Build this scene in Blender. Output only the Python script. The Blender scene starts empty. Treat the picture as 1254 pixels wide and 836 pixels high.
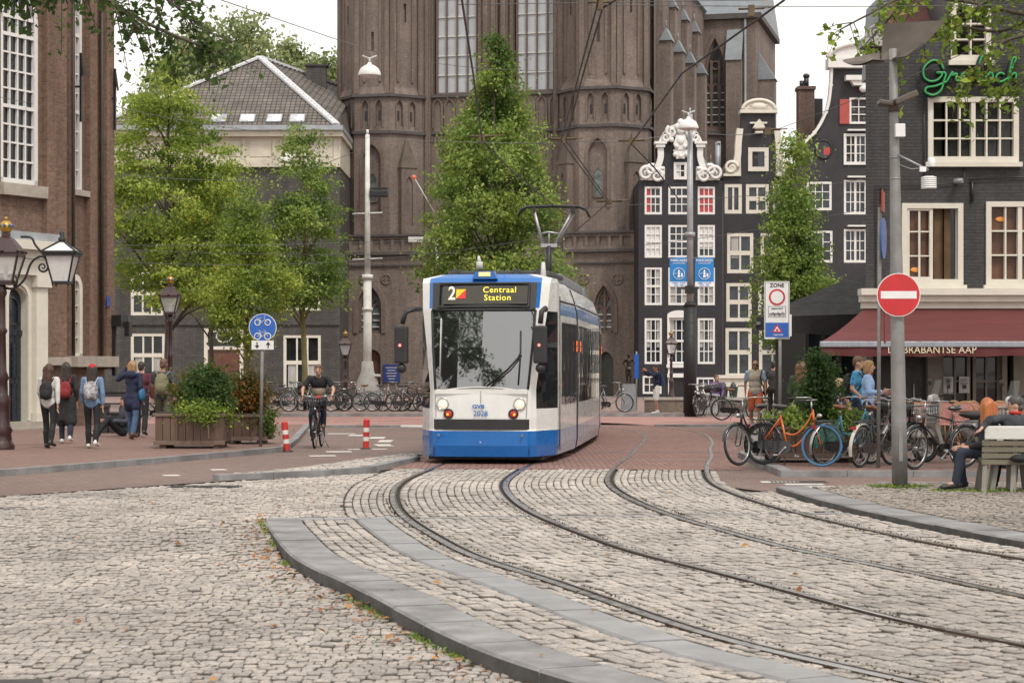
import bpy,bmesh,math,random
import numpy as np
from mathutils import Vector,Matrix,noise as mnoise
from mathutils.geometry import tessellate_polygon
random.seed(7)
R=math.radians
SC=bpy.context.scene
COL=SC.collection
F,CX,HY,CH=2438.0,627.0,450.0,1.65
def P(px,py,D):
 return Vector(((px-CX)/F*D,D,CH-(py-HY)/F*D))
def G(px,py):
 D=F*CH/(py-HY)
 return Vector(((px-CX)/F*D,D,0))
def X(px,D):return(px-CX)/F*D
def Z(py,D):return CH-(py-HY)/F*D
# ------------------------------------------------------------------ materials
MATS={}
def newmat(name):
 m=bpy.data.materials.new(name);m.use_nodes=True
 nt=m.node_tree;nt.nodes.clear()
 out=nt.nodes.new('ShaderNodeOutputMaterial')
 p=nt.nodes.new('ShaderNodeBsdfPrincipled')
 nt.links.new(p.outputs[0],out.inputs[0])
 MATS[name]=m
 return m,nt,p
def nd(nt,typ,**kw):
 n=nt.nodes.new(typ)
 for k,v in kw.items():
  setattr(n,k,v)
 return n
def setin(n,**kw):
 for k,v in kw.items():
  n.inputs[k.replace('_',' ')].default_value=v
def rgba(c):return(c[0],c[1],c[2],1)
def mixc(nt,fac,a,b,blend='MIX'):
 n=nt.nodes.new('ShaderNodeMix');n.data_type='RGBA';n.blend_type=blend
 for sock,v in((n.inputs[0],fac),(n.inputs[6],a),(n.inputs[7],b)):
  if hasattr(v,'links')or isinstance(v,bpy.types.NodeSocket):nt.links.new(v,sock)
  elif isinstance(v,(int,float)):sock.default_value=v
  else:sock.default_value=rgba(v)
 return n.outputs[2]
def noise(nt,vec,scale,detail=4,rough=.6):
 n=nt.nodes.new('ShaderNodeTexNoise')
 n.inputs['Scale'].default_value=scale;n.inputs['Detail'].default_value=detail
 n.inputs['Roughness'].default_value=rough
 if vec is not None:nt.links.new(vec,n.inputs['Vector'])
 return n.outputs['Fac']
def ramp(nt,fac,stops):
 n=nt.nodes.new('ShaderNodeValToRGB')
 el=n.color_ramp.elements
 while len(el)<len(stops):el.new(.5)
 for e,(p,c)in zip(el,stops):
  e.position=p;e.color=rgba(c)if not isinstance(c,(int,float))else(c,c,c,1)
 nt.links.new(fac,n.inputs[0])
 return n.outputs[0]
def math_(nt,op,a,b=None,c=None):
 n=nt.nodes.new('ShaderNodeMath');n.operation=op
 for i,v in enumerate((a,b,c)):
  if v is None:continue
  if isinstance(v,(int,float)):n.inputs[i].default_value=v
  else:nt.links.new(v,n.inputs[i])
 return n.outputs[0]
def bump(nt,p,h,strength=.3,dist=.01):
 b=nt.nodes.new('ShaderNodeBump');b.inputs['Strength'].default_value=strength;b.inputs['Distance'].default_value=dist
 nt.links.new(h,b.inputs['Height']);nt.links.new(b.outputs[0],p.inputs['Normal'])
def M(name,col,rough=.6,metal=0.,var=.15,scale=5.,coat=0.,bmp=0.,bscale=60.,spec=.5,dirt=0.,aniso=None):
 if name in MATS:return MATS[name]
 m,nt,p=newmat(name)
 tc=nd(nt,'ShaderNodeTexCoord')
 vec=tc.outputs['Object']
 if aniso:
  mp=nd(nt,'ShaderNodeMapping');mp.inputs['Scale'].default_value=aniso
  nt.links.new(vec,mp.inputs[0]);vec=mp.outputs[0]
 f=noise(nt,vec,scale,5)
 c=ramp(nt,f,[(.3,tuple(max(0,x*(1-var))for x in col)),(.7,tuple(min(1,x*(1+var))for x in col))])
 if dirt:
  f2=noise(nt,vec,scale*.35,6,.7)
  k=ramp(nt,f2,[(.45,0.),(.75,dirt)])
  c=mixc(nt,k,c,(.06,.05,.04))
 nt.links.new(c,p.inputs['Base Color'])
 setin(p,Roughness=rough,Metallic=metal)
 p.inputs['Coat Weight'].default_value=coat
 p.inputs['Coat Roughness'].default_value=.06
 p.inputs['Specular IOR Level'].default_value=spec
 r2=ramp(nt,noise(nt,vec,scale*2.3,4),[(.3,max(.02,rough-.1)),(.7,min(1,rough+.1))])
 nt.links.new(r2,p.inputs['Roughness'])
 if bmp:
  bump(nt,p,noise(nt,vec,bscale,3),bmp,.01)
 return m
def wallvec(nt):
 """(u, v) along any upright face: u runs horizontally on the face, v is height"""
 g=nd(nt,'ShaderNodeNewGeometry')
 cr=nd(nt,'ShaderNodeVectorMath',operation='CROSS_PRODUCT');cr.inputs[0].default_value=(0,0,1)
 nt.links.new(g.outputs['True Normal'],cr.inputs[1])
 nm=nd(nt,'ShaderNodeVectorMath',operation='NORMALIZE');nt.links.new(cr.outputs[0],nm.inputs[0])
 dt=nd(nt,'ShaderNodeVectorMath',operation='DOT_PRODUCT')
 nt.links.new(g.outputs['Position'],dt.inputs[0]);nt.links.new(nm.outputs[0],dt.inputs[1])
 sp=nd(nt,'ShaderNodeSeparateXYZ');nt.links.new(g.outputs['Position'],sp.inputs[0])
 cb=nd(nt,'ShaderNodeCombineXYZ')
 nt.links.new(dt.outputs['Value'],cb.inputs[0]);nt.links.new(sp.outputs[2],cb.inputs[1])
 return cb.outputs[0],g.outputs['Position']
def brick(name,c1,c2,mortar,bw=.21,bh=.065,ms=.012,bmp=.5,stain=.35,flat=False,rot=0.,rough=.85,stain_col=(.03,.028,.026),stain_scale=.6,squash=1.,offset=.5,moss=0.):
 if name in MATS:return MATS[name]
 m,nt,p=newmat(name)
 if flat:
  g=nd(nt,'ShaderNodeNewGeometry');pos=g.outputs['Position']
  mp=nd(nt,'ShaderNodeMapping');mp.inputs['Rotation'].default_value=(0,0,rot)
  nt.links.new(pos,mp.inputs[0]);vec=mp.outputs[0]
 else:
  vec,pos=wallvec(nt)
 b=nd(nt,'ShaderNodeTexBrick');nt.links.new(vec,b.inputs['Vector'])
 b.offset=offset
 setin(b,Color1=rgba(c1),Color2=rgba(c2),Mortar=rgba(mortar),Scale=1.)
 b.inputs['Mortar Size'].default_value=ms;b.inputs['Brick Width'].default_value=bw;b.inputs['Row Height'].default_value=bh
 b.inputs['Mortar Smooth'].default_value=.2;b.inputs['Bias'].default_value=0.
 s1=noise(nt,pos,stain_scale,6,.65)
 k=ramp(nt,s1,[(.35,0.),(.7,stain)])
 c=mixc(nt,k,b.outputs['Color'],stain_col)
 s2=noise(nt,pos,9,4,.7)
 k2=ramp(nt,s2,[(.3,.72),(.7,1.25)])
 c=mixc(nt,1.,c,k2,'MULTIPLY')
 if not flat:
  mp2=nd(nt,'ShaderNodeMapping');mp2.inputs['Scale'].default_value=(1.4,1.4,.11);nt.links.new(pos,mp2.inputs[0])
  c=mixc(nt,1.,c,ramp(nt,noise(nt,mp2.outputs[0],1.,6,.7),[(.34,.74),(.66,1.2)]),'MULTIPLY')
 if moss:
  s3=noise(nt,pos,1.7,5,.7)
  c=mixc(nt,ramp(nt,s3,[(.5,0.),(.72,moss)]),c,(.05,.06,.025))
 nt.links.new(c,p.inputs['Base Color'])
 setin(p,Roughness=rough);p.inputs['Specular IOR Level'].default_value=.35
 h=math_(nt,'SUBTRACT',1.,b.outputs['Fac'])
 h=math_(nt,'MULTIPLY_ADD',noise(nt,pos,45,3),.35,h)
 bump(nt,p,h,bmp,.012)
 return m
def glassmat(name,col=(.015,.018,.02),rough=.04,var=.5,spec=.5,sc=1.2):
 if name in MATS:return MATS[name]
 m,nt,p=newmat(name)
 g=nd(nt,'ShaderNodeNewGeometry')
 f=noise(nt,g.outputs['Position'],sc,3)
 c=ramp(nt,f,[(.35,tuple(x*(1-var)for x in col)),(.65,tuple(x*(1+var)for x in col))])
 nt.links.new(c,p.inputs['Base Color']);setin(p,Roughness=rough)
 p.inputs['Specular IOR Level'].default_value=spec
 bump(nt,p,noise(nt,g.outputs['Position'],1.5,2),.06,.05)
 return m
def emit(name,col,strength):
 if name in MATS:return MATS[name]
 m,nt,p=newmat(name)
 setin(p,Base_Color=rgba(col));p.inputs['Emission Color'].default_value=rgba(col);p.inputs['Emission Strength'].default_value=strength
 return m
 # ------------------------------------------------------------------ mesh builder
class MB:
 def __init__(s,T=None):
  s.v=[];s.f=[];s.m=[];s.s=[];s.T=T
 def add(s,vs,fs,m=0,smooth=False):
  o=len(s.v)
  T=s.T
  s.v.extend([(T@Vector(v))if T is not None else Vector(v)for v in vs])
  for f in fs:
   s.f.append(tuple(i+o for i in f));s.m.append(m);s.s.append(smooth)
 def quad(s,a,b,c,d,m=0):s.add([a,b,c,d],[(0,1,2,3)],m)
 def box(s,x0,x1,y0,y1,z0,z1,m=0,B=None):
  vs=[(x0,y0,z0),(x1,y0,z0),(x1,y1,z0),(x0,y1,z0),(x0,y0,z1),(x1,y0,z1),(x1,y1,z1),(x0,y1,z1)]
  if B is not None:vs=[B@Vector(v)for v in vs]
  s.add(vs,[(3,2,1,0),(4,5,6,7),(0,1,5,4),(1,2,6,5),(2,3,7,6),(3,0,4,7)],m)
 def rbox(s,x0,x1,y0,y1,z0,z1,b=.02,m=0,B=None,smooth=False):
  """box with chamfered edges"""
  bm=bmesh.new();bmesh.ops.create_cube(bm,size=1)
  for v in bm.verts:v.co=Vector((x0+(v.co.x+.5)*(x1-x0),y0+(v.co.y+.5)*(y1-y0),z0+(v.co.z+.5)*(z1-z0)))
  bmesh.ops.bevel(bm,geom=bm.edges[:],offset=b,segments=2,affect='EDGES',profile=.6)
  s.bm(bm,m,B,smooth)
 def bm(s,bm,m=0,B=None,smooth=False):
  bm.verts.ensure_lookup_table()
  for i,v in enumerate(bm.verts):v.index=i
  s.add([(B@v.co)if B is not None else v.co.copy()for v in bm.verts],[tuple(v.index for v in f.verts)for f in bm.faces],m,smooth)
  bm.free()
 def bar(s,a,b,w,h=None,m=0,up=(0,0,1)):
  """rectangular bar from a to b, w across, h thick"""
  a=Vector(a);b=Vector(b);h=h or w
  d=(b-a).normalized();up=Vector(up)
  if abs(d.dot(up))>.99:up=Vector((0,1,0))
  x=d.cross(up).normalized();u=x.cross(d).normalized()
  vs=[]
  for c in(a,b):
   for sx,su in((-1,-1),(1,-1),(1,1),(-1,1)):
    vs.append(c+x*(sx*w/2)+u*(su*h/2))
  s.add(vs,[(3,2,1,0),(4,5,6,7),(0,1,5,4),(1,2,6,5),(2,3,7,6),(3,0,4,7)],m)
 def tube(s,pts,r,seg=8,m=0,caps=True,smooth=True,closed=False):
  pts=[Vector(p)for p in pts];n=len(pts)
  rs=r if isinstance(r,(list,tuple))else[r]*n
  vs=[];prev=None
  for i,p in enumerate(pts):
   if closed:d=pts[(i+1)%n]-pts[i-1]
   else:d=pts[min(i+1,n-1)]-pts[max(i-1,0)]
   d=d.normalized()if d.length>1e-9 else Vector((0,0,1))
   if prev is None:
    u=Vector((0,0,1))if abs(d.z)<.9 else Vector((1,0,0))
    u=(u-d*u.dot(d)).normalized()
   else:
    u=prev-d*prev.dot(d)
    u=u.normalized()if u.length>1e-6 else d.orthogonal().normalized()
   prev=u;w=d.cross(u)
   for k in range(seg):
    a=2*math.pi*k/seg
    vs.append(p+(u*math.cos(a)+w*math.sin(a))*rs[i])
  fs=[]
  rng=n if closed else n-1
  for i in range(rng):
   j=(i+1)%n
   for k in range(seg):
    fs.append((i*seg+k,i*seg+(k+1)%seg,j*seg+(k+1)%seg,j*seg+k))
  s.add(vs,fs,m,smooth)
  if caps and not closed:
   o=len(s.v)-len(vs)
   s.f.append(tuple(o+k for k in reversed(range(seg))));s.m.append(m);s.s.append(False)
   s.f.append(tuple(o+(n-1)*seg+k for k in range(seg)));s.m.append(m);s.s.append(False)
 def lathe(s,prof,seg=16,c=(0,0,0),m=0,smooth=True,B=None,ang=2*math.pi,a0=0.):
  c=Vector(c);vs=[];full=abs(ang-2*math.pi)<1e-6
  k1=seg if full else seg+1
  for r,z in prof:
   for k in range(k1):
    a=a0+ang*k/seg
    v=Vector((r*math.cos(a),r*math.sin(a),z))
    vs.append(c+((B@v)if B is not None else v))
  fs=[]
  for i in range(len(prof)-1):
   for k in range(seg):
    k2=(k+1)%k1
    fs.append((i*k1+k,i*k1+k2,(i+1)*k1+k2,(i+1)*k1+k))
  s.add(vs,fs,m,smooth)
 def ell(s,c,r,seg=12,rings=8,m=0,B=None):
  c=Vector(c);rx,ry,rz=(r,r,r)if isinstance(r,(int,float))else r
  vs=[];fs=[]
  for i in range(rings+1):
   t=math.pi*i/rings
   for k in range(seg):
    a=2*math.pi*k/seg
    v=Vector((rx*math.sin(t)*math.cos(a),ry*math.sin(t)*math.sin(a),-rz*math.cos(t)))
    vs.append(c+((B@v)if B is not None else v))
  for i in range(rings):
   for k in range(seg):
    fs.append((i*seg+k,i*seg+(k+1)%seg,(i+1)*seg+(k+1)%seg,(i+1)*seg+k))
  s.add(vs,fs,m,True)
 def prism(s,poly,y0,y1,m=0,axis='y',B=None):
  """polygon in the x-z plane (axis y), x-y plane (axis z) or y-z plane (axis x) given depth"""
  def mk(p,d):
   if axis=='y':v=(p[0],d,p[1])
   elif axis=='z':v=(p[0],p[1],d)
   else:v=(d,p[0],p[1])
   return(B@Vector(v))if B is not None else v
  n=len(poly)
  vs=[mk(p,y0)for p in poly]+[mk(p,y1)for p in poly]
  tri=tessellate_polygon([[Vector((p[0],p[1],0))for p in poly]])
  fs=[tuple(t)for t in tri]+[tuple(i+n for i in reversed(t))for t in tri]
  fs+=[(i,(i+1)%n,n+(i+1)%n,n+i)for i in range(n)]
  s.add(vs,fs,m)
 def sheet(s,poly,z=0.,m=0):
  tri=tessellate_polygon([[Vector((p[0],p[1],0))for p in poly]])
  fs=[]
  for t in tri:
   a,b,c=(poly[i]for i in t)
   cr=(b[0]-a[0])*(c[1]-a[1])-(b[1]-a[1])*(c[0]-a[0])
   fs.append(tuple(t)if cr>0 else tuple(reversed(t)))
  s.add([(p[0],p[1],z)for p in poly],fs,m)
 def build(s,name,mats,parent=None,fix=True):
  me=bpy.data.meshes.new(name)
  me.from_pydata([tuple(v)for v in s.v],[],s.f)
  for mt in(mats if isinstance(mats,(list,tuple))else[mats]):me.materials.append(mt)
  me.polygons.foreach_set('material_index',s.m)
  me.polygons.foreach_set('use_smooth',s.s)
  if fix:
   bm=bmesh.new();bm.from_mesh(me)
   bmesh.ops.recalc_face_normals(bm,faces=bm.faces[:])
   bm.to_mesh(me);bm.free()
  me.update()
  o=bpy.data.objects.new(name,me);COL.objects.link(o)
  if parent is not None:o.parent=parent
  return o
def tag(o,label=None,cat=None,group=None,kind=None):
 if label:o['label']=label
 if cat:o['category']=cat
 if group:o['group']=group
 if kind:o['kind']=kind
 return o
def thing(name,label,cat,loc=(0,0,0),rz=0.,group=None,rot=None):
 o=bpy.data.objects.new(name,None);COL.objects.link(o)
 o.location=loc;o.rotation_euler=rot if rot else(0,0,rz)
 o.empty_display_size=.2
 return tag(o,label,cat,group)
_TMP=[]
def evaluated(o):
 """evaluate one object alone in a scratch scene, so that building stays quick"""
 if not _TMP:_TMP.append(bpy.data.scenes.new('scratch'))
 sc=_TMP[0];sc.collection.objects.link(o);vl=sc.view_layers[0];vl.update()
 me=bpy.data.meshes.new_from_object(o.evaluated_get(vl.depsgraph));sc.collection.objects.unlink(o);return me
def copy_tree(o,parent=None):
 c=o.copy();COL.objects.link(c)
 if parent is not None:c.parent=parent
 for ch in list(o.children):copy_tree(ch,c)
 return c
def struct(o):o['kind']='structure';return o
def text_mb(mb,s,size,B,m=0,depth=.004,align='CENTER',bold=0.,xs=1.,font=None,spacing=1.):
 """letters as thin solid meshes; B maps text x,y,z to the target frame"""
 cu=bpy.data.curves.new('t','FONT');cu.body=s;cu.size=size;cu.align_x=align;cu.align_y='CENTER'
 cu.extrude=depth;cu.offset=bold;cu.resolution_u=3;cu.space_line=.9;cu.space_character=spacing
 o=bpy.data.objects.new('t',cu);me=evaluated(o)
 S=Matrix.Diagonal((xs,1,1,1))
 mb.add([B@(S@v.co)for v in me.vertices],[tuple(p.vertices)for p in me.polygons],m)
 bpy.data.objects.remove(o);bpy.data.curves.remove(cu);bpy.data.meshes.remove(me)
FRONT=Matrix(((1,0,0,0),(0,0,-1,0),(0,1,0,0),(0,0,0,1)))
def front(x,y,z):return Matrix.Translation((x,y,z))@FRONT
def catmull(pts,n=8):
 pts=[Vector(p)for p in pts];out=[]
 for i in range(len(pts)-1):
  p0=pts[max(i-1,0)];p1=pts[i];p2=pts[i+1];p3=pts[min(i+2,len(pts)-1)]
  for k in range(n):
   t=k/n
   out.append(.5*((2*p1)+(p2-p0)*t+(2*p0-5*p1+4*p2-p3)*t*t+(3*p1-p0-3*p2+p3)*t**3))
 out.append(pts[-1]);return out
SKYL=11.0;EXPO=0.50
# ------------------------------------------------------------------ ground, roads, tracks
_c=[(14,-3),(9.6,1.0),(6.3,4.8),(4.45,7.6),(3.45,9.4),(2.75,10.8),(1.9,12.6),(1.02,15.6),(.4,17.55),(-.02,19.6),(-.4,21.8),(-.66,24.0),(-.82,26.5),(-.84,28.5),(-.73,30.6),(-.42,34),(.0,37.4),(.3,40.7),(.68,44),(.95,47.5),(1.0,50.4),(.62,53.3),(-.5,56.4),(-2.6,59.3),(-6,61.6),(-11,63),(-20,64),(-45,65)]
_d=[Vector((p[0],p[1]))for p in catmull([(a,b,0)for a,b in _c],12)]
for _ in range(6):
 _d=[_d[0]]+[(_d[i-1]+_d[i]*2+_d[i+1])/4 for i in range(1,len(_d)-1)]+[_d[-1]]
_s=[0.]
for a,b in zip(_d,_d[1:]):_s.append(_s[-1]+(b-a).length)
CS=np.array(_s);CXY=np.array([(p.x,p.y)for p in _d])
SMAX=CS[-1]
def track(s,t=0.):
 """point at distance s along the near track and t metres to its right (seen looking away), plus heading"""
 s=np.asarray(s,float)
 x=np.interp(s,CS,CXY[:,0]);y=np.interp(s,CS,CXY[:,1])
 x1=np.interp(s+.25,CS,CXY[:,0]);y1=np.interp(s+.25,CS,CXY[:,1])
 x0=np.interp(s-.25,CS,CXY[:,0]);y0=np.interp(s-.25,CS,CXY[:,1])
 dx,dy=x1-x0,y1-y0;l=np.hypot(dx,dy)+1e-9;dx,dy=dx/l,dy/l
 return x+dy*t,y-dx*t,dx,dy
def s_at_y(y,t=0.):
 ss=np.linspace(0,SMAX*.6,4000);_,yy,_,_=track(ss,t)
 return float(ss[np.argmin(np.abs(yy-y))])
def x_at_y(y,t):
 s=s_at_y(y,t);return float(track(s,t)[0])
T2=2.97;HG=.7175
m_road=brick('road brick',(.245,.16,.132),(.18,.12,.10),(.10,.08,.07),.2,.1,.008,.35,.4,True,R(24),.7,(.085,.078,.072),.35)
m_redroad=brick('red track brick',(.285,.155,.125),(.21,.11,.09),(.10,.07,.06),.2,.1,.008,.35,.25,True,R(90),.7,(.11,.075,.065),.5)
m_side=brick('pavement brick',(.26,.16,.13),(.19,.115,.095),(.10,.07,.06),.2,.07,.006,.35,.35,True,R(8),.75,(.12,.085,.075),.4)
m_farpave=brick('far pavement brick',(.30,.205,.18),(.23,.16,.145),(.14,.11,.10),.2,.1,.006,.3,.25,True,R(40),.75,(.16,.12,.11),.3)
m_bikepath=M('red cycle path asphalt',(.32,.17,.145),.8,var=.12,scale=1.5,dirt=.2)
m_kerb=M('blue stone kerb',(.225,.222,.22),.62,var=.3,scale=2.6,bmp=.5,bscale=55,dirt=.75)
m_riser=M('shade and grime kerb riser',(.075,.072,.066),.8,var=.5,scale=3,bmp=.4,bscale=60,dirt=.5)  # upright kerb face painted dark for its shade as well as grime
m_slab=M('grey concrete slab',(.245,.243,.245),.5,var=.2,scale=2.2,bmp=.25,bscale=80,dirt=.3)
m_paint=M('worn white road paint',(.62,.60,.56),.7,var=.25,scale=9,dirt=.4)
m_soil=M('dark joint soil',(.035,.03,.022),.95,var=.5,scale=6,bmp=.8,bscale=50)
m_railsteel=M('worn rail steel',(.42,.41,.39),.3,1.,var=.25,scale=3)
m_railtop=M('polished rail head',(.55,.53,.50),.2,1.,var=.15,scale=4)
m_rust=M('rusty rail side',(.075,.045,.03),.8,.2,var=.4,scale=9)
def sett_material(name,base,lo=.74,hi=1.16,moss=.35):
 m,nt,p=newmat(name)
 at=nd(nt,'ShaderNodeAttribute',attribute_name='tint');at.attribute_type='GEOMETRY'
 g=nd(nt,'ShaderNodeNewGeometry');pos=g.outputs['Position']
 k=ramp(nt,at.outputs['Fac'],[(0.,tuple(b*lo for b in base)),(.45,base),(.8,(base[0]*1.06,base[1]*1.03,base[2]*.99)),(1.,tuple(b*hi for b in base))])
 n1=noise(nt,pos,34,6,.85)
 k=mixc(nt,1.,k,ramp(nt,n1,[(.36,.5),(.47,1.0),(.64,1.45)]),'MULTIPLY')
 n2=noise(nt,pos,.55,5,.6)
 k=mixc(nt,1.,k,ramp(nt,n2,[(.3,.78),(.7,1.12)]),'MULTIPLY')
 n4=noise(nt,pos,1.6,8,.75)
 k=mixc(nt,ramp(nt,n4,[(.48,0.),(.75,.6)]),k,(.115,.10,.082))
 n5=noise(nt,pos,.23,4,.6)
 k=mixc(nt,1.,k,ramp(nt,n5,[(.35,.85),(.65,1.1)]),'MULTIPLY')
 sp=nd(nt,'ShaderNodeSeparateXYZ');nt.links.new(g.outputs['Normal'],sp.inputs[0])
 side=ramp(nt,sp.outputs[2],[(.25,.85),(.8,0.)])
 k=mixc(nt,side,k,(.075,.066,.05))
 nt.links.new(k,p.inputs['Base Color'])
 r_=ramp(nt,n1,[(.3,.55),(.7,.85)]);nt.links.new(r_,p.inputs['Roughness'])
 bump(nt,p,noise(nt,pos,38,6,.8),1.,.02)
 return m
m_sett=sett_material('granite setts',(.46,.418,.38))
m_sett2=sett_material('small granite setts',(.455,.41,.372))
m_sett3=sett_material('fine pavement setts',(.31,.272,.24))
def build_setts(name,quads,mat,h=.03,inset=.003,dome=.003,rnd=None):
 """quads: list of four xy corners + base z; each becomes one stone with worn, rounded edges"""
 rng=np.random.default_rng(3)
 n=len(quads)
 Q=np.array([q[0]for q in quads],float)
 z0=np.array([q[1]for q in quads],float)
 Q+=rng.normal(0,.003,Q.shape)
 cen=Q.mean(1,keepdims=True)
 e=np.roll(Q,-1,1)-Q
 cut=.08+rng.random((n,4,1))*.06
 a=Q+e*cut;b=Q+e*(1-cut)
 ring=np.stack([a,b],2).reshape(n,8,2)
 def shrink(r,d):
  v=cen-r;l=np.linalg.norm(v,axis=2,keepdims=True)
  return r+v/l*d
 zt=z0+rng.normal(0,.0042,n)
 tx=rng.normal(0,.028,(n,2));tx[:,1]-=.016
 def zz(r,base):return base[:,None]+((r-cen)*tx[:,None,:]).sum(2)
 r0=shrink(ring,.0);r1=shrink(ring,.001);r2=shrink(ring,inset+.004);r3=shrink(ring,inset+.02)
 V=np.concatenate([np.dstack([r0,zz(r0,zt-h)]),np.dstack([r1,zz(r1,zt-.008)]),np.dstack([r2,zz(r2,zt-.0015)]),np.dstack([r3,zz(r3,zt+dome*.6)])],1)
 V=V.reshape(-1,3)
 fl=[]
 for L in range(3):
  for k in range(8):
   fl.append([L*8+k,L*8+(k+1)%8,(L+1)*8+(k+1)%8,(L+1)*8+k])
 quad=np.array(fl)
 off=(np.arange(n)*32)[:,None,None]
 qi=(quad[None]+off).reshape(n,-1)
 oi=(np.arange(24,32)[None]+off[:,:,0])
 loops=np.concatenate([qi,oi],1).reshape(-1)
 sizes=np.tile(np.array([4]*24+[8]),n)
 starts=np.concatenate([[0],np.cumsum(sizes)[:-1]])
 me=bpy.data.meshes.new(name)
 me.vertices.add(len(V));me.vertices.foreach_set('co',V.ravel())
 me.loops.add(len(loops));me.loops.foreach_set('vertex_index',loops.astype(np.int32))
 me.polygons.add(len(sizes));me.polygons.foreach_set('loop_start',starts.astype(np.int32))
 me.update(calc_edges=True)
 me.polygons.foreach_set('use_smooth',np.ones(len(sizes),bool))
 at=me.attributes.new('tint','FLOAT','FACE')
 at.data.foreach_set('value',np.repeat(rng.beta(2,2,n),25))
 me.materials.append(mat)
 o=bpy.data.objects.new(name,me);COL.objects.link(o)
 return struct(o)
def sheet_obj(name,poly,z,mat):
 mb=MB();mb.sheet(poly,z);return struct(mb.build(name,mat))
sheet_obj('ground',[(-1500,-200),(1500,-200),(1500,4000),(-1500,4000)],-.3,m_farpave)
xk=lambda y,t:(x_at_y(y,t),y)
RB=[(-60,24.6),(-6.6,25.5),(-4.3,28.9),(-2.9,30.6),(-2.2,31.9),xk(32.4,-1.36),xk(32.4,3.9),xk(31,3.86),xk(29,3.86),xk(27.5,3.86),xk(26.2,4.3),(5.2,27.2),(9,27.4),(60,27.4),(60,300),(-60,300)]
sheet_obj('road',RB,0.,m_road)
ss=np.linspace(s_at_y(32.42),s_at_y(58),60)
a_=track(ss,-1.6);b_=track(ss,T2+1.4)
red=[(x,y)for x,y in zip(a_[0],a_[1])]+[(x,y)for x,y in zip(b_[0][::-1],b_[1][::-1])]
mb=MB()
for i in range(len(ss)-1):
 mb.quad((a_[0][i],a_[1][i],.004),(b_[0][i],b_[1][i],.004),(b_[0][i+1],b_[1][i+1],.004),(a_[0][i+1],a_[1][i+1],.004))
struct(mb.build('red_brick_road',m_redroad))
for yy in(35.6,39.2):
 s_=s_at_y(yy)
 mb=MB()
 for k in range(12):
  t0,t1=.9+k*.25,.9+(k+1)*.25
  p=[track(s_,t0),track(s_,t1),track(s_+.12,t1),track(s_+.12,t0)]
  mb.quad(*[(q[0],q[1],.0085)for q in p])
 struct(mb.build('paving_band',m_slab))
sheet_obj('cycle_path',[(-60,57.2),(40,57.2),(40,67),(-60,67)],.004,m_bikepath)
sheet_obj('quay_pavement',[(-60,67.2),(60,67.2),(60,140),(-60,140)],.05,m_farpave)
mb=MB();mb.box(-60,40,66.9,67.2,-.1,.12);struct(mb.build('kerb',m_kerb))
mb=MB();mb.box(-9.2,-3.1,55.0,55.35,-.1,.06);struct(mb.build('kerb',m_kerb))
mb=MB();mb.box(4.0,7.5,55.6,55.9,-.1,.06);struct(mb.build('kerb',m_kerb))
sheet_obj('pale_crossing',[(-4.2,56.2),(-2.4,54.6),(.2,55.2),(.2,57.1),(-3,57.1)],.008,M('pale paving',(.42,.40,.37),.7,var=.15,scale=3))
random.seed(11)
def zA(y):
 k=min(1,max(0,(21.7-y)/4.5));return-.095*k*k*(3-2*k)
q1=[];q2=[]
def rows_along(t0,t1,w,s0,s1,lmin,lmax,out,z=0.,j=.008,skip=None):
 n=max(1,round((t1-t0)/w));w=(t1-t0)/n
 for r in range(n):
  s=s0-random.random()*.2
  ta,tb=t0+r*w+j/2,t0+(r+1)*w-j/2
  while s<s1:
   l=random.uniform(lmin,lmax)
   sa,sb=s+j/2,min(s+l,s1+.1)-j/2
   if sb-sa>.04 and not(skip and skip(sa)):
    xs,ys,_,_=track([sa,sa,sb,sb],np.array([ta,tb,tb,ta]))
    out.append((list(zip(xs,ys)),z))
   s+=l
sN,sF=s_at_y(6.5),s_at_y(32.4)
s22=s_at_y(22.0)
g_=HG+.085
sk=lambda s:abs(s-s22)<.16
rows_along(-1.88,-1.32,.112,sN,s22-.15,.12,.19,q1)
rows_along(-.96,-g_,.1,sN,sF,.115,.18,q1,skip=sk)
rows_along(-g_+.14,g_-.14,.104,sN,sF,.11,.17,q1,skip=sk)
rows_along(g_,T2-g_,.106,sN,sF,.11,.17,q1,skip=sk)
rows_along(T2-g_+.14,T2+g_-.14,.104,sN,sF,.11,.17,q1,skip=sk)
rows_along(T2+g_,4.3,.108,sN,s_at_y(26.2),.11,.17,q1,skip=sk)
rows_along(-1.36,-.96,.1,s22+.16,sF,.115,.18,q1)
rows_along(T2+g_,T2+g_+.12,.12,s_at_y(26.2),sF,.115,.18,q1)
build_setts('cobble_track_bed',q1,m_sett)
kx={}
def xlim(y):
 k=round(y,1)
 if k not in kx:kx[k]=x_at_y(k,-2.29 if k<21.75 else(-1.9 if k<22.1 else-1.38))
 return kx[k]
def topY(x):
 pts=[(-60,24.6),(-6.6,25.5),(-4.3,28.75),(-2.9,30.2),(-2.2,31.2),(-1.2,32.3),(5,32.3)]
 return float(np.interp(x,[p[0]for p in pts],[p[1]for p in pts]))
y=7.5;row=0
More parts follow.
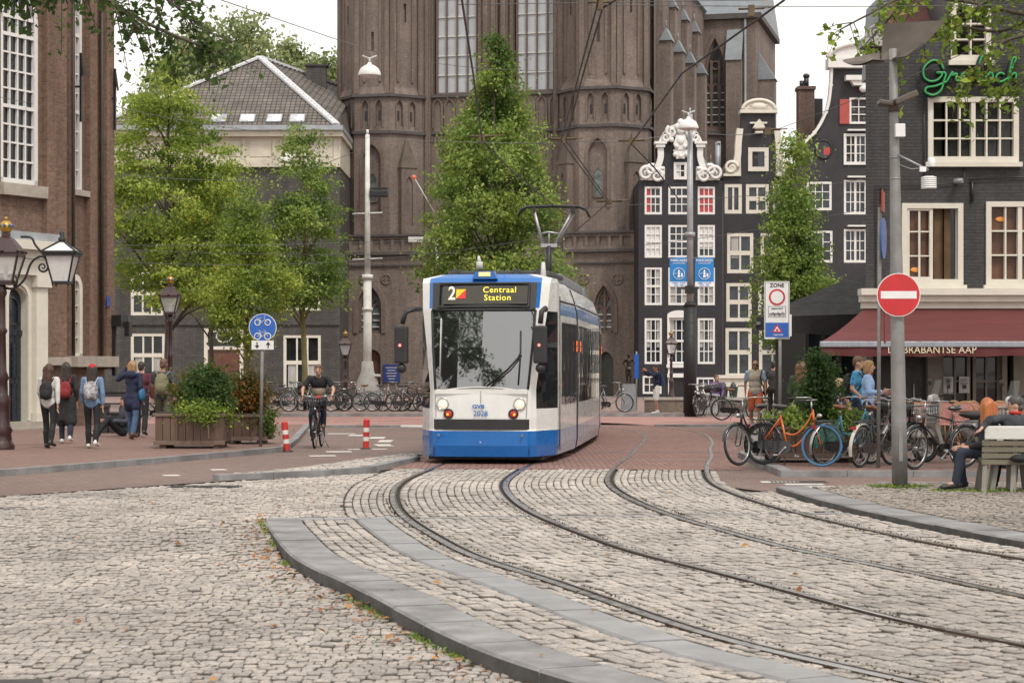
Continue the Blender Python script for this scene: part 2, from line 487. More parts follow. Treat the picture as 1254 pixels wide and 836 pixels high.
while y<32.6:
 d=random.uniform(.10,.135)
 xr=xlim(y);xl=-(y*.27+1.2)
 x=xl+random.random()*.1;ph=row*.37
 while x<xr-.05:
  w=random.uniform(.06,.11)
  x1=min(x+w,xr)
  if x1-x>.05 and y+d<topY((x+x1)/2)-.02:
   def f(xx,yy):return yy+.06*math.sin(xx*.9+ph*.05)+.012*mnoise.noise(Vector((xx*2,yy*3,0)))
   j=.0052
   i=.0012;pts=[(x+i,f(x,y)+j),(x1-i,f(x1,y)+j),(x1-i,f(x1,y+d)-j),(x+i,f(x,y+d)-j)]
   q2.append((pts,zA(y)))
  x=x1
 y+=d;row+=1
build_setts('cobble_square',q2,m_sett2)
mb=MB()
ys=np.arange(5,33.2,.4)
for y0,y1 in zip(ys,ys[1:]):
 for(xa,xb),(xc,xd)in zip([(-60,xlim(y0)+.02)],[(-60,xlim(y1)+.02)]):
  mb.quad((xa,y0,zA(y0)-.018),(xb,y0,zA(y0)-.018),(xd,y1,zA(y1)-.018),(xc,y1,zA(y1)-.018))
struct(mb.build('joint_soil',m_soil))
mb=MB()
sb=np.linspace(0,sF,120)
L_=track(sb,-1.95);R_=track(sb,4.4)
for i in range(len(sb)-1):
 mb.quad((L_[0][i],L_[1][i],-.019),(R_[0][i],R_[1][i],-.019),(R_[0][i+1],R_[1][i+1],-.019),(L_[0][i+1],L_[1][i+1],-.019))
struct(mb.build('track_bed_soil',m_soil))
def kerb_along(name,t0,t1,s0,s1,ztop,zbot,mat,L=1.0,gap=.012,bev=.018,z2=None):
 mb=MB();n=max(1,round((s1-s0)/L));
 for k in range(n):
  a,b=s0+(s1-s0)*k/n+gap/2,s0+(s1-s0)*(k+1)/n-gap/2
  dz=random.uniform(-.006,.006)
  prof=[(t0,zbot),(t0,ztop-bev+dz),(t0+bev,ztop+dz),(t1-.006,ztop+dz+random.uniform(-.003,.003)),(t1,ztop-.006+dz),(t1,zbot)]
  segs=4
  vs=[];fs=[]
  for i in range(segs+1):
   s=a+(b-a)*i/segs
   x,y,dx,dy=track(s,0.)
   for t,z in prof:vs.append((float(x+dy*t),float(y-dx*t),z))
  m_=len(prof)
  for i in range(segs):
   for q in range(1,m_-1):fs.append((i*m_+q,i*m_+q+1,(i+1)*m_+q+1,(i+1)*m_+q))
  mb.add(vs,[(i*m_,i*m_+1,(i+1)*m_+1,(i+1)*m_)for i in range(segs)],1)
  fs.append(tuple(range(m_)));fs.append(tuple(reversed(range(segs*m_,segs*m_+m_))))
  mb.add(vs,fs)
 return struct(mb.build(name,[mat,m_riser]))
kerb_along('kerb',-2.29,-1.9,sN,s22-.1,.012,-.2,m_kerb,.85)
kerb_along('paving_band',-1.3,-.98,sN,s22-.15,.004,-.1,m_slab,.75)
mb=MB()
for t0,t1,w in((-2.25,-1.35,.3),(-1.32,-.8,.26)):
 n=3
 for k in range(n):
  ta,tb=t0+(t1-t0)*k/n+.005,t0+(t1-t0)*(k+1)/n-.005
  p=[track(s22-w/2,ta),track(s22-w/2,tb),track(s22+w/2,tb),track(s22+w/2,ta)]
  mb.prism([(float(q[0]),float(q[1]))for q in p],-.1,.004,axis='z')
for t0,t1 in((-.6,.6),(.83,2.1),(2.4,3.55),(3.8,4.3)):
 p=[track(s22-.06,t0),track(s22-.06,t1),track(s22+.06,t1),track(s22+.06,t0)]
 mb.prism([(float(q[0]),float(q[1]))for q in p],-.1,.002,axis='z')
struct(mb.build('paving_band',m_slab))
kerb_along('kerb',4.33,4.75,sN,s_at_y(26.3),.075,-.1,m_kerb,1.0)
def sweep(mb,prof,s0,s1,tc,step=.3,m=0,mats=None):
 n=int((s1-s0)/step);ss_=np.linspace(s0,s1,n+1)
 x,y,dx,dy=track(ss_,0.);vs=[];fs=[];k=len(prof)
 for i in range(n+1):
  for t,z in prof:vs.append((x[i]+dy[i]*(tc+t),y[i]-dx[i]*(tc+t),z))
 o=len(mb.v);mb.v.extend(Vector(v)for v in vs)
 for i in range(n):
  for q in range(k-1):
   mb.f.append((o+i*k+q,o+i*k+q+1,o+(i+1)*k+q+1,o+(i+1)*k+q));mb.m.append(mats[q]if mats else m);mb.s.append(False)
for tr in(0.,T2):
 for sd in(-1,1):
  mb=MB()
  prof=[(sd*.075,-.06),(sd*.075,.006),(sd*.02,.010),(-sd*.002,.008),(-sd*.008,-.04),(-sd*.045,-.04),(-sd*.05,.001),(-sd*.075,.001),(-sd*.078,-.06)]
  sweep(mb,prof,0,SMAX-1,tr+sd*HG,mats=[1,0,2,1,1,1,0,1])
  struct(mb.build('rail',[m_railsteel,m_rust,m_railtop],fix=False))
LK=[Vector(p)for p in((-24,25.3,0),(-9.9,25.3,0),(-7.77,30.2,0),(-6.18,34.,0),(-5.19,36.8,0),(-4.73,38.2,0),(-4.48,39.,0))]
mb=MB()
for a,b in zip(LK,LK[1:]):
 n=max(1,int((b-a).length/1.0));d=(b-a).normalized();nn=Vector((-d.y,d.x,0))
 for k in range(n):
  p=a+(b-a)*(k/n)+d*.004;q=a+(b-a)*((k+1)/n)-d*.004
  mb.prism([(p.x,p.y),(q.x,q.y),(q.x+nn.x*.16,q.y+nn.y*.16),(p.x+nn.x*.16,p.y+nn.y*.16)],-.1,.1,axis='z')
struct(mb.build('kerb',m_kerb))
mb=MB();mb.sheet([(p.x-.05,p.y+.1)for p in LK]+[(-4.75,44),(-5.6,55),(-40,57),(-40,25.4)],.092)
struct(mb.build('pavement',m_side))
mb=MB();mb.bar((-4.5,39.1,.04),(-4.8,44,.04),.16,.12);mb.bar((-4.8,44,.04),(-5.65,55,.04),.16,.12)
struct(mb.build('kerb',m_kerb))
WK=[Vector(p)for p in((-4.28,29.1,0),(-2.85,30.4,0),(-2.2,31.6,0),(-1.62,35.2,0))]
mb=MB()
for a,b in zip(WK,WK[1:]):
 n=max(1,int((b-a).length/.8));d=(b-a).normalized();nn=Vector((-d.y,d.x,0))
 for k in range(n):
  p=a+(b-a)*(k/n)+d*.004;q=a+(b-a)*((k+1)/n)-d*.004
  mb.prism([(p.x,p.y),(q.x,q.y),(q.x+nn.x*.18,q.y+nn.y*.18),(p.x+nn.x*.18,p.y+nn.y*.18)],-.1,.085,axis='z')
struct(mb.build('kerb',m_kerb))
q3=[]
y=29.2
while y<36.5:
 xr=float(np.interp(y,[29.1,30.4,31.6,35.2,37],[-4.28,-2.85,-2.2,-1.62,-1.5]))-.2
 xl=float(np.interp(y,[29.1,31.6,34,37],[-4.28,-3.3,-2.7,-1.9]))
 x=xl
 while x<xr:
  w=random.uniform(.11,.17)
  q3.append(([(x+.006,y+.006),(x+w-.006,y+.006),(x+w-.006,y+.124),(x+.006,y+.124)],.078));x+=w
 y+=.13
build_setts('cobble_wedge',q3,m_sett)
mb=MB();mb.prism([(-4.28,29.2),(-2.9,30.5),(-2.3,31.7),(-1.7,35.2),(-1.7,36.6),(-2.0,36.6),(-2.75,34),(-3.35,31.6)],-.1,.055,axis='z')
struct(mb.build('wedge_bed',m_soil))
q4=[]
y=15.0
while y<27.35:
 d=random.uniform(.075,.09)
 xl=x_at_y(round(y,2),4.78)if y<26.2 else float(np.interp(y,[26.2,27.4],[3.95,5.1]))
 x=xl+random.random()*.05;xe=y*.262+.5
 while x<xe:
  w=random.uniform(.075,.10)
  f=lambda xx,yy:yy+.05*math.sin(xx*2.2)
  q4.append(([(x+.005,f(x,y)+.005),(x+w-.005,f(x+w,y)+.005),(x+w-.005,f(x+w,y+d)-.005),(x+.005,f(x,y+d)-.005)],.07));x+=w
 y+=d
build_setts('fine_cobble_pavement',q4,m_sett3,inset=.002,dome=.002)
mb=MB()
ys=np.arange(14.5,26.6,.4)
for y0,y1 in zip(ys,ys[1:]):
 mb.quad((x_at_y(y0,4.74),y0,.052),(30,y0,.052),(30,y1,.052),(x_at_y(y1,4.74),y1,.052))
mb.quad((x_at_y(26.4,4.74),26.1,.052),(30,26.1,.052),(30,27.42,.052),(5.0,27.42,.052))
struct(mb.build('fine_cobble_bed',M('sandy joint bed',(.10,.085,.065),.95,var=.3,scale=8)))
mb=MB();mb.box(5.05,40,27.42,27.56,-.1,.072);struct(mb.build('kerb',m_kerb))
CK=[(4.05,30.05),(40,30.05)]
mb=MB()
for k in range(36):
 mb.box(4.05+k*1.0+.004,5.05+k*1.0-.004,30.0,30.16,-.1,.095)
struct(mb.build('kerb',m_kerb))
sheet_obj('cafe_pavement',[(4.1,30.15),(40,30.15),(40,56),(6.6,56),(5.95,50),(4.95,40),(4.2,36.6)],.09,m_side)
mb=MB()
for(xa,ya),(xb,yb)in zip([(4.06,30.2),(4.1,33),(4.16,36.6),(4.9,40),(5.9,50)],[(4.1,33),(4.16,36.6),(4.9,40),(5.9,50),(6.5,55.5)]):
 n=max(1,int(math.hypot(xb-xa,yb-ya)/1.2))
 for k in range(n):
  p=(xa+(xb-xa)*k/n,ya+(yb-ya)*k/n+.006);q=(xa+(xb-xa)*(k+1)/n,ya+(yb-ya)*(k+1)/n-.006)
  wd=.75 if ya>=36 else .2
  mb.prism([p,q,(q[0]+wd,q[1]),(p[0]+wd,p[1])],-.1,.1,axis='z')
struct(mb.build('kerb',m_kerb))
def mark(px,py,w,l,ang=0.):
 g=G(px,py);a=R(ang)
 ux,uy=math.cos(a),math.sin(a)
 pts=[(g.x+ux*sx*w/2-uy*sy*l/2,g.y+uy*sx*w/2+ux*sy*l/2)for sx,sy in((-1,-1),(1,-1),(1,1),(-1,1))]
 sheet_obj('road_marking',pts,.004,m_paint)
for px,py,w,l,a in((268,575,.25,.3,20),(210,582,.25,.3,20),(366,527,.9,.5,0),(418,531,.7,.5,0),(440,533,.5,.8,0),(462,536,.35,1.0,0),(472,540,.3,1.2,0),(470,545,.35,1.0,10),(450,550,.8,.35,15),(415,553,.5,.5,10),(395,558,.5,.4,10),(955,590,.55,.35,0),(985,593,.55,.35,0),(1012,596,.6,.35,0)):
 mark(px,py,w,l,a)
mg=M('drain cast iron',(.09,.085,.08),.55,.8,var=.3,scale=6)
def drain(x0,x1,y0,y1,z,n,name='drain_grate'):
 mb=MB();mb.box(x0,x1,y0,y1,z-.03,z-.012)
 mb.box(x0,x1,y0,y0+.03,z-.02,z+.004);mb.box(x0,x1,y1-.03,y1,z-.02,z+.004)
 for k in range(n):
  x=x0+(x1-x0)*(k+.5)/n;mb.box(x-.012,x+.012,y0+.03,y1-.03,z-.02,z+.002)
 return struct(mb.build(name,mg))
drain(-4.75,-3.75,27.35,27.7,.012,22)
drain(-6.1,-5.45,23.2,23.5,.0,3)
drain(3.72,4.55,28.55,28.9,.004,14,'drain_grate')
mb=MB();mb.prism([(-3.4,10.4),(-2.45,10.5),(-2.62,11.1),(-3.5,11.0)],-.2,-.082,axis='z');mb.prism([(-3.3,10.5),(-2.56,10.58),(-2.69,11.02),(-3.4,10.92)],-.1,-.079,axis='z')
struct(mb.build('manhole_cover',mg))
# ------------------------------------------------------------------ buildings
class FR:
 """facade frame: local x along the facade, -y outwards, z up; u()/z() read positions off the photograph on plane y = v"""
 def __init__(s,px,D,rz=0.):
  s.O=Vector((X(px,D),D,0));s.rz=rz
  s.ux=Vector((math.cos(rz),math.sin(rz),0));s.uy=Vector((-math.sin(rz),math.cos(rz),0))
 def solve(s,px,v=0.):
  rx=(px-CX)/F;o=s.O+s.uy*v
  u=(o.y*rx-o.x)/(s.ux.x-s.ux.y*rx)
  return u,o.y+u*s.ux.y
 def u(s,px,v=0.):return s.solve(px,v)[0]
 def z(s,px,py,v=0.):return Z(py,s.solve(px,v)[1])
 def thing(s,name,label,cat,group=None):return thing(name,label,cat,s.O,s.rz,group)
def arch_pts(x0,x1,zs,zt,kind,n=8):
 a=(x1-x0)/2;h=zt-zs;c=(x0+x1)/2;out=[]
 if kind=='round':
  for i in range(2*n+1):
   t=math.pi*(1-i/(2*n));out.append((c+a*math.cos(t),zs+h*math.sin(t)))
 else:
  Rr=(a*a+h*h)/(2*a);t1=math.acos(max(-1,min(1,(Rr-a)/Rr)))
  left=[(x0+Rr-Rr*math.cos(t1*i/n),zs+Rr*math.sin(t1*i/n))for i in range(n+1)]
  out=left+[(2*c-x,z)for x,z in reversed(left[:-1])]
 return out
def hole(x0,x1,z0,z1,arch=None,rise=None):
 return dict(x0=min(x0,x1),x1=max(x0,x1),z0=min(z0,z1),z1=max(z0,z1),arch=arch,rise=rise)
def panel(mb,x0,x1,z0,z1,holes=(),depth=.2,m=0,back=False,y=0.,mr=None):
 mr=m if mr is None else mr
 xs=sorted(set([x0,x1]+[h[k]for h in holes for k in('x0','x1')]));zs=sorted(set([z0,z1]+[h[k]for h in holes for k in('z0','z1')]))
 xs=[x for x in xs if x0<=x<=x1];zs=[z for z in zs if z0<=z<=z1]
 for a,b in zip(xs,xs[1:]):
  for c,d in zip(zs,zs[1:]):
   cx,cz=(a+b)/2,(c+d)/2
   if any(h['x0']<cx<h['x1']and h['z0']<cz<h['z1']for h in holes):continue
   mb.quad((a,y,c),(b,y,c),(b,y,d),(a,y,d),m)
 for h in holes:
  a,b,c,d=h['x0'],h['x1'],h['z0'],h['z1']
  yd=y+depth
  if h['arch']:
   zsp=d-(h['rise']or(b-a)/2)
   ap=arch_pts(a,b,zsp,d,h['arch'])
   n=len(ap)//2
   for i in range(n):
    mb.add([(a,y,d),(ap[i][0],y,ap[i][1]),(ap[i+1][0],y,ap[i+1][1])],[(0,1,2)],m)
    j=len(ap)-1-i
    mb.add([(b,y,d),(ap[j-1][0],y,ap[j-1][1]),(ap[j][0],y,ap[j][1])],[(0,1,2)],m)
   line=[(a,c),(a,zsp)]+ap[1:-1]+[(b,zsp),(b,c)]
  else:
   line=[(a,c),(a,d),(b,d),(b,c)]
  line=line+[line[0]]
  for p,q in zip(line,line[1:]):
   mb.quad((p[0],y,p[1]),(q[0],y,q[1]),(q[0],yd,q[1]),(p[0],yd,p[1]),mr)
  if back:mb.quad((a,yd,c),(b,yd,c),(b,yd,d),(a,yd,d),m)
def arch_frame(mb,x0,x1,z0,z1,kind,rise,w,y0,y1,m=0,sill=True):
 """a strip of width w running up, over and down inside an arched opening"""
 zs=z1-rise
 o=[(x0,z0)]+arch_pts(x0,x1,zs,z1,kind)+[(x1,z0)]
 i=[(x0+w,z0)]+arch_pts(x0+w,x1-w,zs,z1-w*(1.25 if kind=='gothic' else 1),kind)+[(x1-w,z0)]
 n=len(o);vs=[]
 for y in(y0,y1):
  vs+=[(p[0],y,p[1])for p in o]+[(p[0],y,p[1])for p in i]
 fs=[]
 for k in range(n-1):
  fs+=[(k,k+1,n+k+1,n+k),(2*n+k+1,2*n+k,3*n+k,3*n+k+1),(n+k,n+k+1,3*n+k+1,3*n+k),(k+1,k,2*n+k,2*n+k+1)]
 mb.add(vs,fs,m)
 if sill:mb.box(x0,x1,y0,y1,z0,z0+w,m)
m_cream=M('cream painted woodwork',(.62,.585,.50),.45,var=.06,scale=3,dirt=.12)
m_white=M('white painted woodwork',(.68,.67,.64),.45,var=.05,scale=3,dirt=.1)
m_glass=glassmat('window glass')
m_glassb=glassmat('dark sash glass',(.03,.036,.045),.06)
m_blind=M('drawn pale blind behind glass',(.62,.62,.60),.35,var=.06,scale=2,coat=.5)
m_redcurt=M('red curtain behind glass',(.42,.025,.03),.5,var=.2,scale=5,coat=.5)
m_curt=M('grey net curtain behind glass',(.34,.33,.31),.5,var=.25,scale=4,coat=.5,aniso=(3,1,.3))
m_stone=M('weathered light stone',(.36,.32,.27),.8,var=.18,scale=2.5,bmp=.3,bscale=20,dirt=.35)
m_lead=M('grey lead sheet',(.33,.35,.37),.5,.3,var=.2,scale=2)
m_black=M('black painted iron',(.014,.014,.015),.4,var=.3,scale=8)
def win(parent,x0,x1,z0,z1,cols=2,rows=3,fw=.1,bw=.035,y=0.,fm=None,gm=None,name='window',sill=False,mid=None,proud=.05,trim=0.,T=None,vbar=None,depth=.07,curt=None):
 """a framed window; its glass is a sub-part"""
 fm=fm or m_white;gm=gm or m_glassb
 x0,x1=min(x0,x1),max(x0,x1);z0,z1=min(z0,z1),max(z0,z1)
 f=MB(T);ya,yb=y-proud,y+depth
 f.box(x0,x0+fw,ya,yb,z0,z1);f.box(x1-fw,x1,ya,yb,z0,z1)
 f.box(x0+fw,x1-fw,ya,yb,z1-fw,z1);f.box(x0+fw,x1-fw,ya,yb,z0,z0+fw*1.1)
 ix0,ix1,iz0,iz1=x0+fw,x1-fw,z0+fw*1.1,z1-fw
 yc=ya+.025
 for c in range(1,cols):
  xx=ix0+(ix1-ix0)*c/cols;w_=bw*(2.6 if vbar==c else 1)
  f.box(xx-w_/2,xx+w_/2,yc-(.008 if vbar==c else 0),yb-.006,iz0,iz1)
 for r in range(1,rows):
  zz=iz0+(iz1-iz0)*r/rows;w_=bw*(2.4 if mid==r else 1)
  f.box(ix0,ix1,yc+.004-(.015 if mid==r else 0),yb-.012,zz-w_/2,zz+w_/2)
 if sill:f.box(x0-.06,x1+.06,ya-.08,yb,z0-.1,z0-.002)
 fo=f.build(name,fm,parent)
 p=MB(T);t_=random.uniform(-.012,.012)
 p.quad((ix0-.01,yb-.02+t_,iz0-.01),(ix1+.01,yb-.02-t_,iz0-.01),(ix1+.01,yb-.02-t_,iz1+.01),(ix0-.01,yb-.02+t_,iz1+.01))
 p.build('pane',gm,fo,fix=False)
 if curt:
  for k,(a,b,c,d,cm)in enumerate(curt):
   q=MB(T);xa,xb=ix0+(ix1-ix0)*a,ix0+(ix1-ix0)*b;n=8
   for i in range(n):
    u0,u1=xa+(xb-xa)*i/n,xa+(xb-xa)*(i+1)/n
    w0,w1=(.006 if i%2 else 0),(0 if i%2 else .006)
    za,zb=iz0+(iz1-iz0)*c,iz0+(iz1-iz0)*d
    q.quad((u0,yb-.034+w0,za),(u1,yb-.034+w1,za),(u1,yb-.034+w1,zb),(u0,yb-.034+w0,zb))
   q.build('curtain',cm,fo,fix=False)
 return fo
 # ---------------------------------------------- brown brick church on the left edge
m_brickL=brick('brown facing brick',(.235,.13,.085),(.15,.086,.06),(.18,.145,.112),.2,.062,.011,.6,.45,stain_col=(.10,.06,.045))
m_door=M('black blue door paint',(.012,.018,.028),.25,var=.2,coat=.5)
FA=FR(0,50.0,R(62));FB0=FR(79,52.6,R(73.3))
kl=FA.thing('brick_church','brown brick church with tall arched white windows and cream door surround at the left edge','church')
def toA(fr):
 return(Matrix.Translation(FA.O)@Matrix.Rotation(FA.rz,4,'Z')).inverted()@(Matrix.Translation(fr.O)@Matrix.Rotation(fr.rz,4,'Z'))
u,z=FA.u,FA.z
TB=toA(FB0);ub,zb=FB0.u,FB0.z
mb=MB()
wx0,wx1,wz0=u(1),u(48),z(30,226)
dx0,dx1=u(2),u(30)
panel(mb,-4,u(79),0,14,[hole(wx0,wx1,wz0,wz0+4.95,'round',.72),hole(u(3),u(31),.1,z(18,350),'round',.4)],.32)
mb.quad((-4,0,0),(-4,8,0),(-4,8,14),(-4,0,14))
mb.T=TB
nx0,nx1=ub(85.5),ub(102)
xe=ub(128)
panel(mb,.0,xe,0,14,[hole(nx0,nx1,zb(94,236),zb(94,236)+5.6,'round',.35),hole(ub(85),ub(100),zb(92,440),zb(92,336),'round',.4)],.3)
mb.quad((xe,0,0),(xe,8,0),(xe,8,14),(xe,0,14))
for a,b,d in((0.02,ub(84),.14),(ub(104),ub(113),.16),(ub(119),ub(128),.30)):
 mb.box(a,b,-d,.02,1.6,14.01)
mb.T=None
mb.box(u(52),u(76),-.16,.02,1.7,14.01)
mb.build('wall',m_brickL,kl)
for px in(81,116):
 mb=MB(TB);xx=ub(px);mb.tube([(xx,-.22,1.7),(xx,-.22,14)],.045,8);mb.build('recess_shade_line',M('recess shade brown',(.05,.034,.026),.6,var=.2),kl)  # added tubes standing in for the dark shaded recess lines between piers
mb=MB()
mb.box(u(50),u(78),-.26,.05,z(60,447),z(60,437));mb.T=TB
mb.box(-.05,ub(129),-.42,.05,zb(100,449),zb(100,436));mb.T=None
mb.build('stone_band',m_stone,kl)
mb=MB(TB);mb.box(ub(84),ub(104),-.16,.1,zb(94,240),zb(94,233));mb.build('window_sill',m_stone,kl)
mb=MB();mb.box(wx0-.1,wx1+.12,-.2,.1,wz0-.32,wz0-.02);mb.build('window_sill',m_stone,kl)
def arched_window(parent,T,x0,x1,z0,z1,rise,cols,rows,kind='round',fw=.13,y=.12,heavy=(),fm=m_white,gm=m_glass,mull=.035,tracery=False):
 f=MB(T)
 arch_frame(f,x0,x1,z0,z1,kind,rise,fw,y-.08,y+.08)
 zs=z1-rise
 for c in range(1,cols):
  xx=x0+fw+(x1-x0-2*fw)*c/cols
  t=abs((xx-(x0+x1)/2)/((x1-x0)/2));top=zs+rise*(1-t*t)**.5 if kind=='round' else zs+rise*(1-t)*.95
  f.box(xx-mull/2,xx+mull/2,y-.04,y+.05,z0+fw,top-fw*.8)
 for r in range(1,rows):
  zz=z0+fw+(zs-z0-fw)*r/(rows-1)if rows>1 else zs
  w_=.09 if r in heavy else mull
  f.box(x0+fw*.8,x1-fw*.8,y-.03-(.03 if r in heavy else 0),y+.045,zz-w_/2,zz+w_/2)
 fo=f.build('window',fm,parent)
 p=MB(T);ap=[(x0+.02,z0+.02)]+arch_pts(x0+.02,x1-.02,zs,z1-.02,kind)+[(x1-.02,z0+.02)]
 tri=tessellate_polygon([[Vector((a,b,0))for a,b in ap]])
 p.add([(a,y+.03,b)for a,b in ap],[tuple(t)for t in tri])
 p.build('pane',gm,fo)
 return fo
arched_window(kl,None,wx0,wx1,wz0,wz0+4.95,.72,4,10,heavy=(4,8,9),mull=.045)
arched_window(kl,TB,nx0,nx1,zb(94,236),zb(94,236)+5.6,.35,3,11,heavy=(4,8),fw=.11)
arched_window(kl,TB,ub(85),ub(100),zb(92,440),zb(92,336),.4,2,5,fm=m_cream,fw=.16,y=.05)
mb=MB()
px0,px1=u(36),u(50)
mb.box(px0,px1,-.24,.02,.05,z(43,350));mb.box(px0-.06,px1+.06,-.32,.02,z(43,352),z(43,338));mb.box(px0-.06,px1+.05,-.3,.02,.05,.5)
mb.box(-4,px1+.1,-.30,.02,z(43,338)+.001,z(43,318));mb.box(-4,px1+.16,-.36,.02,z(43,318)+.001,z(43,308));mb.box(-4,px1+.35,-.6,.02,z(43,308)+.001,z(43,297))
panel(mb,-1.2,px0-.001,.05,z(43,338),[hole(u(4),u(30),.06,z(18,352),'round',.38)],.25,y=-.1)
arch_frame(mb,u(2),u(32),.3,z(18,344),'round',.45,.09,-.16,-.09,sill=False)
mb.build('door_surround',m_cream,kl)
mb=MB();mb.box(-4,px1+.2,-.5,.02,z(43,297)+.002,z(43,287));mb.build('lead_cover',m_lead,kl)
mb=MB();mb.box(-2,u(33),.12,.2,.1,4.4)
for a,b in((6,16),(18,28)):
 for c,d in((515,470),(462,420)):mb.box(u(a),u(b),.09,.13,z(17,c),z(17,d))
mb.box(u(3),u(30),.07,.13,z(17,410),z(17,404))
arch_frame(mb,u(7),u(27),z(17,398),z(17,362),'round',.3,.06,.08,.13)
d_=mb.build('door',m_door,kl)
mb=MB();mb.box(-3,px1+.3,-.75,.1,-.2,.14);mb.box(-3,px1+.1,-.45,.1,.14,.28);mb.build('step',m_stone,kl)
for px,y0,y1 in((83,66,150),(125,85,160)):
 mb=MB(TB);xx=ub(px)
 mb.box(xx-.03,xx+.03,-.42,-.36,zb(px,y1),zb(px,y0));mb.bar((xx,-.39,zb(px,y0)),(xx+.05,-.46,zb(px,y0)-.6),.05);mb.box(xx-.02,xx+.02,-.4,.0,zb(px,(y0+y1)/2),zb(px,(y0+y1)/2)+.05)
 mb.build('wall_anchor',m_black,kl)
mb=MB(TB);mb.box(ub(117.5),ub(122),-.335,-.31,zb(120,375),zb(120,363));sg_=tag(mb.build('street_sign',M('enamel blue',(.02,.05,.22),.3)),'small blue street sign fixed to the corner of the brown brick church','sign')
sg_.matrix_world=Matrix.Translation(FA.O)@Matrix.Rotation(FA.rz,4,'Z')
mb=MB(TB);mb.box(ub(124),ub(133),-.6,-.31,zb(128,400),zb(128,386));mb.box(ub(129),ub(133),-.72,-.58,zb(128,412),zb(128,394));mb.box(ub(125),ub(126.5),-.4,-.3,zb(128,460),zb(128,400))
bx_=tag(mb.build('equipment_box',m_black),'dark traffic signal box fixed to the church corner above the pavement','box');bx_.matrix_world=sg_.matrix_world.copy()
# ---------------------------------------------- dark hall with tiled roof
m_hallwall=brick('dark grey painted brick',(.075,.070,.066),(.055,.051,.048),(.045,.042,.04),.42,.16,.012,.4,.3,stain_col=(.12,.11,.10))
m_tile=None
def tilemat():
 m,nt,p=newmat('brown grey pantiles')
 g=nd(nt,'ShaderNodeNewGeometry');pos=g.outputs['Position']
 sp=nd(nt,'ShaderNodeSeparateXYZ');nt.links.new(pos,sp.inputs[0])
 cb=nd(nt,'ShaderNodeCombineXYZ');nt.links.new(sp.outputs[0],cb.inputs[0]);nt.links.new(sp.outputs[2],cb.inputs[1])
 b=nd(nt,'ShaderNodeTexBrick');b.offset=.0;nt.links.new(cb.outputs[0],b.inputs[0])
 setin(b,Color1=rgba((.16,.135,.115)),Color2=rgba((.115,.10,.088)),Mortar=rgba((.04,.036,.032)),Scale=1.)
 b.inputs['Mortar Size'].default_value=.035;b.inputs['Brick Width'].default_value=.27;b.inputs['Row Height'].default_value=.2;b.inputs['Mortar Smooth'].default_value=.6
 c=mixc(nt,1.,b.outputs[0],ramp(nt,noise(nt,pos,.8,5),[(.3,.75),(.7,1.3)]),'MULTIPLY')
 nt.links.new(c,p.inputs['Base Color']);setin(p,Roughness=.75)
 bump(nt,p,math_(nt,'SUBTRACT',1.,b.outputs['Fac']),.7,.05)
 return m
m_tile=tilemat()
FH=FR(135,110);u,z=FH.u,FH.z
hl=FH.thing('canal_hall','dark grey hall with white entablature and brown tiled hip roof behind the trees','building')
zc=z(0,205)
wins=[(160,200,333,386),(160,202,408,462),(347,393,410,478),(255,300,333,380),(350,393,333,380)]
mb=MB()
hs_=[hole(u(a),u(b),z(0,d),z(0,c))for a,b,c,d in wins]+[hole(u(250),u(298),0,z(0,402))]
panel(mb,u(60),u(416),0,zc,hs_,.25)
mb.quad((u(416),0,0),(u(416),16,0),(u(416),16,zc),(u(416),0,zc))
mb.box(u(60),u(416),-.1,.02,z(0,398),z(0,392));mb.box(u(60),u(416),-.12,.02,z(0,480),z(0,474))
mb.build('wall',m_hallwall,hl)
mb=MB()
mb.box(u(60),u(417),-.25,16,zc+.002,z(0,196));mb.box(u(60),u(417),-.05,16,z(0,196)+.002,z(0,168));mb.box(u(60),u(420),-.5,16.2,z(0,168)+.002,z(0,161));
for k in range(7):
 a=u(150)+k*(u(413)-u(150))/7
 mb.box(a+.25,a+1.45,-.09,-.045,z(0,192),z(0,173))
 mb.box(a+1.5,a+1.72,-.11,-.045,z(0,195),z(0,169))
mb.build('entablature',M('aged cream plaster',(.52,.48,.39),.7,var=.12,scale=1.5,dirt=.25),hl)
mb=MB();mb.box(u(60),u(421),-.7,16.3,z(0,161)+.002,z(0,155));mb.build('gutter',m_lead,hl)
ez=z(0,155)+.01
ap=Vector((FH.u(318,7),7,FH.z(318,71,7)))
e0=Vector((u(122),-.55,ez));e1=Vector((u(413),-.55,ez));e2=Vector((u(413)+.5,16,ez));rb_=Vector((FH.u(432,13),13,FH.z(432,112,13)))
e3=Vector((u(122),16,ez))
mb=MB();mb.add([e0,e1,ap],[(0,1,2)]);mb.add([e1,e2,rb_,ap],[(0,1,2,3)]);mb.add([e0,ap,e3],[(0,1,2)]);mb.add([e3,ap,rb_,e2],[(0,1,2,3)])
mb.build('roof',m_tile,hl,fix=False)
m_ridge=M('pale lead ridge',(.55,.56,.57),.5,var=.15,scale=4)
mb=MB()
for a,b in((e0,ap),(e1,ap),(ap,rb_)):
 mb.bar(a+Vector((0,0,.06)),b+Vector((0,0,.06)),.45,.12)
 n=int((b-a).length/.35)
 for k in range(n):mb.ell(a+(b-a)*((k+.5)/n)+Vector((0,-.15,.02)),(.16,.16,.1),6,4)
mb.build('roof_ridge',m_ridge,hl)
nrm=(e1-e0).cross(ap-e0).normalized()
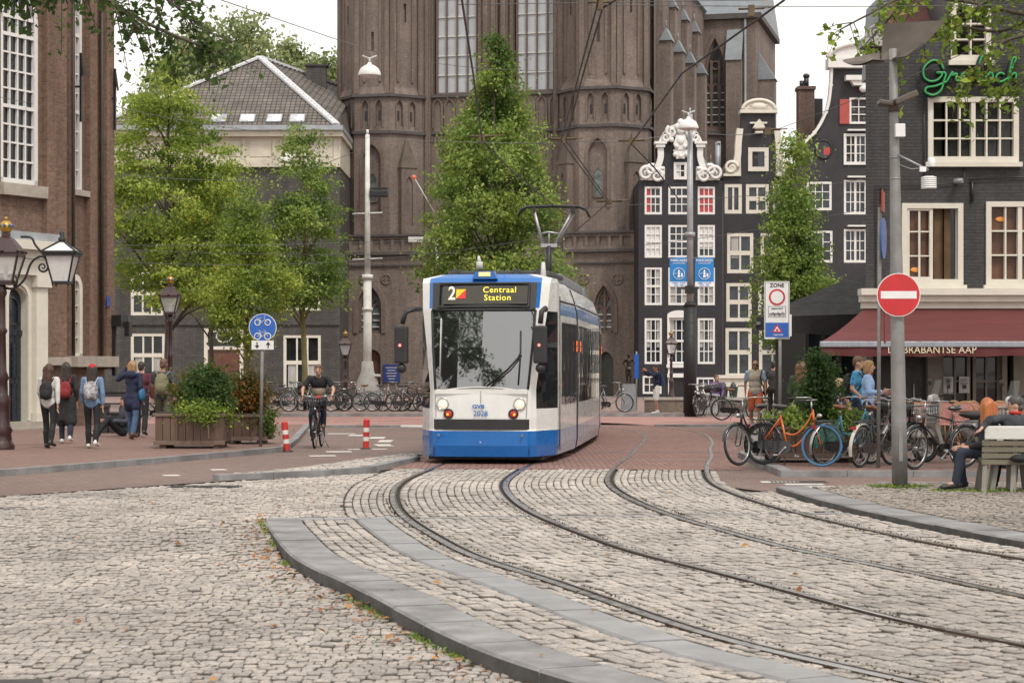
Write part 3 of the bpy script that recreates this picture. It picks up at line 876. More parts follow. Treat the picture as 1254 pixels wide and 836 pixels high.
for px in(268,303,336,364):
 q=MB();x=FH.u(px);t=.035
 c=Vector((x,e0.y,ez));up=(Vector((x,ap.y,ap.z))-c);up=(up-nrm*up.dot(nrm)).normalized()
 B=Matrix.Translation(c+up*.25+nrm*.02)@Matrix(((1,up.x,nrm.x,0),(0,up.y,nrm.y,0),(0,up.z,nrm.z,0),(0,0,0,1)))
 q.box(-.42,.42,0,.95,0,.08,0,B);w_=q.build('roof_window',m_lead,hl)
 q=MB();q.box(-.36,.36,.06,.89,.07,.09,0,B);q.build('pane',glassmat('skylight glass',(.5,.52,.54),.2),w_)
mb=MB();B=Matrix.Translation((FH.u(388,9),9,FH.z(388,88,9)));mb.box(-.6,.6,-.3,.3,-1.2,.3,0,B);mb.box(-.7,.7,-.4,.4,.3,.4,0,B);mb.build('chimney',m_hallwall,hl)
for a,b,c,d in wins:
 f=win(hl,u(a),u(b),z(0,d),z(0,c),3,2,.16,.09,.08,m_cream,m_glass,mid=1,curt=[(.05,.3,.0,.45,m_curt),(.68,.95,.0,.45,m_curt)]if c>400 else None)
mb=MB();a,b=u(250),u(298);t=z(0,402)
mb.box(a,a+.2,-.06,.2,0,t);mb.box(b-.2,b,-.06,.2,0,t);mb.box(a+.2,b-.2,-.06,.2,t-.2,t);mb.box(a+.2,b-.2,-.04,.2,z(0,428),z(0,424))
f=mb.build('door_frame',m_cream,hl)
mb=MB();mb.box(a+.2,b-.2,.1,.18,0,z(0,428));
for s in(0,1):
 for k in range(2):mb.box(a+.35+s*(b-a)/2-.0,a+.35+s*(b-a)/2+.62,.06,.11,.25+k*1.25,1.3+k*1.15)
mb.build('door',M('red brown varnished door',(.11,.035,.018),.4,var=.25,scale=3,coat=.3),hl)
mb=MB();mb.quad((a+.2,.14,z(0,424)),(b-.2,.14,z(0,424)),(b-.2,.14,t-.2),(a+.2,.14,t-.2));mb.build('transom_glass',m_glass,f,fix=False)
mb=MB();mb.tube([(u(274)+.42*math.cos(t_),.08,z(0,412)+.32*math.sin(t_))for t_ in[2*math.pi*k/20 for k in range(20)]],.05,6,closed=True);mb.build('transom_ring',m_cream,f)
FG=FR(126,150);g_h=FG.thing('gabled_house','red brick gabled house far behind the left trees','house')
mb=MB();mb.prism([(-6,0),(1.0,0),(1.0,FG.z(0,150)),(-2.5,FG.z(0,95)),(-6,FG.z(0,150))],0,10);mb.build('wall',brick('red far brick',(.30,.12,.08),(.22,.09,.06),(.2,.17,.15)),g_h)
mb=MB();mb.bar((-2.5,-.1,FG.z(0,95)+.1),(1.3,-.1,FG.z(0,155)),.3,.25);mb.bar((-2.5,-.1,FG.z(0,95)+.1),(-6.3,-.1,FG.z(0,155)),.3,.25);mb.build('roof',m_lead,g_h)
# ---------------------------------------------- the big brown church
m_chb=brick('dark brown church brick',(.225,.175,.145),(.17,.134,.112),(.195,.165,.145),.22,.07,.012,.5,.5,stain_col=(.075,.058,.05),stain_scale=.35)
m_chb2=brick('church trim brick',(.21,.16,.13),(.165,.126,.104),(.17,.14,.12),.22,.07,.012,.5,.4,stain_col=(.06,.047,.04),stain_scale=.5)
m_string=M('dark stone string course',(.075,.066,.062),.8,var=.25,scale=2)
m_cglass=glassmat('leaded church glass',(.10,.12,.115),.25,.5,sc=2.5)
m_tallglass=M('protective pale glazing',(.36,.385,.40),.3,var=.1,scale=1.2,coat=.3)
m_slate=M('grey slate',(.19,.21,.225),.55,var=.2,scale=1.2,bmp=.4,bscale=6)
FK=FR(472,118.5,R(-14));u,z=FK.u,FK.z
ck=FK.thing('gothic_church','huge dark brown brick gothic church with two turrets behind the tram','church')
RT=2.62;cL,cR=0.,u(743);HT=31.
def octT(c,k):
 a=R(45*k)
 return Matrix.Translation((c,0,0))@Matrix.Rotation(a,4,'Z')@Matrix.Translation((0,-RT,0))
fw_=RT*math.tan(R(22.5))
zs1,zs2,zs3=z(472,163,-2),z(472,118,-2),z(472,290,-2)
zb0=z(472,312,-2)
wall=MB();trim=MB();strg=MB();glz=MB();slit=MB()
for c in(cL,cR):
 for k in range(-3,4):
  T=octT(c,k);wall.T=T;trim.T=T;strg.T=T
  hh=[]
  if k==0:hh=[hole(-.55,.55,zs3+1.4,zs1-.75,'gothic',.95)]
  elif abs(k)==1:hh=[hole(-.28,.28,zs3+.4,zs1-2.6,'gothic',.5)]
  panel(wall,-fw_,fw_,zs3-1,zs1,hh,.22,back=True)
  if k==0:
   arch_frame(trim,-.72,.72,zs3+1.4,zs1-.5,'gothic',1.15,.16,-.07,.02,sill=False)
   arch_frame(trim,-.30,.30,zs3+2.0,zs1-2.3,'gothic',.5,.07,.12,.21)
   glz=MB(T);glz.prism([(-.26,zs3+2.05)]+arch_pts(-.26,.26,zs1-2.8,zs1-2.35,'gothic')+[(.26,zs3+2.05)],.17,.2);glz.build('leaded_glass',m_cglass,ck)
  if abs(k)==1:
   w_=.52;y0=-.42;zt=zs1-2.1
   panel(wall,-w_,w_,zs3-1,zt,[hole(-.22,.22,zs3+.6,zt-.5,'gothic',.45)],.1,back=True,y=y0)
   wall.quad((-w_,y0,zs3-1),(-w_,0,zs3-1),(-w_,0,zt),(-w_,y0,zt));wall.quad((w_,y0,zs3-1),(w_,0,zs3-1),(w_,0,zt),(w_,y0,zt))
   strg.add([(-w_-.06,y0-.06,zt),(w_+.06,y0-.06,zt),(w_+.06,.02,zt),(-w_-.06,.02,zt),(0,-.02,zt+1.9)],[(0,1,4),(1,2,4),(2,3,4),(3,0,4),(0,1,2,3)],2)
  panel(wall,-fw_,fw_,zs1,zs2,[hole(-.62,-.22,zs1+.35,zs2-.3,'gothic',.4),hole(.22,.62,zs1+.35,zs2-.3,'gothic',.4)],.14,back=True,y=.05)
  for s in(-.42,.42):
   arch_frame(trim,s-.27,s+.27,zs1+.3,zs2-.18,'gothic',.5,.07,.0,.06,sill=False)
   if k in(0,1,-1):
    slit=MB(T);slit.box(s-.06,s+.06,.16,.2,zs1+.7,zs1+1.25);slit.build('slit_window',m_black,ck)
  panel(wall,-fw_,fw_,zs2,HT,[hole(-.09,.09,zs2+2.6,zs2+3.7)]if k%2==0 else[hole(-.09,.09,zs2+4.3,zs2+5.4)],.2,back=True,y=.14)
  trim.box(-fw_+.02,-fw_+.3,-.04,.16,zs2+.1,HT-.01);trim.box(fw_-.3,fw_-.02,-.04,.16,zs2+.1,HT-.01)
  trim.box(-.55,-.4,.06,.16,zs2+.8,HT-.01);trim.box(.4,.55,.06,.16,zs2+.8,HT-.01)
  wall.add([(-fw_,-.05,zs2),(fw_,-.05,zs2),(fw_,.16,zs2+.55),(-fw_,.16,zs2+.55)],[(0,1,2,3)])
  strg.box(-fw_-.05,fw_+.05,-.14,.06,zs1-.1,zs1+.07);strg.box(-fw_-.05,fw_+.05,-.14,.16,zs2-.1,zs2+.06)
for q in(wall,trim,strg):q.T=None
yw=-.4
A0,A1,B0_,B1=u(531,yw),u(586,yw),u(629,yw),u(684,yw)
zw0,zw1=z(555,115,yw),HT-.8
m0,m1=cL+RT*.93,cR-RT*.93
panel(wall,m0,m1,zs3-2,HT,[hole(A0,A1,zw0,zw1,'gothic',2.2),hole(B0_,B1,zw0,zw1,'gothic',2.2)],.5,y=yw)
for a in(m0+.1,A0-.75,A1+.3,(A1+B0_)/2-.3,B0_-.75,B1+.3,m1-.6):
 trim.box(a,a+.45,yw-.3,yw+.05,zs3-1.9,HT-.02)
 trim.box(a+.1,a+.35,yw-.42,yw-.28,zs3-1.9,HT-.03)
for a,b in((A0,A1),(B0_,B1)):
 arch_frame(trim,a-.22,b+.22,zw0,zw1+.25,'gothic',2.4,.22,yw-.12,yw+.06,sill=False)
 n=4
 for k in range(n):
  x0,x1=a-.1+(b-a+.2)*k/n,a-.1+(b-a+.2)*(k+1)/n
  arch_frame(trim,x0+.04,x1-.04,z(555,157,yw),z(555,120,yw),'gothic',.5,.1,yw-.1,yw+.02,sill=False)
 strg.box(a-.3,b+.3,yw-.2,yw+.1,zw0-.22,zw0-.02)
for za,zb_ in((165,172),):
 for k in range(46):
  xx=m0+(m1-m0)*k/46
  trim.box(xx,xx+.12,yw-.08,yw+.02,z(600,zb_,yw),z(600,za,yw))
strg.box(m0,m1,yw-.16,yw+.02,z(600,163,yw),z(600,160,yw))
for px in(548,600,660):
 c=u(px,yw);zc_=z(px,187,yw)
 trim.box(c-.1,c+.1,yw-.07,yw+.01,zc_-.45,zc_+.45);trim.box(c-.45,c-.1,yw-.068,yw+.01,zc_-.1,zc_+.1);trim.box(c+.1,c+.45,yw-.068,yw+.01,zc_-.1,zc_+.1)
trim.build('brick_trim',m_chb2,ck);trim=MB()
yb_=-RT-.25
b0,b1=u(404,yb_),u(803,yb_)
gw=[(438,467),(728,751)]
hh=[hole(u(a,yb_),u(b,yb_),z(a,408,yb_),z(a,349,yb_),'gothic',1.3)for a,b in gw]
pc=(u(560,yb_),u(660,yb_))
hh.append(hole(pc[0],pc[1],0,6.6,'gothic',3.2))
hh+=[hole(u(447,yb_),u(466,yb_),0,z(455,428,yb_),'gothic',.5),hole(u(733,yb_),u(751,yb_),0,z(740,430,yb_),'gothic',.6)]
panel(wall,b0,b1,0,zb0,hh,.45,y=yb_,back=False)
wall.quad((b0,yb_,0),(b0,1,0),(b0,1,zb0),(b0,yb_,zb0));wall.quad((b1,yb_,0),(b1,1,0),(b1,1,zb0),(b1,yb_,zb0))
for a,b in gw:arch_frame(trim,u(a,yb_)-.25,u(b,yb_)+.25,z(a,408,yb_),z(a,343,yb_),'gothic',1.6,.24,yb_-.08,yb_+.02,sill=False)
for px in(446,473,715,756):
 c=u(px,yb_);zc_=z(px,342,yb_)
 trim.tube([(c+.28*math.cos(t),yb_-.02,zc_+.28*math.sin(t))for t in[2*math.pi*k/16 for k in range(16)]],.05,6,closed=True)
 trim.box(c-.04,c+.04,yb_-.05,yb_,zc_-.28,zc_+.28);trim.box(c-.28,c+.28,yb_-.048,yb_,zc_-.04,zc_+.04)
for x0,x1 in((b0,u(545,yb_)),(u(690,yb_),b1)):
 strg.box(x0,x1,yb_-.22,yb_+.3,zb0-.06,zb0+.1);strg.box(x0,x1,yb_-.16,yb_+.3,z(472,288,yb_)-.08,z(472,288,yb_)+.05)
 n=int((x1-x0)/.62)
 hs=[hole(x0+(x1-x0)*(k+.14)/n,x0+(x1-x0)*(k+.86)/n,zb0+.25,z(472,291,yb_)-.12)for k in range(n)]
 panel(wall,x0,x1,zb0+.1,z(472,288,yb_),hs,.12,back=True,y=yb_-.02)
 wall.add([(x0,yb_-.02,z(472,288,yb_)),(x1,yb_-.02,z(472,288,yb_)),(x1,0,zs3+.1),(x0,0,zs3+.1)],[(0,1,2,3)])
 strg.box(x0+.6,x1-.6,yb_-.12,yb_+.02,z(472,325,yb_)-.05,z(472,325,yb_)+.05)
wall.quad((u(545,yb_),yb_,zb0),(u(690,yb_),yb_,zb0),(u(690,yb_),yw,zb0),(u(545,yb_),yw,zb0))
nx=cR+RT+.15
NV=27.;zn=25.5
wall.quad((nx,0,0),(nx,NV,0),(nx,NV,zn),(nx,0,zn))
wall.quad((nx+3.0,0.5,0),(nx+3.0,NV,0),(nx+3.0,NV,12.5),(nx+3.0,.5,12.5));wall.quad((nx,.5,0),(nx+3,.5,0),(nx+3,.5,12.5),(nx,.5,13.5))
strg.add([(nx+3.2,.3,12.4),(nx+3.2,NV,12.4),(nx,NV,14.5),(nx,.3,14.5)],[(0,1,2,3)],1)
for k,v in enumerate((1.0,5.4,9.9,14.4)):
 wall.box(nx+.01,nx+.35,v,v+1.0,0,23.3);wall.box(nx+.35,nx+.8,v,v+1.0,0,20.6);wall.box(nx+.8,nx+1.5,v+.05,v+.95,0,14.2)
 for xa,xb,zz in((nx-.25,nx+.45,23.3),(nx+.15,nx+.9,20.6),(nx+.75,nx+1.6,14.2)):
  strg.add([(xa,v-.12,zz),(xb,v-.12,zz),(xb,v+1.12,zz),(xa,v+1.12,zz),((xa+xb)/2,v-.1,zz+.75),((xa+xb)/2,v+1.1,zz+.75)],[(0,1,4),(1,2,5,4),(2,3,5),(3,0,4,5),(0,1,2,3)],1)
  strg.tube([((xa+xb)/2,v,zz+.7),((xa+xb)/2,v,zz+1.15)],.04,5,1)
tv=FK.solve(895,0)[1]
yt=19.5
t0,t1=u(862,yt),u(926,yt)
zt_=z(895,24,yt)
ww=(u(861,yt),u(890,yt))
panel(wall,nx,t1,0,zt_,[hole(ww[0],ww[1],z(875,158,yt),z(875,46,yt),'gothic',3.2)],.5,y=yt)
wall.quad((t1,yt,0),(t1,yt+11,0),(t1,yt+11,zt_),(t1,yt,zt_))
arch_frame(trim,ww[0]-.3,ww[1]+.3,z(875,158,yt),z(875,40,yt),'gothic',3.5,.3,yt-.1,yt+.05,sill=False)
strg.box(nx,t1+.3,yt-.35,yt+.1,zt_,zt_+.35);strg.box(t1-.05,t1+.35,yt-.3,yt+11,zt_,zt_+.35)
strg.box(nx,t1,yt-.15,yt+.02,z(875,163,yt)-.15,z(875,163,yt)+.1)
wall.box(t1,t1+1.1,yt+1,yt+2.2,0,z(940,95,yt));strg.add([(t1,yt+.9,z(940,95,yt)),(t1+1.2,yt+.9,z(940,95,yt)),(t1+1.2,yt+2.3,z(940,95,yt)),(t1,yt+2.3,z(940,95,yt)),(t1,yt+.9,z(940,60,yt)),(t1,yt+2.3,z(940,60,yt))],[(0,1,4),(1,2,5,4),(2,3,5)],1)
wall.box(t1-1.9,t1-.9,yt-.9,yt,0,z(930,75,yt));strg.add([(t1-1.95,yt-1.,z(930,75,yt)),(t1-.85,yt-1.,z(930,75,yt)),(t1-.85,yt,z(930,35,yt)),(t1-1.95,yt,z(930,35,yt))],[(0,1,2,3)],1)
wall.box(nx-6,t1+.02,yt+.5,yt+10.98,0,zt_-.05);wall.box(cL,nx-.02,2.5,NV+10,0,zn-.05)
rf=MB()
rf.add([(nx-7,yt-.3,zt_+.3),(t1+.3,yt-.3,zt_+.3),(t1-.2,yt+5.5,zt_+7),(nx-7,yt+5.5,zt_+7),(t1+.3,yt+11.3,zt_+.3),(nx-7,yt+11.3,zt_+.3)],[(0,1,2,3),(1,4,2),(4,5,3,2)])
rf.add([(nx+.2,2.5,zn),(nx+.2,NV,zn),(nx-6.5,NV,zn+9),(nx-6.5,2.5,zn+9)],[(0,1,2,3)])
strg.tube([(u(913,yt),yt-.2,0),(u(913,yt),yt-.2,zt_)],.09,6,1)
w1=wall.build('wall',m_chb,ck);trim.build('brick_trim',m_chb2,ck);strg.build('string_course',[m_string,m_slate,M('mossy brown stone',(.105,.085,.066),.85,var=.25,scale=2.5)],ck);rf.build('roof',m_slate,ck)
m_mull=M('red brown stone mullion',(.13,.085,.068),.7,var=.15)
m_palebar=M('pale glazing bar',(.5,.5,.48),.5,var=.1)
def gothic_window(x0,x1,z0,z1,rise,y,lights,bars,gm,bm_=m_mull,bw=.12,tr=True):
 f=MB();arch_frame(f,x0,x1,z0,z1,'gothic',rise,bw*1.2,y-.12,y+.12)
 zs=z1-rise
 for k in range(1,lights):
  xx=x0+(x1-x0)*k/lights;t=abs((xx-(x0+x1)/2)/((x1-x0)/2));f.box(xx-bw/2,xx+bw/2,y-.1,y+.1,z0,zs+rise*(1-t)*.8)
 if tr:
  lw=(x1-x0)/lights
  for k in range(lights):
   arch_frame(f,x0+lw*k+.03,x0+lw*(k+1)-.03,zs-.8,zs+lw*.35,'gothic',lw*.8,bw*.6,y-.07,y+.07,sill=False)
  c=(x0+x1)/2;rr=(x1-x0)*.17;zc2=zs+rise*.42
  f.tube([(c+rr*math.cos(t),y-.02,zc2+rr*math.sin(t))for t in[2*math.pi*k/18 for k in range(18)]],bw*.4,6,closed=True)
 fo=f.build('window',bm_,ck)
 p=MB();ap_=[(x0+.03,z0+.03)]+arch_pts(x0+.03,x1-.03,zs,z1-.03,'gothic')+[(x1-.03,z0+.03)]
 tri=tessellate_polygon([[Vector((a,b,0))for a,b in ap_]]);p.add([(a,y+.05,b)for a,b in ap_],[tuple(t)for t in tri]);p.build('pane',gm,fo)
 g=MB()
 for k in range(1,bars):zz=z0+(zs-z0)*k/bars;g.box(x0+.1,x1-.1,y-.03,y+.04,zz-.035,zz+.035)
 g.build('glazing_bar',m_palebar,fo)
for a,b in((A0,A1),(B0_,B1)):gothic_window(a+.1,b-.1,zw0,zw1-.1,2.1,yw+.3,4,9,m_tallglass,bw=.085)
for a,b in gw:gothic_window(u(a,yb_),u(b,yb_),z(a,408,yb_),z(a,349,yb_),1.3,yb_+.3,2,4,m_cglass,bw=.13)
gothic_window(ww[0],ww[1],z(875,158,yt),z(875,46,yt),3.2,yt+.3,3,6,glassmat('leaded transept glass',(.05,.055,.055),.2),bw=.16)
m_cdoor=M('brown church door',(.085,.04,.022),.5,var=.3,scale=3,aniso=(8,1,1))
mb=MB();mb.box(u(447,yb_),u(466,yb_),yb_+.3,yb_+.4,0,3.4);mb.build('door',m_cdoor,ck)
mb=MB();mb.box(u(733,yb_),u(751,yb_),yb_+.3,yb_+.4,0,3.4);mb.build('door',M('dark green church door',(.03,.035,.03),.5,var=.3),ck)
mb=MB();mb.box(pc[0],pc[1],yb_+.35,yb_+.44,0,6.7);mb.build('portal_door',m_cdoor,ck)
mb=MB();c=u(470,yb_);mb.box(c-.02,c+1.0,yb_-.1,yb_-.04,z(475,468,yb_),z(475,446,yb_))
nb=mb.build('notice_board',M('blue notice board',(.03,.045,.17),.35));nb.matrix_world=Matrix.Translation(FK.O)@Matrix.Rotation(FK.rz,4,'Z')
tag(nb,'blue notice board on the church wall beside its brown door','notice board')
mb=MB()
for k,l in enumerate((.7,.5,.6,.55,.4)):mb.box(c+.5-l/2,c+.5+l/2,yb_-.106,yb_-.1,z(475,450+k*3.4,yb_)-.02,z(475,450+k*3.4,yb_)+.02)
tx=mb.build('lettering',m_palebar,nb)
# ---------------------------------------------- canal houses
m_hblack=M('near black house paint',(.014,.013,.017),.55,var=.25,scale=1.2,bmp=.25,bscale=14,dirt=.2)
m_hblack2=M('soft black house paint',(.017,.0155,.019),.55,var=.25,scale=1.2,bmp=.25,bscale=14,dirt=.2)
def scroll(mb,c,r0,turns,y,w,sgn=1,n=26,a0=0.,thick=.07):
 pts=[]
 for i in range(n+1):
  t=i/n;a=a0+sgn*turns*2*math.pi*t;r=r0*(1-.85*t);pts.append((c[0]+r*math.cos(a),y,c[1]+r*math.sin(a)))
 mb.tube(pts,[thick*(1-.5*i/n)for i in range(n+1)],6)
FHa=FR(782,108);u,z=FHa.u,FHa.z;zz=lambda py:z(0,py)
h1=FHa.thing('canal_house','black canal house with ornate white scrolled neck gable and two red curtained windows','house')
W1_=u(885)
mb=MB()
wl=[]
for(a,b)in((789,811),(818,845),(854,876)):
 for(c,d)in((228,263),(275,316),(327,374),(389,446)):wl.append((a,b,c,d))
dw=(819,845,460,500)
hh=[hole(u(a)+.02,u(b)-.02,zz(d)+.02,zz(c)-.02)for a,b,c,d in wl]
panel(mb,0,W1_,0,zz(221),hh,.25)
g1=[(u(787),zz(221)),(u(880),zz(221)),(u(873),zz(214)),(u(862),zz(200)),(u(857),zz(175)),(u(848),zz(163)),(u(833),zz(158)),(u(818),zz(163)),(u(810),zz(175)),(u(805),zz(200)),(u(793),zz(214))]
mb.prism([(a,b+.001)for a,b in g1],0,.5)
mb.quad((0,0,0),(0,9,0),(0,9,zz(221)),(0,0,zz(221)));mb.quad((W1_,0,0),(W1_,9,0),(W1_,9,zz(221)),(W1_,0,zz(221)))
mb.build('wall',m_hblack,h1)
mb=MB()
def ribbon(pts,w,y0=-.22,y1=.3):
 n=len(pts);L=[];Rr=[]
 for i,p in enumerate(pts):
  a=Vector(pts[max(i-1,0)]);b=Vector(pts[min(i+1,n-1)]);d=(b-a).normalized();nn=Vector((-d.y,d.x))
  L.append(Vector(p)+nn*w/2);Rr.append(Vector(p)-nn*w/2)
 for i in range(n-1):
  vs=[(L[i].x,y0,L[i].y),(L[i+1].x,y0,L[i+1].y),(Rr[i+1].x,y0,Rr[i+1].y),(Rr[i].x,y0,Rr[i].y)]
  mb.add(vs+[(v[0],y1,v[2])for v in vs],[(0,1,2,3),(0,1,5,4),(2,3,7,6),(1,2,6,5),(3,0,4,7)])
for s in(1,-1):
 fx=lambda px:u(833+s*(px-833))
 cv=[Vector((fx(p[0]),zz(p[1]),0))for p in((800,213),(806,203),(809,192),(809,181),(812,170),(820,164),(829,166))]
 ribbon([(v.x,v.y)for v in catmull(cv,4)],.32)
 cv=[Vector((fx(p[0]),zz(p[1]),0))for p in((803,210),(809,196),(812,182),(815,174))]
 mb.box(min(fx(803),fx(814)),max(fx(803),fx(814)),-.34,.3,zz(181),zz(177));mb.box(min(fx(801),fx(816)),max(fx(801),fx(816)),-.4,.3,zz(177)+.001,zz(174))
 for(cx_,cy_,rr,tn,sg,a0)in((791,213,.42,1.6,s,0),(804,216,.36,1.4,-s,2.),(797,209,.3,1.2,s,1.),(810,212,.25,1.2,s,1),(815,169,.25,1.3,-s,1.),(822,162,.3,1.4,s,2)):
  scroll(mb,(fx(cx_),zz(cy_)),rr,tn,-.28,0,sg,thick=.11,a0=a0 if s>0 else math.pi-a0)
 mb.box(min(fx(785),fx(814)),max(fx(785),fx(814)),-.16,.1,zz(221),zz(206))
sh=[(u(827),zz(184)),(u(839),zz(184)),(u(842),zz(177)),(u(838),zz(166)),(u(828),zz(166)),(u(824),zz(177))]
mb.prism(sh,-.35,.1);mb.prism([(u(828),zz(195)),(u(838),zz(195)),(u(842),zz(184)),(u(824),zz(184))],-.3,.1)
for px,py,r in((833,160,.24),(829,156,.17),(837,156,.17),(833,151,.19),(833,173,.22),(828,180,.13),(838,180,.13),(826,190,.12),(840,190,.12),(822,172,.13),(844,172,.13),(833,192,.12)):mb.ell((u(px),-.33,zz(py)),(r,.14,r*1.15),8,6)
ribbon([(v.x,v.y)for v in catmull([Vector((u(p[0]),zz(p[1]),0))for p in((812,168),(818,160),(826,156),(833,155),(840,156),(848,160),(854,168))],4)],.25)
mb.build('gable_ornament',m_white,h1)
red=m_redcurt
for i,(a,b,c,d)in enumerate(wl):
 cur=None;gm=m_glassb
 if c==228 and a==789:cur=[(.0,.35,0,1,red)]
 elif c==228 and a==854:cur=[(0,1,0,1,red)]
 elif c==275 and a!=818:cur=[(0,1,.0 if a==789 else .3,1,m_blind)]
 elif c==327:cur=[(.0,.3,0,1,m_curt),(.7,1,0,1,m_curt)]
 elif c==389:cur=[(.02,.25,.35,1,m_curt),(.78,1.,.35,1,m_curt)]
 win(h1,u(a),u(b),zz(d),zz(c),3,4 if c>270 else 3,.13,.05,.06,m_white,gm,mid=2,curt=cur)
win(h1,u(825),u(841),zz(220),zz(199),2,2,.14,.05,-.05,m_white,m_blind)
mb=MB();mb.prism([(u(817),zz(446))]+arch_pts(u(817),u(847),zz(386),zz(380),'round')+[(u(847),zz(446)),(u(845),zz(446)),(u(845),zz(389)),(u(819),zz(389)),(u(819),zz(446))],-.14,.02)
mb.box(u(816),u(848),-.2,.05,zz(450),zz(446));mb.box(u(818),u(822),-.1,.05,0,zz(450));mb.box(u(843),u(847),-.1,.05,0,zz(450));mb.box(u(817),u(848),-.24,.05,zz(462),zz(457));mb.build('door_frame',m_white,h1)
mb=MB();mb.box(u(822),u(843),-.03,.03,0,zz(462));mb.build('door',m_black,h1)
win(h1,u(787),u(810),zz(482),zz(460),3,2,.1,.05,.0,m_white);win(h1,u(853),u(876),zz(482),zz(462),3,2,.1,.05,.0,m_white)
FHb=FR(885.6,108.3);u,z=FHb.u,FHb.z;zz=lambda py:z(0,py)
h2=FHb.thing('canal_house','black canal house with tall narrow neck gable and round white pediment','house')
W2_=u(966)
wl=[(887,909,225,262,2,1),(913,942,225,262,2,2),(946,964,225,262,2,2),(890,923,285,335,2,2),(931,960,285,335,2,2),(889,921,346,394,2,2),(928,960,346,394,2,2),(888,921,401,462,2,2),(929,963,401,462,2,2)]
mb=MB();panel(mb,0,W2_,0,zz(214),[hole(u(a)+.02,u(b)-.02,zz(d)+.02,zz(c)-.02)for a,b,c,d,_,_ in wl],.25)
mb.prism([(u(887),zz(214)+.001),(u(964),zz(214)+.001),(u(958),zz(206)),(u(951),zz(190)),(u(949),zz(139)),(u(908),zz(139)),(u(906),zz(190)),(u(898),zz(206))],0,.6)
mb.quad((W2_,0,0),(W2_,9,0),(W2_,9,zz(214)),(W2_,0,zz(214)))
mb.build('wall',m_hblack2,h2)
mb=MB()
mb.box(u(906),u(952),-.25,.65,zz(139),zz(135));mb.prism([(u(909),zz(135))]+arch_pts(u(909),u(949),zz(135),zz(123),'round')+[(u(949),zz(135))],-.15,.6)
mb.tube([(a,-.16,b)for a,b in arch_pts(u(909),u(949),zz(135),zz(123),'round')],.1,6);mb.ell((u(929),-.15,zz(131)),(.5,.12,.22),8,5)
for k in range(7):
 t=math.pi*(k+.5)/7;mb.bar((u(929),-.17,zz(135)+.05),(u(929)+.6*math.cos(t),-.17,zz(135)+.42*math.sin(t)),.06)
for s in(1,-1):
 fx=lambda px:u(928.5+s*(px-928.5))
 pts=catmull([Vector((fx(p[0]),zz(p[1]),0))for p in((892,210),(899,204),(903,192),(904,175),(906,158))],5)
 ribbon([(v.x,v.y)for v in pts],.34)
 poly=[(fx(888),zz(214)),(fx(907),zz(214)),(fx(907),zz(160)),(fx(904),zz(180)),(fx(899),zz(200)),(fx(889),zz(206))]
 mb.prism(poly,-.12,.3);scroll(mb,(fx(895),zz(206)),.38,1.6,-.2,0,s,thick=.1,a0=0 if s>0 else math.pi)
mb.box(0,u(907),-.2,.1,zz(216),zz(213));mb.box(u(950),W2_,-.2,.1,zz(216),zz(213))
mb.prism([(u(921),zz(158)),(u(936),zz(158)),(u(933),zz(152)),(u(928.5),zz(147)),(u(924),zz(152))],-.5,.05);mb.box(u(924),u(933),-.45,.05,zz(164),zz(158));mb.box(u(918),u(939),-.2,.05,zz(152),zz(150))
mb.build('gable_ornament',m_cream,h2)
win(h2,u(916),u(941),zz(210),zz(181),1,1,.22,.05,-.05,m_cream)
for i,(a,b,c,d,cl,rw)in enumerate(wl):
 win(h2,u(a),u(b),zz(d),zz(c),cl,rw,.2,.1,.06,m_cream,m_glassb,mid=1,curt=[(.05,.42,.35,1,m_curt)]if i in(3,)else([(.1,.4,0,.8,m_curt)]if i in(2,6)else None))
mb=MB();mb.box(u(879),u(968),-.45,.02,0,zz(463));mb.box(u(877),u(968),-.6,.02,zz(463)+.001,zz(459));mb.build('plinth',m_cream,h2)
FHc=FR(966.3,106.5);u,z=FHc.u,FHc.z;zz=lambda py:z(0,py)
h3=FHc.thing('canal_house','weathered black canal house with bell gable, oval window and faded red shutter','house')
m_hblack3=M('peeling black house paint',(.020,.019,.022),.6,var=.35,scale=1.0,bmp=.3,bscale=9,dirt=.25)
nt=m_hblack3.node_tree;p_=[n for n in nt.nodes if n.type=='BSDF_PRINCIPLED'][0]
lk=p_.inputs['Base Color'].links[0].from_socket;g=nd(nt,'ShaderNodeNewGeometry');f_=noise(nt,g.outputs['Position'],.9,7,.75)
nt.links.new(mixc(nt,ramp(nt,f_,[(.60,0.),(.68,.8)]),lk,(.16,.145,.13)),p_.inputs['Base Color'])
W3_=u(1110)
wl=[(987,1019,222,258),(1033,1062,220,263),(1075,1100,220,263),(987,1020,282,322),(1033,1062,280,322),(1075,1100,280,322),(1033,1062,164,202),(987,1020,345,390),(1033,1062,345,390),(975,1010,405,460),(1030,1062,405,460)]
mb=MB();panel(mb,0,W3_,0,zz(205),[hole(u(a)+.02,u(b)-.02,zz(d)+.02,max(zz(c),zz(d)+.3)-.02)for a,b,c,d in wl if c!=164],.25)
prof=[(975,205),(984,178),(997,163),(1007,147),(1014,128),(1017,105),(1018,80)]
gp=[(u(a),zz(b)+.001)for a,b in prof]+[(u(2*1056-a),zz(b)+.001)for a,b in reversed(prof)]
mb.prism(gp,0,.6);mb.quad((0,0,0),(0,9,0),(0,9,zz(205)),(0,0,zz(205)))
mb.build('wall',m_hblack3,h3)
mb=MB()
for s in(1,-1):
 fx=lambda px:u(1056+s*(px-1056))
 pts=catmull([Vector((fx(a),zz(b),0))for a,b in((979,186),(986,174),(997,163),(1007,147),(1014,128),(1017,105),(1018,84))],4)
 ribbon([(v.x,v.y)for v in pts],.13)
 for v in pts[::2]:mb.ell((v.x,-.12,v.y),(.09+.04*math.sin(v.y*5),.12,.12),6,5)
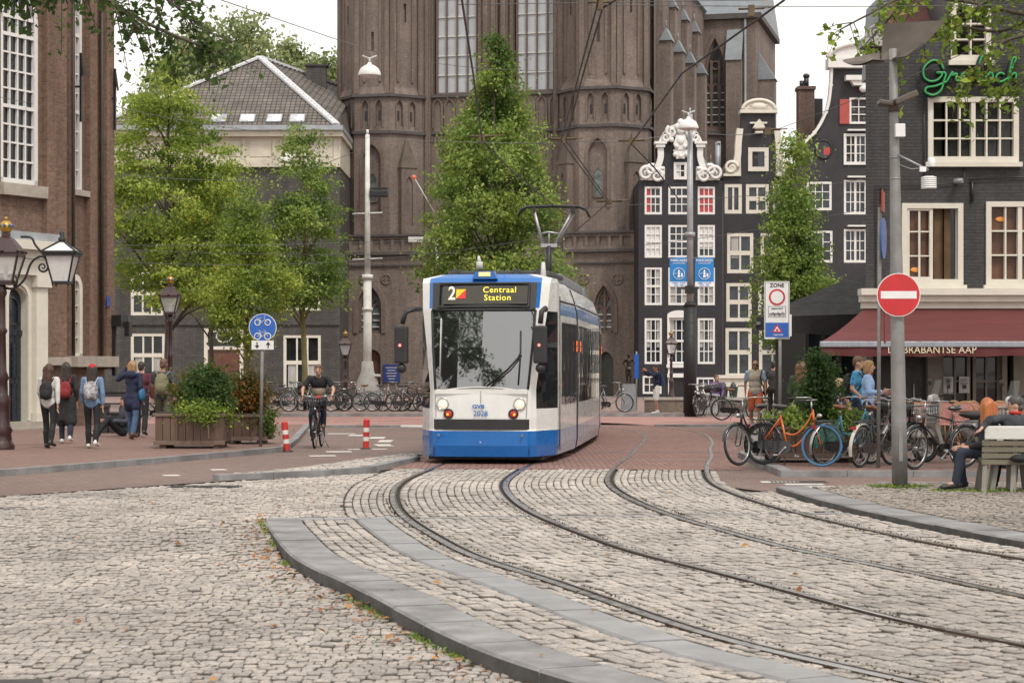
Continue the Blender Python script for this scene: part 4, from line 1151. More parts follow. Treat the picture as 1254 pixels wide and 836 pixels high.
mb.box(u(1013),u(1099),-.4,.65,zz(84),zz(72));mb.prism([(u(1015),zz(72))]+arch_pts(u(1015),u(1097),zz(72),zz(55),'round')+[(u(1097),zz(72))],-.25,.6)
mb.tube([(a,-.28,b)for a,b in arch_pts(u(1013),u(1099),zz(72),zz(54),'round')],.14,6)
mb.box(u(1034),u(1078),-.6,.05,zz(100),zz(94));mb.prism([(u(1044),zz(106)),(u(1068),zz(106)),(u(1072),zz(100)),(u(1040),zz(100))],-.5,.05);mb.ell((u(1056),-.4,zz(110)),(.25,.2,.2),8,5)
mb.build('gable_ornament',m_white,h3)
for a,b,c,d in wl:
 win(h3,u(a),u(b),zz(d),zz(c),4 if a!=987 else 3,3 if c!=164 else 3,.14,.045,.06 if c!=164 else-.05,m_white,m_glassb,vbar=2 if a!=987 else None)
win(h3,u(1040),u(1072),zz(152),zz(120),3,3,.1,.05,-.04,m_white)
mb=MB();mb.box(u(1028),u(1040),-.1,.02,zz(152),zz(122));mb.build('shutter',M('faded red shutter',(.36,.065,.05),.55,var=.15),h3)
mb=MB();c=(u(1008.5),zz(183));rx,rz_=.42,.48
pts=[(c[0]+rx*math.cos(t),-.04,c[1]+rz_*math.sin(t))for t in[2*math.pi*k/24 for k in range(24)]]
mb.tube(pts,.06,6,closed=True);w_=mb.build('oval_window',m_hblack2,h3)
mb=MB();mb.add([(p[0],-.03,p[2])for p in pts],[tuple(range(24))]);mb.build('pane',m_glassb,w_)
mb=MB();mb.box(c[0],c[0]+.34,-.045,-.035,c[1]-.3,c[1]+.1);mb.build('curtain',m_redcurt,w_)
for(a,b,c_)in((1037,1062,160),(1037,1062,217),(1037,1062,277)):
 mb=MB();mb.box(u(a),u(b),-.35,.0,zz(c_)-.04,zz(c_)+.04);mb.build('sun_blind_box',m_white,h3)
mb=MB();mb.box(u(988),u(1008),3,4.0,zz(230),zz(100));mb.box(u(986.5),u(1009.5),2.9,4.1,zz(100)+.001,zz(96));
o=mb.build('chimney',brick('chimney brick',(.20,.11,.085),(.15,.085,.065),(.16,.13,.11),.21,.065,.012,.5,.4),h3)
mb=MB();mb.tube([(u(993),3.4,zz(96)),(u(993),3.4,zz(88))],.12,8);mb.tube([(u(999),3.4,zz(96)),(u(999),3.4,zz(84))],.14,8);mb.ell((u(999),3.4,zz(82)),(.2,.2,.15),8,5);mb.build('chimney_pot',m_black,o)
mb=MB();mb.box(u(1008),u(1020),3.5,6,zz(210),zz(110));mb.build('rear_gable',m_hblack3,h3)
u,zz=FHa.u,lambda py:FHa.z(0,py)
mb=MB();mb.tube([(u(885),2.5,zz(225)),(u(885),2.5,zz(168))],.16,8);mb.box(u(883),u(888),2.3,2.7,zz(170),zz(167));mb.build('flue',m_lead,h1)
for h_,x0,x1,zt in((h1,.15,FHa.u(885)-.15,FHa.z(0,222)),(h2,.0,FHb.u(966),FHb.z(0,215)),(h3,.1,FHc.u(1110),FHc.z(0,206))):
 mb=MB();c=(x0+x1)/2
 mb.prism([(x0,zt-.05),(x1,zt-.05),(c,zt+2.6)],.62,9);mb.build('roof',m_tile,h_)
 # ---------------------------------------------- grey brick cafe on the right
m_cafe=brick('grey painted brick',(.050,.0485,.049),(.041,.040,.041),(.034,.033,.034),.21,.07,.012,.9,.25,rough=.55,stain_col=(.085,.082,.08))
m_amber=glassmat('dark cafe glass',(.012,.010,.009),.05)
FC=FR(1060,42);u,z=FC.u,FC.z;zz=lambda py:z(0,py)
cf=FC.thing('cafe_building','grey painted brick cafe building with cream windows and stone cornice at the right','building')
W4_=u(1400)
wl=[(1104,1179,249,349),(1207,1290,247,349),(1136,1247,119,199),(1164,1213,4,75),(1275,1390,119,199),(1310,1390,247,349)]
mb=MB();xg=u(1156);ht_=zz(48)
panel(mb,0,xg,zz(372),ht_,[hole(u(a)+.02,min(u(b)-.02,xg),zz(d)+.02,zz(c)-.02)for a,b,c,d in wl if a<1150],.2)
panel(mb,xg,W4_,zz(372),11.5,[hole(max(xg,u(a)+.02),u(b)-.02,zz(d)+.02,zz(c)-.02)for a,b,c,d in wl if b>1160],.2)
mb.quad((xg,0,ht_),(xg+.4,6,ht_),(xg+.4,6,11.5),(xg,0,11.5));mb.quad((0,0,ht_),(xg,0,ht_),(xg,9,ht_),(2.6,9,ht_))
mb.quad((0,0,0),(2.6,9,0),(2.6,9,ht_),(0,0,ht_));mb.quad((W4_,0,0),(W4_,9,0),(W4_,9,11.5),(W4_,0,11.5))
mb.build('wall',m_cafe,cf)
mb=MB();mb.box(-.1,W4_,-.22,.05,zz(378),zz(370));mb.box(-.14,W4_,-.32,.05,zz(370)+.001,zz(362));mb.box(-.16,W4_,-.42,.05,zz(362)+.001,zz(354))
mb.build('cornice',m_cream,cf)
m_brcurt=M('warm brown curtain',(.10,.036,.014),.6,var=.4,scale=5,coat=.4)
def casement(a,b,c,d,cols,rows,curt=None,gm=m_amber):
 return win(cf,u(a),u(b),zz(d),zz(c),cols,rows,.11,.035,.0,m_cream,gm,vbar=cols//2 if cols>2 else None,proud=.06,depth=.14,sill=True,curt=curt)
casement(1136,1247,119,199,6,3);casement(1164,1213,4,75,2,3);casement(1275,1390,119,199,6,3)
w_=casement(1104,1179,249,349,1,1,[(0,.5,0,1,m_brcurt),(.55,.8,0,1,m_brcurt)]);casement(1207,1290,247,349,4,3,[(0,.45,0,1,m_brcurt),(.5,1,0,1,m_brcurt)]);casement(1310,1390,247,349,4,3)
mb=MB();x0,x1,z0,z1=u(1109.5),u(1142),zz(343),zz(254)
mb.box(x0,x0+.07,-.03,.07,z0,z1);mb.box(x1-.07,x1,-.03,.07,z0,z1);mb.box(x0+.07,x1-.07,-.03,.07,z1-.07,z1);mb.box(x0+.07,x1-.07,-.03,.07,z0,z0+.07);mb.box((x0+x1)/2-.02,(x0+x1)/2+.02,-.01,.06,z0+.07,z1-.07)
for k in(1,2):mb.box(x0+.07,x1-.07,-.005,.055,z0+(z1-z0)*k/3-.015,z0+(z1-z0)*k/3+.015)
x2=u(1174);B=Matrix.Translation((x2,.07,0))@Matrix.Rotation(R(-62),4,'Z')
ww_=.5;mb.box(-ww_,-ww_+.06,-.025,.025,z0,z1,0,B);mb.box(-.06,0,-.025,.025,z0,z1,0,B);mb.box(-ww_+.06,-.06,-.025,.025,z1-.07,z1,0,B);mb.box(-ww_+.06,-.06,-.025,.025,z0,z0+.07,0,B)
for k in(1,2):mb.box(-ww_+.06,-.06,-.02,.02,z0+(z1-z0)*k/3-.015,z0+(z1-z0)*k/3+.015,0,B)
mb.build('casement',m_cream,w_)
m_warm=emit('warm lamp glow',(.6,.22,.05),.35)
for a,b,c in((1222,1231,1),(1118,1126,1)):
 mb=MB();xx=u((a+b)/2);mb.ell((xx,.088,zz(268 if a>1200 else 330)),(.11,.012,.05),10,6);mb.build('lamp_shade',m_warm,w_)
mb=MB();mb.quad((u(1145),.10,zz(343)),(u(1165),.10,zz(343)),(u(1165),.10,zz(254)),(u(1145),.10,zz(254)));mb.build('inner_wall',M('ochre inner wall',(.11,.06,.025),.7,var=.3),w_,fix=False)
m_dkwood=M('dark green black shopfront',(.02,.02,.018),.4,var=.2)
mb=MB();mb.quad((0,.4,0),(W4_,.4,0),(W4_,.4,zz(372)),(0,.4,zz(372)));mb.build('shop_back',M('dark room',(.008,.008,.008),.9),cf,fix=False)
mb=MB()
for a,b in((1060,1068),(1135,1152),(1226,1232),(1240,1262),(1330,1345)):mb.box(u(a),u(b),-.1,.3,0,zz(378)-.002)
mb.build('shop_post',M('drab cream post',(.20,.18,.145),.5,var=.1),cf)
for a,b,n in((1152,1189,2),(1192,1226,2),(1262,1330,4)):
 win(cf,u(a),u(b),zz(532),zz(432),n,3,.07,.04,.1,M('drab cream post',(0,0,0)),m_glass,name='shop_window')
mb=MB();mb.box(u(1152),u(1330),.02,.2,0,zz(532)-.002);mb.build('stall_riser',m_dkwood,cf)
mb=MB();mb.box(u(1068),u(1135),.12,.2,0,zz(378)-.01);mb.box(u(1098),u(1100),.08,.12,0,zz(378)-.01);mb.build('door',m_dkwood,cf)
mb=MB();mb.tube([(u(1120),.06,zz(500)),(u(1120),.06,zz(470))],.015,6);mb.build('door_handle',m_palebar,cf)
for a,b in((1156,1168),(1175,1188)):
 mb=MB();mb.box(u(a),u(b),.045,.06,zz(481),zz(461));o=tag(mb.build('paper_notice',M('white paper',(.6,.6,.58),.8)),('white paper notice at the left' if a<1160 else 'white paper notice at the right')+' of the pair taped inside the cafe window','notice');o.matrix_world=Matrix.Translation(FC.O)
 mb=MB()
 for k in range(5):mb.box(u(a+1.5),u(b-1.5)-random.random()*.08,.04,.045,zz(464+k*1.6),zz(463.4+k*1.6))
 mb.box(u(a+4),u(b-4),.04,.045,zz(476),zz(471));mb.build('print',m_black,o)
mb=MB();mb.tube([(u(1072),-.05,zz(354)),(u(1072),-.05,zz(228)),(u(1148),-.05,zz(226)),(u(1180),-.05,zz(224)),(u(1180),-.05,zz(200))],.012,6)
mb.tube([(u(1186),-.05,zz(220)),(u(1254),-.05,zz(217)),(u(1400),-.05,zz(217))],.014,6);mb.tube([(u(1080),-.05,zz(248)),(u(1080),-.05,zz(230))],.03,6);mb.tube([(u(1190),-.05,zz(248)),(u(1190),-.05,zz(222))],.03,6);mb.tube([(u(1131),-.05,zz(230)),(u(1131),-.05,zz(120))],.012,6)
mb.build('wall_pipe',m_black,cf)
mb=MB();mb.tube([(u(1171),-.02,zz(222)),(u(1171),-.22,zz(222))],.05,8);mb.tube([(u(1166),-.2,zz(223)),(u(1175),-.3,zz(223))],.055,8);o=tag(mb.build('security_camera',M('grey plastic',(.25,.25,.26),.4)),'small grey security camera on the cafe wall between the upper windows','camera');o.matrix_world=Matrix.Translation(FC.O)
mb=MB();mb.box(-.1,u(1083),-.2,.4,zz(58),zz(48));mb.prism([(-.05,zz(48)+.001),(u(1083),zz(48)+.001),(u(1080),zz(36)),(u(1070),zz(32)),(u(1063),zz(38))],-.1,.3);scroll(mb,(u(1071),zz(42)),.17,1.8,-.12,0,1,thick=.04)
mb.build('corner_scroll',M('grey scroll stone',(.36,.35,.33),.7,var=.15),cf)
mb=MB();mb.add([(FC.u(1084,.8),.8,zz(50)),(FC.u(1168,.8),.8,zz(50)),(FC.u(1168,4),4,zz(-70)),(FC.u(1092,4),4,zz(-70))],[(0,1,2,3)]);mb.build('rear_roof',M('dark red tiles',(.13,.05,.04),.8,var=.3,scale=6),cf)
mb=MB();mb.prism([(FC.u(1074,3),zz(60)),(FC.u(1091,3),zz(60)),(FC.u(1096,3),zz(-40)),(FC.u(1080,3),zz(-40))],3,5);mb.build('rear_turret',m_slate,cf)
m_awn=M('wine red awning cloth',(.105,.022,.021),.8,var=.14,scale=1.5,bmp=.15,bscale=120,aniso=(.6,2,2))
aw=thing('awning','wine red cafe awning with cream lettering over the terrace','awning',(FC.O.x,FC.O.y,0))
xl,xr=u(1058),u(1345);fx0=X(1005,39.6)-FC.O.x;fx1=X(1345,39.6)-FC.O.x
zbk,zfr=zz(377),Z(419,39.6);yf=39.6-42
mb=MB();n=24;k2=10;vs=[];fs=[]
for i in range(n+1):
 for j in range(k2+1):
  s=j/k2;a=xl+(xr-xl)*i/n;b=fx0+(fx1-fx0)*i/n
  sag=-.05*math.sin(math.pi*s)-.012*math.sin(i*1.3)*math.sin(math.pi*s)
  vs.append((a+(b-a)*s,-.1+(yf+.1)*s,zbk+(zfr-zbk)*s+sag))
for i in range(n):
 for j in range(k2):fs.append((i*(k2+1)+j,i*(k2+1)+j+1,(i+1)*(k2+1)+j+1,(i+1)*(k2+1)+j))
mb.add(vs,fs,0,True);mb.build('cloth',m_awn,aw)
mb=MB();vs=[];fs=[];n=60
vb=Z(436,39.6)
for i in range(n+1):
 xx=fx0+(fx1-fx0)*i/n;w_=.015*math.sin(i*.9)
 vs+=[(xx,yf-.03,zfr-.09),(xx,yf-.03-w_,vb+.012*math.sin(i*.5))]
for i in range(n):fs.append((2*i,2*i+2,2*i+3,2*i+1))
mb.add(vs,fs,0,True);vl=mb.build('valance',m_awn,aw,fix=False)
mb=MB();mb.rbox(fx0-.02,fx1,yf-.06,yf+.05,zfr-.1,zfr+.02,.02);mb.build('front_bar',M('grey aluminium bar',(.34,.36,.40),.35,.6),aw)
mb=MB();mb.bar((xl+.1,0,zbk-.5),(fx0+.1,yf+.05,zfr-.05),.06);mb.bar((xl+3,0,zbk-.5),(fx0+3,yf+.05,zfr-.05),.06);mb.build('folding_arm',M('grey aluminium bar',(0,0,0)),aw)
# ------------------------------------------------------------------ the tram
def paint(name,col,rough=.28,coat=.6,dirt=.2):
 return M(name,col,rough,0,.05,1.6,coat,dirt=dirt)
m_tw=paint('tram white paint',(.70,.70,.67));m_tb=paint('tram blue paint',(.002,.125,.42));m_tk=M('tram black rubber',(.02,.02,.021),.55,var=.2,scale=6)
m_roofg=M('tram roof grey',(.20,.21,.22),.6,var=.2,scale=3,dirt=.3)
m_roofd=M('dark roof gear',(.05,.052,.055),.6,var=.25,scale=5)
m_tskirt=M('reflection paled dusty tram skirt',(.34,.39,.50),.3,var=.08,scale=2,coat=.5,dirt=.2)  # blue skirt paled: grazing ground reflection painted into the colour, plus dust
m_tglass=glassmat('tram side glass',(.012,.014,.016),.03,.3)
def screenmat():
 m,nt,p=newmat('tram windscreen glass')
 setin(p,Base_Color=(.012,.014,.015,1),Roughness=.02);p.inputs['Specular IOR Level'].default_value=.5
 p.inputs['IOR'].default_value=3.0
 g=nd(nt,'ShaderNodeNewGeometry');bump(nt,p,noise(nt,g.outputs['Position'],1.2,2),.05,.05)
 return m
m_screen=screenmat()
SF=s_at_y(33.95)
x0_,y0_,dx_,dy_=(float(v)for v in track(SF));x1_,y1_,_,_=(float(v)for v in track(SF+3.9))
x0_-=.11
hd=math.atan2(-(x1_-x0_),(y1_-y0_))
TR=thing('tram','blue and white tram front on at the crossing, raised pantograph and lit destination sign','tram',(x0_,y0_,0),hd)
TW=Matrix.Translation((x0_,y0_,0))@Matrix.Rotation(hd,4,'Z')
def modT(a):
 pa=track(SF+a[0]);pb=track(SF+a[1])
 h=math.atan2(-(float(pb[0])-float(pa[0])),float(pb[1])-float(pa[1]))
 return TW.inverted()@Matrix.Translation((float(pa[0]),float(pa[1]),0))@Matrix.Rotation(h,4,'Z'),math.hypot(float(pb[0])-float(pa[0]),float(pb[1])-float(pa[1]))
L1=3.9
ZL=[.13,.32,.57,.60,.80,.95,1.20,1.28,1.6,2.0,2.40,2.50,2.62,2.67,2.9,3.12,3.20]
def lean(z):return float(np.interp(z,[.13,.3,.57,.6,.8,1.28,2.0,2.65,3.12,3.2],[.02,-.03,-.03,.0,.0,.03,.14,.27,.42,.52]))
def plan(z):
 ip=lambda a:float(np.interp(z,[.13,.8,1.28,2.0,2.65,3.2],a))
 w=float(np.interp(z,[.13,.3,2.5,2.67,2.9,3.12,3.2],[1.17,1.2,1.2,1.19,1.14,1.06,.99]))
 w5=float(np.interp(z,[.13,.3,2.8,3.12,3.2],[1.17,1.2,1.2,1.19,1.17]))
 l=lean(z)
 return[(0,l),(.42,l+.012),(ip([.80,.80,.80,.86,.90,.92]),l+.05),(ip([.85,.85,.85,.915,.96,.985]),l+.09),(ip([.93,.93,.92,1.0,1.09,1.13]),l*.95+.2),(w5,.98),(w5,1.22),(w,1.5),(w,L1-.06)]
rings=[]
for zq in ZL:
 pl=plan(zq);rings.append([(-a,b,zq)for a,b in reversed(pl[1:])]+[(a,b,zq)for a,b in pl])
N=len(rings[0]);mid=N//2
grp={}
def put(key,mi,vs,parent=None):
 grp.setdefault(key,MB()).add(vs,[(0,1,2,3)],mi)
for r in range(len(ZL)-1):
 za,zb_=ZL[r],ZL[r+1];zm=(za+zb_)/2
 for i in range(N-1):
  k=(i-mid)if i>=mid else(mid-1-i)
  side='R' if i>=mid else 'L'
  vs=[rings[r][i],rings[r][i+1],rings[r+1][i+1],rings[r+1][i]]
  if k<=1:
   if zm<.57:put('body',1,vs)
   elif 1.28<zm<2.62:put('windscreen',0,vs)
   elif 2.67<zm<3.12:put('signbox',0,vs)
   elif 2.62<zm<2.67:put('body',2,vs)
   elif zm>3.12:put('body',1,vs)
   else:put('body',0,vs)
  elif k==2:
   put('body',1 if(zm<.57 or zm>2.67)else 0,vs)
  elif k==3:put('body',1 if zm<.57 else 0,vs)
  elif k==4:
   if zm<.57:put('body',1,vs)
   elif .95<zm<2.62:put('cab'+side,0,vs)
   else:put('body',0,vs)
  else:
   put('body',3 if zm<.57 and k>5 else(1 if zm<.57 else 0),vs)
mb=grp['body'];top=rings[-1]
for i in range(N-1):
 j=mid
 a,b=top[i],top[i+1]
 mb.add([a,b,(b[0]*.75,b[1]+.12 if b[1]<1 else b[1],3.27),(a[0]*.75,a[1]+.12 if a[1]<1 else a[1],3.27)],[(0,1,2,3)],1 if abs(a[0]+b[0])<2.0 and a[1]<.9 else 0)
inner=[(a[0]*.75,a[1]+.12 if a[1]<1 else a[1],3.27)for a in top]
mb.add(inner,[tuple(range(len(inner)))],4)
back=[r[-1]for r in rings];backl=[r[0]for r in rings]
mb.add([b for b in back]+[b for b in reversed(backl)],[tuple(range(2*len(back)))],2)
body=mb.build('front_body',[m_tw,m_tb,m_tk,m_tskirt,m_roofg],TR)
grp['windscreen'].build('windscreen',m_screen,TR)
grp['cabR'].build('cab_window',m_tglass,TR);grp['cabL'].build('cab_window',m_tglass,TR)
sb=grp['signbox'].build('destination_sign',M('sign box black',(.012,.012,.012),.22,var=.1,coat=.5),TR)
def signB(x,z,off=-.012):
 l=lean(z);sl=math.atan2(lean(3.05)-lean(2.75),.30)
 return Matrix.Translation((x,l+off,z))@Matrix.Rotation(-sl,4,'X')@FRONT
led=emit('amber sign letters',(.80,.66,.06),.5)
mb=MB();text_mb(mb,'Centraal',.15,signB(.27,2.985,-.022),0,.003,bold=.0005,xs=1.02,spacing=1.1);text_mb(mb,'Station',.15,signB(.24,2.85,-.022),0,.003,bold=.0005,xs=1.02,spacing=1.1);mb.build('destination_text',led,sb)
mb=MB();text_mb(mb,'2',.34,signB(-.56,2.92,-.022),0,.003,bold=.006,xs=.8);mb.build('line_number',M('ivory figure',(.75,.72,.6),.5),sb)
B=signB(-.40,2.92,-.024);mb=MB()
mb.add([B@Vector(p)for p in((-.085,-.085,0),(.085,.085,0),(-.085,.085,0))],[(0,1,2)],0);mb.add([B@Vector(p)for p in((-.085,-.085,0),(.085,-.085,0),(.085,.085,0))],[(0,1,2)],1)
mb.build('line_colour_patch',[M('patch yellow',(.75,.52,.01),.5),M('patch red',(.6,.03,.02),.5)],sb,fix=False)
B=signB(.02,2.90,-.012);mb=MB();mb.box(-.74,.74,-.165,.165,-.004,.004,0,B);mb.build('sign_panel',M('unlit sign panel',(.045,.043,.032),.35,var=.1),sb)
mb=MB();f=signB(0,2.90,-.02)
for a,b,c,d in((-.80,.80,.20,.225),(-.80,.80,-.225,-.20),(-.80,-.775,-.2,.2),(.775,.80,-.2,.2)):mb.box(a,b,c,d,-.01,.02,0,f)
mb.build('sign_rim',m_tk,sb)
mb=MB();pts=[(-.84,.10),(-.80,.02),(-.42,-.035),(0,-.05),(.42,-.035),(.80,.02),(.84,.10)]
mb.prism(pts+[(b[0],b[1]+.12)for b in reversed(pts)],.60,.77,axis='z');mb.build('bumper',m_tk,TR)
m_chrome=M('chrome ring',(.6,.6,.6),.15,1.,var=.05)
m_lampon=emit('lit headlamp',(1.,.80,.5),.9);m_red=M('red lamp lens',(.42,.02,.01),.2,coat=.6,var=.1)
for s in(-1,1):
 x=.665*s;yy=lean(1.03)+.028
 Bx=Matrix.Translation((x,yy,1.03))@FRONT
 mb=MB();mb.lathe([(.105,-.02),(.11,.02),(.092,.028),(.088,.01)],20,B=Bx.to_3x3(),c=Bx.translation);h=mb.build('headlight',m_chrome,TR)
 mb=MB();mb.ell(Bx@Vector((0,0,.008)),(.088,.088,.018),16,8,B=Bx.to_3x3());mb.build('lens',emit('lamp glass',(.72,.66,.52),.3),h)
 mb=MB();mb.ell(Bx@Vector((.0,0,.02)),(.038,.038,.014),12,6,B=Bx.to_3x3());mb.build('bulb',m_lampon,h)
 Bx=Matrix.Translation((.56*s,lean(.85)+.018,.862))@FRONT
 mb=MB();mb.lathe([(.085,-.02),(.088,.02),(.07,.025),(.068,.01)],18,B=Bx.to_3x3(),c=Bx.translation);h=mb.build('brake_light',m_tk,TR)
 mb=MB();mb.ell(Bx@Vector((0,0,.008)),(.068,.068,.016),14,8,B=Bx.to_3x3());mb.build('lens',m_red,h)
 mb=MB();mb.ell(Bx@Vector((.015*s,-.01,.02)),(.022,.022,.008),10,6,B=Bx.to_3x3());mb.build('bulb',emit('amber bulb',(1.,.35,.03),1.2),h)
mb=MB();text_mb(mb,'2028',.125,Matrix.Translation((0,.0,.865))@FRONT@Matrix.Translation((0,0,.022)),0,.002,bold=.001,xs=1.0);text_mb(mb,'GVB',.085,Matrix.Translation((-.04,.0,.985))@FRONT@Matrix.Translation((0,0,.022)),0,.002,bold=.003,xs=1.3);mb.build('fleet_number',m_tb,TR)
mb=MB();mb.tube([(0,-.004,1.04),(0,-.004,1.26)],.004,4);mb.tube([(-.78,.03,.80),(-.80,.05,1.24)],.004,4);mb.tube([(.78,.03,.80),(.80,.05,1.24)],.004,4)
mb.tube([(x,lean(1.24)+.004-.014+.05*(abs(x)/.8)**2,1.22+.085*(1-(x/.8)**2))for x in[(-.8+1.6*k/16)for k in range(17)]],.006,4);mb.build('panel_seam',M('panel seam grey',(.12,.12,.12),.6),TR)  # thin grey tubes laid along the panel seams
mb=MB();mb.prism([(x,1.20)for x in(-.8,.8)]+[(.8-1.6*k/16,1.245+.085*(1-((.8-1.6*k/16)/.8)**2))for k in range(17)],lean(1.3)-.006,lean(1.3)+.03);
mb.build('windscreen_sill',m_tw,TR)
mb=MB();B=Matrix.Translation((0,lean(.4)-.012,.385))@FRONT;text_mb(mb,'x',.07,B@Matrix.Rotation(0,4,'Z'),0,.004);mb.build('badge',m_tw,TR)
for s in(-1,1):
 mb=MB();mb.tube([(s*.72,-.015,.50),(s*.72,-.06,.50)],.022,10);mb.build('tow_cover',m_roofg,TR)
mb=MB();mb.tube([(-.83*1,.045,.14),(-.80,.045,.56)],.005,4);mb.build('skirt_seam',m_tk,TR);mb=MB();mb.tube([(.83,.045,.14),(.80,.045,.56)],.005,4);mb.build('skirt_seam',m_tk,TR)
def ws(x,z,o=-.03):return Vector((x,lean(z)+o+.03*(x/.8)**2,z))
mb=MB();mb.tube([ws(.10,1.34),ws(.45,1.62),ws(.66,1.86)],.013,6);mb.tube([ws(.16,1.33),ws(.50,1.61),ws(.67,1.83)],.008,6);mb.tube([ws(.66,2.28),ws(.665,1.86),ws(.64,1.36)],.014,6);mb.ell(ws(.66,1.86),.03,8,6);mb.build('wiper',m_tk,TR)
mb=MB();mb.tube([ws(-.72,1.5),ws(-.73,2.5)],.012,6);mb.build('grab_rail',m_palebar,TR)
mb=MB()
for s in(-1,1):mb.tube([(s*(plan(zq)[2][0]+.002),plan(zq)[2][1]-.006,zq)for zq in(1.28,1.6,2.0,2.4,2.64)],.022,6)
mb.tube([(x,lean(2.645)-.012+.05*(x/.9)**2,2.645)for x in[-.9+1.8*k/10 for k in range(11)]],.028,6);mb.build('screen_seal',m_tk,TR)
for s in(-1,1):
 mb=MB()
 mb.tube([(s*1.10,.25,2.66),(s*1.16,.08,2.66),(s*1.30,-.02,2.60),(s*1.36,-.03,2.40)]if s<0 else[(s*1.08,.25,2.64),(s*1.10,.08,2.66),(s*1.05,-.02,2.60),(s*1.03,-.04,2.40)],.045,8)
 ar=mb.build('mirror_arm',m_tk,TR);xx=s*1.37 if s<0 else 1.03
 mb=MB();mb.rbox(xx-.115,xx+.115,-.13,.03,1.72,2.36,.035,smooth=False);mb.ell((xx,-.04,1.64),.085,12,8);mb.build('mirror_housing',m_tk,ar)
 mb=MB();mb.tube([(xx-.01,-.125,2.03),(xx-.01,-.14,2.03)],.038,14,0);mb.tube([(xx-.01,-.13,2.03),(xx-.01,-.146,2.03)],.022,12,1);mb.build('reflector',[M('red ring',(.5,.03,.02),.4),m_tw],ar)
mb=MB();mb.prism([(-.22,3.18),(.22,3.18),(.16,3.31),(-.16,3.31)],.40,.62);ml=mb.build('roof_lamp',m_tb,TR)
mb=MB();mb.box(-.10,.10,.385,.41,3.225,3.295);mb.build('lens',emit('roof lamp glow',(1.,.55,.22),.6),ml)
mb=MB();mb.rbox(-.85,.98,1.5,3.6,3.27,3.37,.03)
for x in(-.7,-.25,.4,.8):mb.box(x-.05,x+.05,1.44,1.5,3.27,3.40)
mb.build('roof_equipment',m_roofd,TR)
mb=MB();mb.tube([(-.22,1.2,3.4),(-.22,1.2,3.52)],.06,8);mb.tube([(-.22,1.2,3.5),(-.24,1.22,3.62)],[.04,.02],8);mb.build('antenna',m_palebar,TR)
mb=MB();mb.tube([(.93,1.1,3.2),(.93,1.1,3.5)],[.06,.03],8);mb.build('roof_horn',m_palebar,TR)
mb=MB();mb.box(-1.0,1.0,.5,L1,.06,.16);mb.box(-.8,.8,1.2,3.2,.03,.3);mb.build('underframe',m_tk,TR)
def sidepanel(T,parent,name,ya,yb,za,zb_,mat,off=.006,sx=1,xs=None):
 mb=MB(T);zs_=[za+(zb_-za)*k/4 for k in range(5)]
 for p,q in zip(zs_,zs_[1:]):
  w=lambda zz:float(np.interp(zz,[.13,.3,2.5,2.67,2.9,3.12,3.2],[1.17,1.2,1.2,1.19,1.14,1.06,.99]))+off
  mb.quad((sx*w(p),ya,p),(sx*w(p),yb,p),(sx*w(q),yb,q),(sx*w(q),ya,q))
 return mb.build(name,mat,parent)
I4=None
m_stripe=paint('tram stripe blue',(.02,.16,.42))
for s in(1,-1):
 sidepanel(I4,TR,'side_window',1.55,L1-.12,1.0,2.45,m_tglass,.006,s);sidepanel(I4,TR,'blue_stripe',1.3,L1-.07,2.58,2.78,m_stripe,.004,s)
 for yy in(2.0,2.75,3.4):
  sidepanel(I4,TR,'door_post',yy,yy+.05,.98,2.46,m_tk,.011,s)
 mb=MB();mb.tube([(s*1.205,1.25,.2),(s*1.205,1.25,2.9)],.008,4);mb.build('door_seam',m_tk,TR)
 mb=MB();mb.tube([(s*1.17,1.3,2.83),(s*1.17,L1-.07,2.83)],.014,4);mb.build('gutter',m_tk,TR)
 mb=MB();mb.box(s*1.2-.02,s*1.2+.03,L1-.32,L1-.2,1.93,2.17);hh_=mb.build('side_lamp',m_tk,TR)
 for zz in(1.95,2.06):
  mb=MB();mb.box(s*1.2-.022,s*1.2+.036,L1-.31,L1-.21,zz,zz+.09);mb.build('lens',emit('amber side lamp',(.9,.14,.02),.8),hh_)
MODS=[(4.1,11.1),(11.35,15.6),(15.85,22.4)]
prof=[(1.17,.14),(1.2,.32),(1.2,.57),(1.2,1.0),(1.2,2.45),(1.19,2.67),(1.14,2.9),(1.06,3.12),(.92,3.22),(.6,3.27),(0,3.28)]
